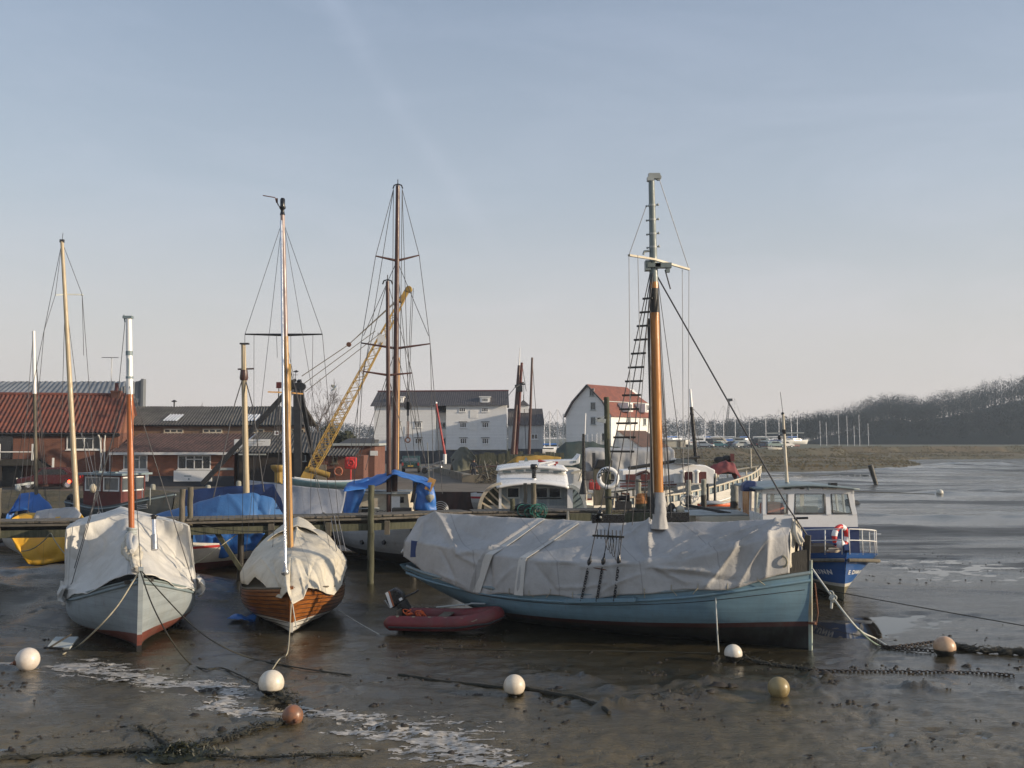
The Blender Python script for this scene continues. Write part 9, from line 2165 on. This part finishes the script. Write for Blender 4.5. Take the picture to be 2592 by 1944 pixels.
 warp('weedy_rope', on_mud([(520, 1915), (640, 1922), (800, 1920), (920, 1915)], .02), .02, g['roped'], 'thin dark rope leading right from the weed clump', 'rope', .6, 13)
 # smack lines
 warp('mooring_warp', [P(1810, 1484, 24.0), P(1814, 1570, 23.5), *on_mud([(1819, 1656)], .05)], .017, g['ropew'], 'straight white rope hanging down the blue smack side', seed=14)
 b0 = P(2056, 1440, 23.3)
 warp('mooring_warp', [b0, P(2105, 1508, 23.0), P(2170, 1590, 22.8), *on_mud([(2215, 1625), (2245, 1640)], .05)], .022, g['ropeg'] if False else g['ropew'], 'pale green doubled warp from the blue smack bow', seed=15)
 warp('mooring_warp', [b0 + V((.03, 0, -.03)), P(2112, 1520, 23.1), P(2180, 1600, 22.9), *on_mud([(2225, 1640), (2262, 1645)], .05)], .02, pm('grey_green_rope', (.2, .26, .22), (.14, .19, .16), .9, 10), 'grey green warp lying close under the pale warp', seed=16)
 m = MB(); q = P(2106, 1512, 23.0); rg = random.Random(4)
 for k in range(6): m.torus(q + V((rg.gauss(0, .03), rg.gauss(0, .03), rg.gauss(0, .05))), .05, .02, (rg.gauss(0, 1), rg.gauss(0, 1), rg.gauss(0, 1)), 10, 5)
 m.tube([q, q + V((-.02, 0, -.25))], .03, 6); thing_mesh(m, 'rope_knot', g['ropew'], 'knot joining the two warps off the blue smack bow', 'knot')
 t = thing('mooring_chain', on_mud([(2230, 1640)])[0], 'rusty chain from the blue smack warp to the peach buoy', 'chain'); m = MB(); chain_links(m, poly_smooth(on_mud([(2205, 1622), (2240, 1642), (2290, 1640), (2362, 1630)], .05), 6), .1, .045, .014); chain_links(m, poly_smooth(on_mud([(2240, 1642), (2300, 1648), (2365, 1652)], .04), 6), .1, .045, .014); m.build('links', g['chain'], t)
 warp('weedy_rope', on_mud([(2415, 1644), (2470, 1652), (2540, 1657), (2640, 1662)], .05), .065, g['roped'], 'thick weed clad rope leading right from the peach buoy', 'rope', .6, 17)
 t = thing('mooring_chain', on_mud([(2060, 1700)])[0], 'long rusty chain lying straight across the mud at the right', 'chain'); m = MB(); chain_links(m, poly_smooth(on_mud([(2050, 1699), (2150, 1702), (2300, 1703), (2450, 1705), (2570, 1709)], .02), 6), .088, .038, .012); m.build('links', g['chain'], t)
 warp('weedy_rope', on_mud([(1880, 1668), (1940, 1682), (2000, 1690), (2055, 1699)], .03), .03, g['roped'], 'dark rope from the small white buoy to the long chain', 'rope', .5, 18)
 warp('mooring_warp', [P(2066, 1488, 30.5), P(2110, 1497, 29.5), P(2300, 1532, 27.5), P(2592, 1584, 25.8), P(2700, 1603, 25.2)], .013, g['roped'], 'thin dark warp stretched from the workboat out to the right', seed=19)
 warp('mooring_warp', [P(2140, 1243, 72), P(2250, 1247, 76), P(2365, 1251, 78)], .03, g['roped'], 'distant line running to the tiny white buoy', seed=20)
 warp('mooring_warp', [*on_mud([(1075, 1640), (1300, 1647), (1560, 1650), (1800, 1655)], .015)], .012, g['roped'], 'thin line lying on the mud under the blue smack', seed=21)
 warp('mooring_warp', [P(484, 1432, 33.0), P(520, 1410, 33.2), P(600, 1352, 34.2)], .016, g['rope'], 'tan rope slung from the jetty pile to the yawl', seed=22)
 warp('mooring_warp', sag(P(55, 1395, 34), P(128, 1350, 32.2), .15, 6) + sag(P(128, 1350, 32.2), P(170, 1408, 32.0), .05, 5)[1:], .018, g['rope'], 'looped tan rope hung over the jetty in front of the yellow sheet', seed=23)
 warp('mooring_warp', sag(P(512, 1330, 33.2), P(800, 1322, 34.3), .25, 10), .016, g['roped'], 'dark rope sagging along the jetty face behind the clinker sloop', seed=24)
 # weed clump
 p = on_mud([(455, 1908)])[0]; rg = random.Random(30); m = MB()
 for k in range(520):
  a_ = rg.uniform(0, 6.28); r_ = abs(rg.gauss(0, .24)); c = p + V((math.cos(a_) * r_ * 1.35, math.sin(a_) * r_ * .8, max(0, .16 * (1 - r_ / .5)) * rg.random() + .01)); d_ = V((rg.gauss(0, 1), rg.gauss(0, 1), rg.gauss(.2, .5))).normalized() * rg.uniform(.03, .1); e = d_.orthogonal().normalized() * .014
  m.add([c - d_ - e, c - d_ + e, c + d_ + e * .5, c + d_ - e * .5], [(0, 1, 2, 3)])
 m.grid(lambda u, v: p + V((.62 * (2 * u - 1), .36 * (2 * v - 1), -.03 + .11 * math.sin(math.pi * u) * math.sin(math.pi * v) * (1 + .6 * fbm(u * 7, v * 6, 3)))), 26, 18)
 tag(thing_mesh(m, 'seaweed_clump', pm('bladder_wrack', (.022, .024, .008), (.012, .016, .006), .5, 8), 'clump of dark green seaweed at the bottom left of the mud', 'seaweed'))
 # sunken blue scrap and flat board beside the grey sloop
 p = on_mud([(612, 1573)], .05)[0]; t = thing('blue_scrap', p, 'crumpled blue plastic scrap beside the clinker sloop', 'plastic sheet'); MB().grid(lambda u, v: p + V((-.35 + .7 * u, -.2 + .5 * v, .10 * math.sin(u * 5) * math.sin(v * 4) + .05 + .06 * fbm(u * 4, v * 4, 3))), 14, 10).build('sheet', g['tarp_blue'], t, solid=.01)
 p = on_mud([(133, 1648)], .06)[0]; t = thing('pale_board', p, 'pale flat board and laths lying left of the grey sloop', 'board'); m = MB(); m.box(p + V((.12, .25, .08)), (.55, .5, .04), Matrix.Rotation(.35, 3, 'X')); m.build('board', g['palegrey'], t); m = MB(); m.bar(p + V((-.1, -.1, 0)), p + V((.35, .2, .3)), .03, .04); m.bar(p + V((-.2, 0, .02)), p + V((.3, -.12, .02)), .05, .05); m.build('lath', g['wetwood'], t)
 setup_foam(); setup_clods()
FOAM = [((0, 1682), 5), ((95, 1690), 8), ((190, 1690), 22), ((270, 1702), 20), ((350, 1716), 18), ((430, 1730), 26), ((510, 1738), 24), ((590, 1742), 12), ((570, 1768), 14), ((545, 1790), 20), ((620, 1806), 20), ((700, 1812), 10), ((800, 1800), 14), ((880, 1815), 22), ((960, 1845), 40), ((1040, 1862), 55), ((1130, 1890), 60), ((1210, 1920), 40), ((1290, 1950), 30)]
def setup_foam():
 m_, nt, b = new_mat('salt_scum'); v = coords(nt, (1, 1, 1), True); n1 = nz(nt, coords(nt, (.8, 2.2, 1), True), 7, 8, .75)
 nt.links.new(ramp(nt, n1, [(.32, (.10, .085, .065)), (.5, (.32, .30, .27)), (.7, (.60, .585, .56))]), b.inputs['Base Color']); b.inputs['Roughness'].default_value = .38
 bump(nt, b, nz(nt, v, 40, 5), .4, .015)
 segs = []
 for (a, wa), (c, wc) in zip(FOAM[:-1], FOAM[1:]):
  A, B = G(*a), G(*c); sa = A.y / F * 5 / 5.0; segs.append((A.x, A.y, B.x, B.y, wa, wc))
 x0, x1, y0, y1, st = -12.6, 1.2, 14.6, 23.2, .027
 nx, ny = int((x1 - x0) / st), int((y1 - y0) / st); m = MB(); idx = {}
 vs = []; fs = []
 def inside(x, y):
  best = -9
  for ax, ay, bx, by, wa, wc in segs:
   dx, dy = bx - ax, by - ay; L2 = dx * dx + dy * dy; t = max(0, min(1, ((x - ax) * dx + (y - ay) * dy) / L2)); w = (wa + (wc - wa) * t) * y * y / (F * 5.0) * .8
   d = math.hypot(x - ax - t * dx, (y - ay - t * dy)); best = max(best, (w - d) / max(w, .05))
   if best > .9: break
  return best
 wv = lambda i, j: idx.setdefault((i, j), len(idx))
 for i in range(nx):
  x = x0 + i * st
  for j in range(ny):
   y = y0 + j * st; s_ = inside(x, y)
   if s_ < -.55: continue
   n = fbm(x * 1.3, y * 4.4, 3, 5) * .95 + fbm(x * 7, y * 17, 9, 4) * .5 - .9 * max(0, mudh(x, y) * 6)
   if s_ * .95 + n * 1.05 - .36 > 0: fs.append((wv(i, j), wv(i+1, j), wv(i+1, j+1), wv(i, j+1)))
 vs = [None] * len(idx)
 for (i, j), k in idx.items(): x, y = x0 + i * st, y0 + j * st; vs[k] = (x, y, max(-.05, mudh(x, y)) + .005)
 m.add(vs, fs, True); tag(m.build('salt_foam', m_), kind='stuff')
def setup_clods():
 rg = random.Random(77); m = MB()
 for k in range(3600):
  px = rg.uniform(-40, 2640); py = rg.uniform(1560, 1950) if k % 3 else rg.uniform(1690, 1800)
  if k % 5 == 0: px = rg.uniform(2180, 2592); py = rg.uniform(1400, 1480); r_ = 1
  p = G(px, py)
  if fbm(p.x * .8, p.y * 1.3, 51, 3) < .10 + .25 * rg.random(): continue
  z = gz(p.x, p.y); r = min(.05, abs(rg.gauss(0, .018)) + .007)
  if k % 61 == 0: r *= 1.8
  if py < 1500: r *= .7
  if 1780 < px < 2180 and 1710 < py < 1800: r *= 1.6
  o = V((p.x, p.y, z + r * .2)); rw = rg.uniform(.9, 2.6)
  vs = [o + V((r * rw * math.cos(a_) * rg.uniform(.7, 1.2), r * math.sin(a_) * rg.uniform(.7, 1.2), -r * .4)) for a_ in [6.283 * i / 6 for i in range(6)]] + [o + V((r * .5 * rw * math.cos(a_), r * .5 * math.sin(a_), r * rg.uniform(.3, .8))) for a_ in [6.283 * i / 6 + .3 for i in range(6)]]
  m.add(vs, [(i, (i + 1) % 6, 6 + (i + 1) % 6, 6 + i) for i in range(6)] + [tuple(range(6, 12))], True)
 tag(m.build('mud_clods', pm('dark_mud_clod', (.035, .027, .019), (.02, .016, .012), .6, 10)), kind='stuff')
# ---------- tidy: loose repeats become parts of their own, one-mesh things stand alone
def tidy():
 import bmesh
 names = ('stanchion', 'tent_pole', 'clerestory_window', 'corner_post', 'rail_stanchion', 'balcony_post', 'bracket', 'porthole', 'bulwark_panel', 'porch_slats')
 for o in [x for x in C.objects if x.type == 'MESH' and x.name.split('.')[0] in names]:
  bm = bmesh.new(); bm.from_mesh(o.data); bmesh.ops.remove_doubles(bm, verts=bm.verts, dist=.0004)
  bm.verts.ensure_lookup_table(); seen = set(); isl = []
  for v in bm.verts:
   if v.index in seen: continue
   st = [v]; seen.add(v.index); fs = set()
   while st:
    w = st.pop()
    for f in w.link_faces:
     fs.add(f)
     for q in f.verts:
      if q.index not in seen: seen.add(q.index); st.append(q)
   isl.append(fs)
  if 1 < len(isl) <= 100:
   base = o.name.split('.')[0].replace('slats', 'slat')
   for fs in isl:
    ix = {}; vs = []; ff = []; sm = []
    for f in fs:
     for q in f.verts:
      if q.index not in ix: ix[q.index] = len(vs); vs.append(tuple(q.co))
     ff.append([ix[q.index] for q in f.verts]); sm.append(f.smooth)
    me = bpy.data.meshes.new(base); me.from_pydata(vs, [], ff); me.polygons.foreach_set('use_smooth', sm); me.materials.append(o.data.materials[0])
    n = bpy.data.objects.new(base, me); C.objects.link(n); n.parent = o.parent
    for md in o.modifiers:
     if md.type == 'BEVEL': k = n.modifiers.new('bevel', 'BEVEL'); k.width = md.width; k.segments = 2
   bpy.data.objects.remove(o)
  bm.free()
 for e in [x for x in C.objects if x.type == 'EMPTY' and x.parent is None]:
  ch = list(e.children)
  if len(ch) == 1 and not ch[0].children:
   o = ch[0]; nm = e.name; o.parent = None; o.location = e.location; o.rotation_euler = e.rotation_euler
   for k in ('label', 'category', 'group'):
    if k in e: o[k] = e[k]
   bpy.data.objects.remove(e); o.name = nm
tidy_things = tidy
setup_mats(); setup_world(); setup_ground(); setup_buildings(); setup_woods(); setup_trees(); setup_marina(); setup_yard()
for fn in ('setup_mid', 'setup_jetty', 'setup_front', 'setup_small'):
 if fn in globals(): globals()[fn]()
tidy()
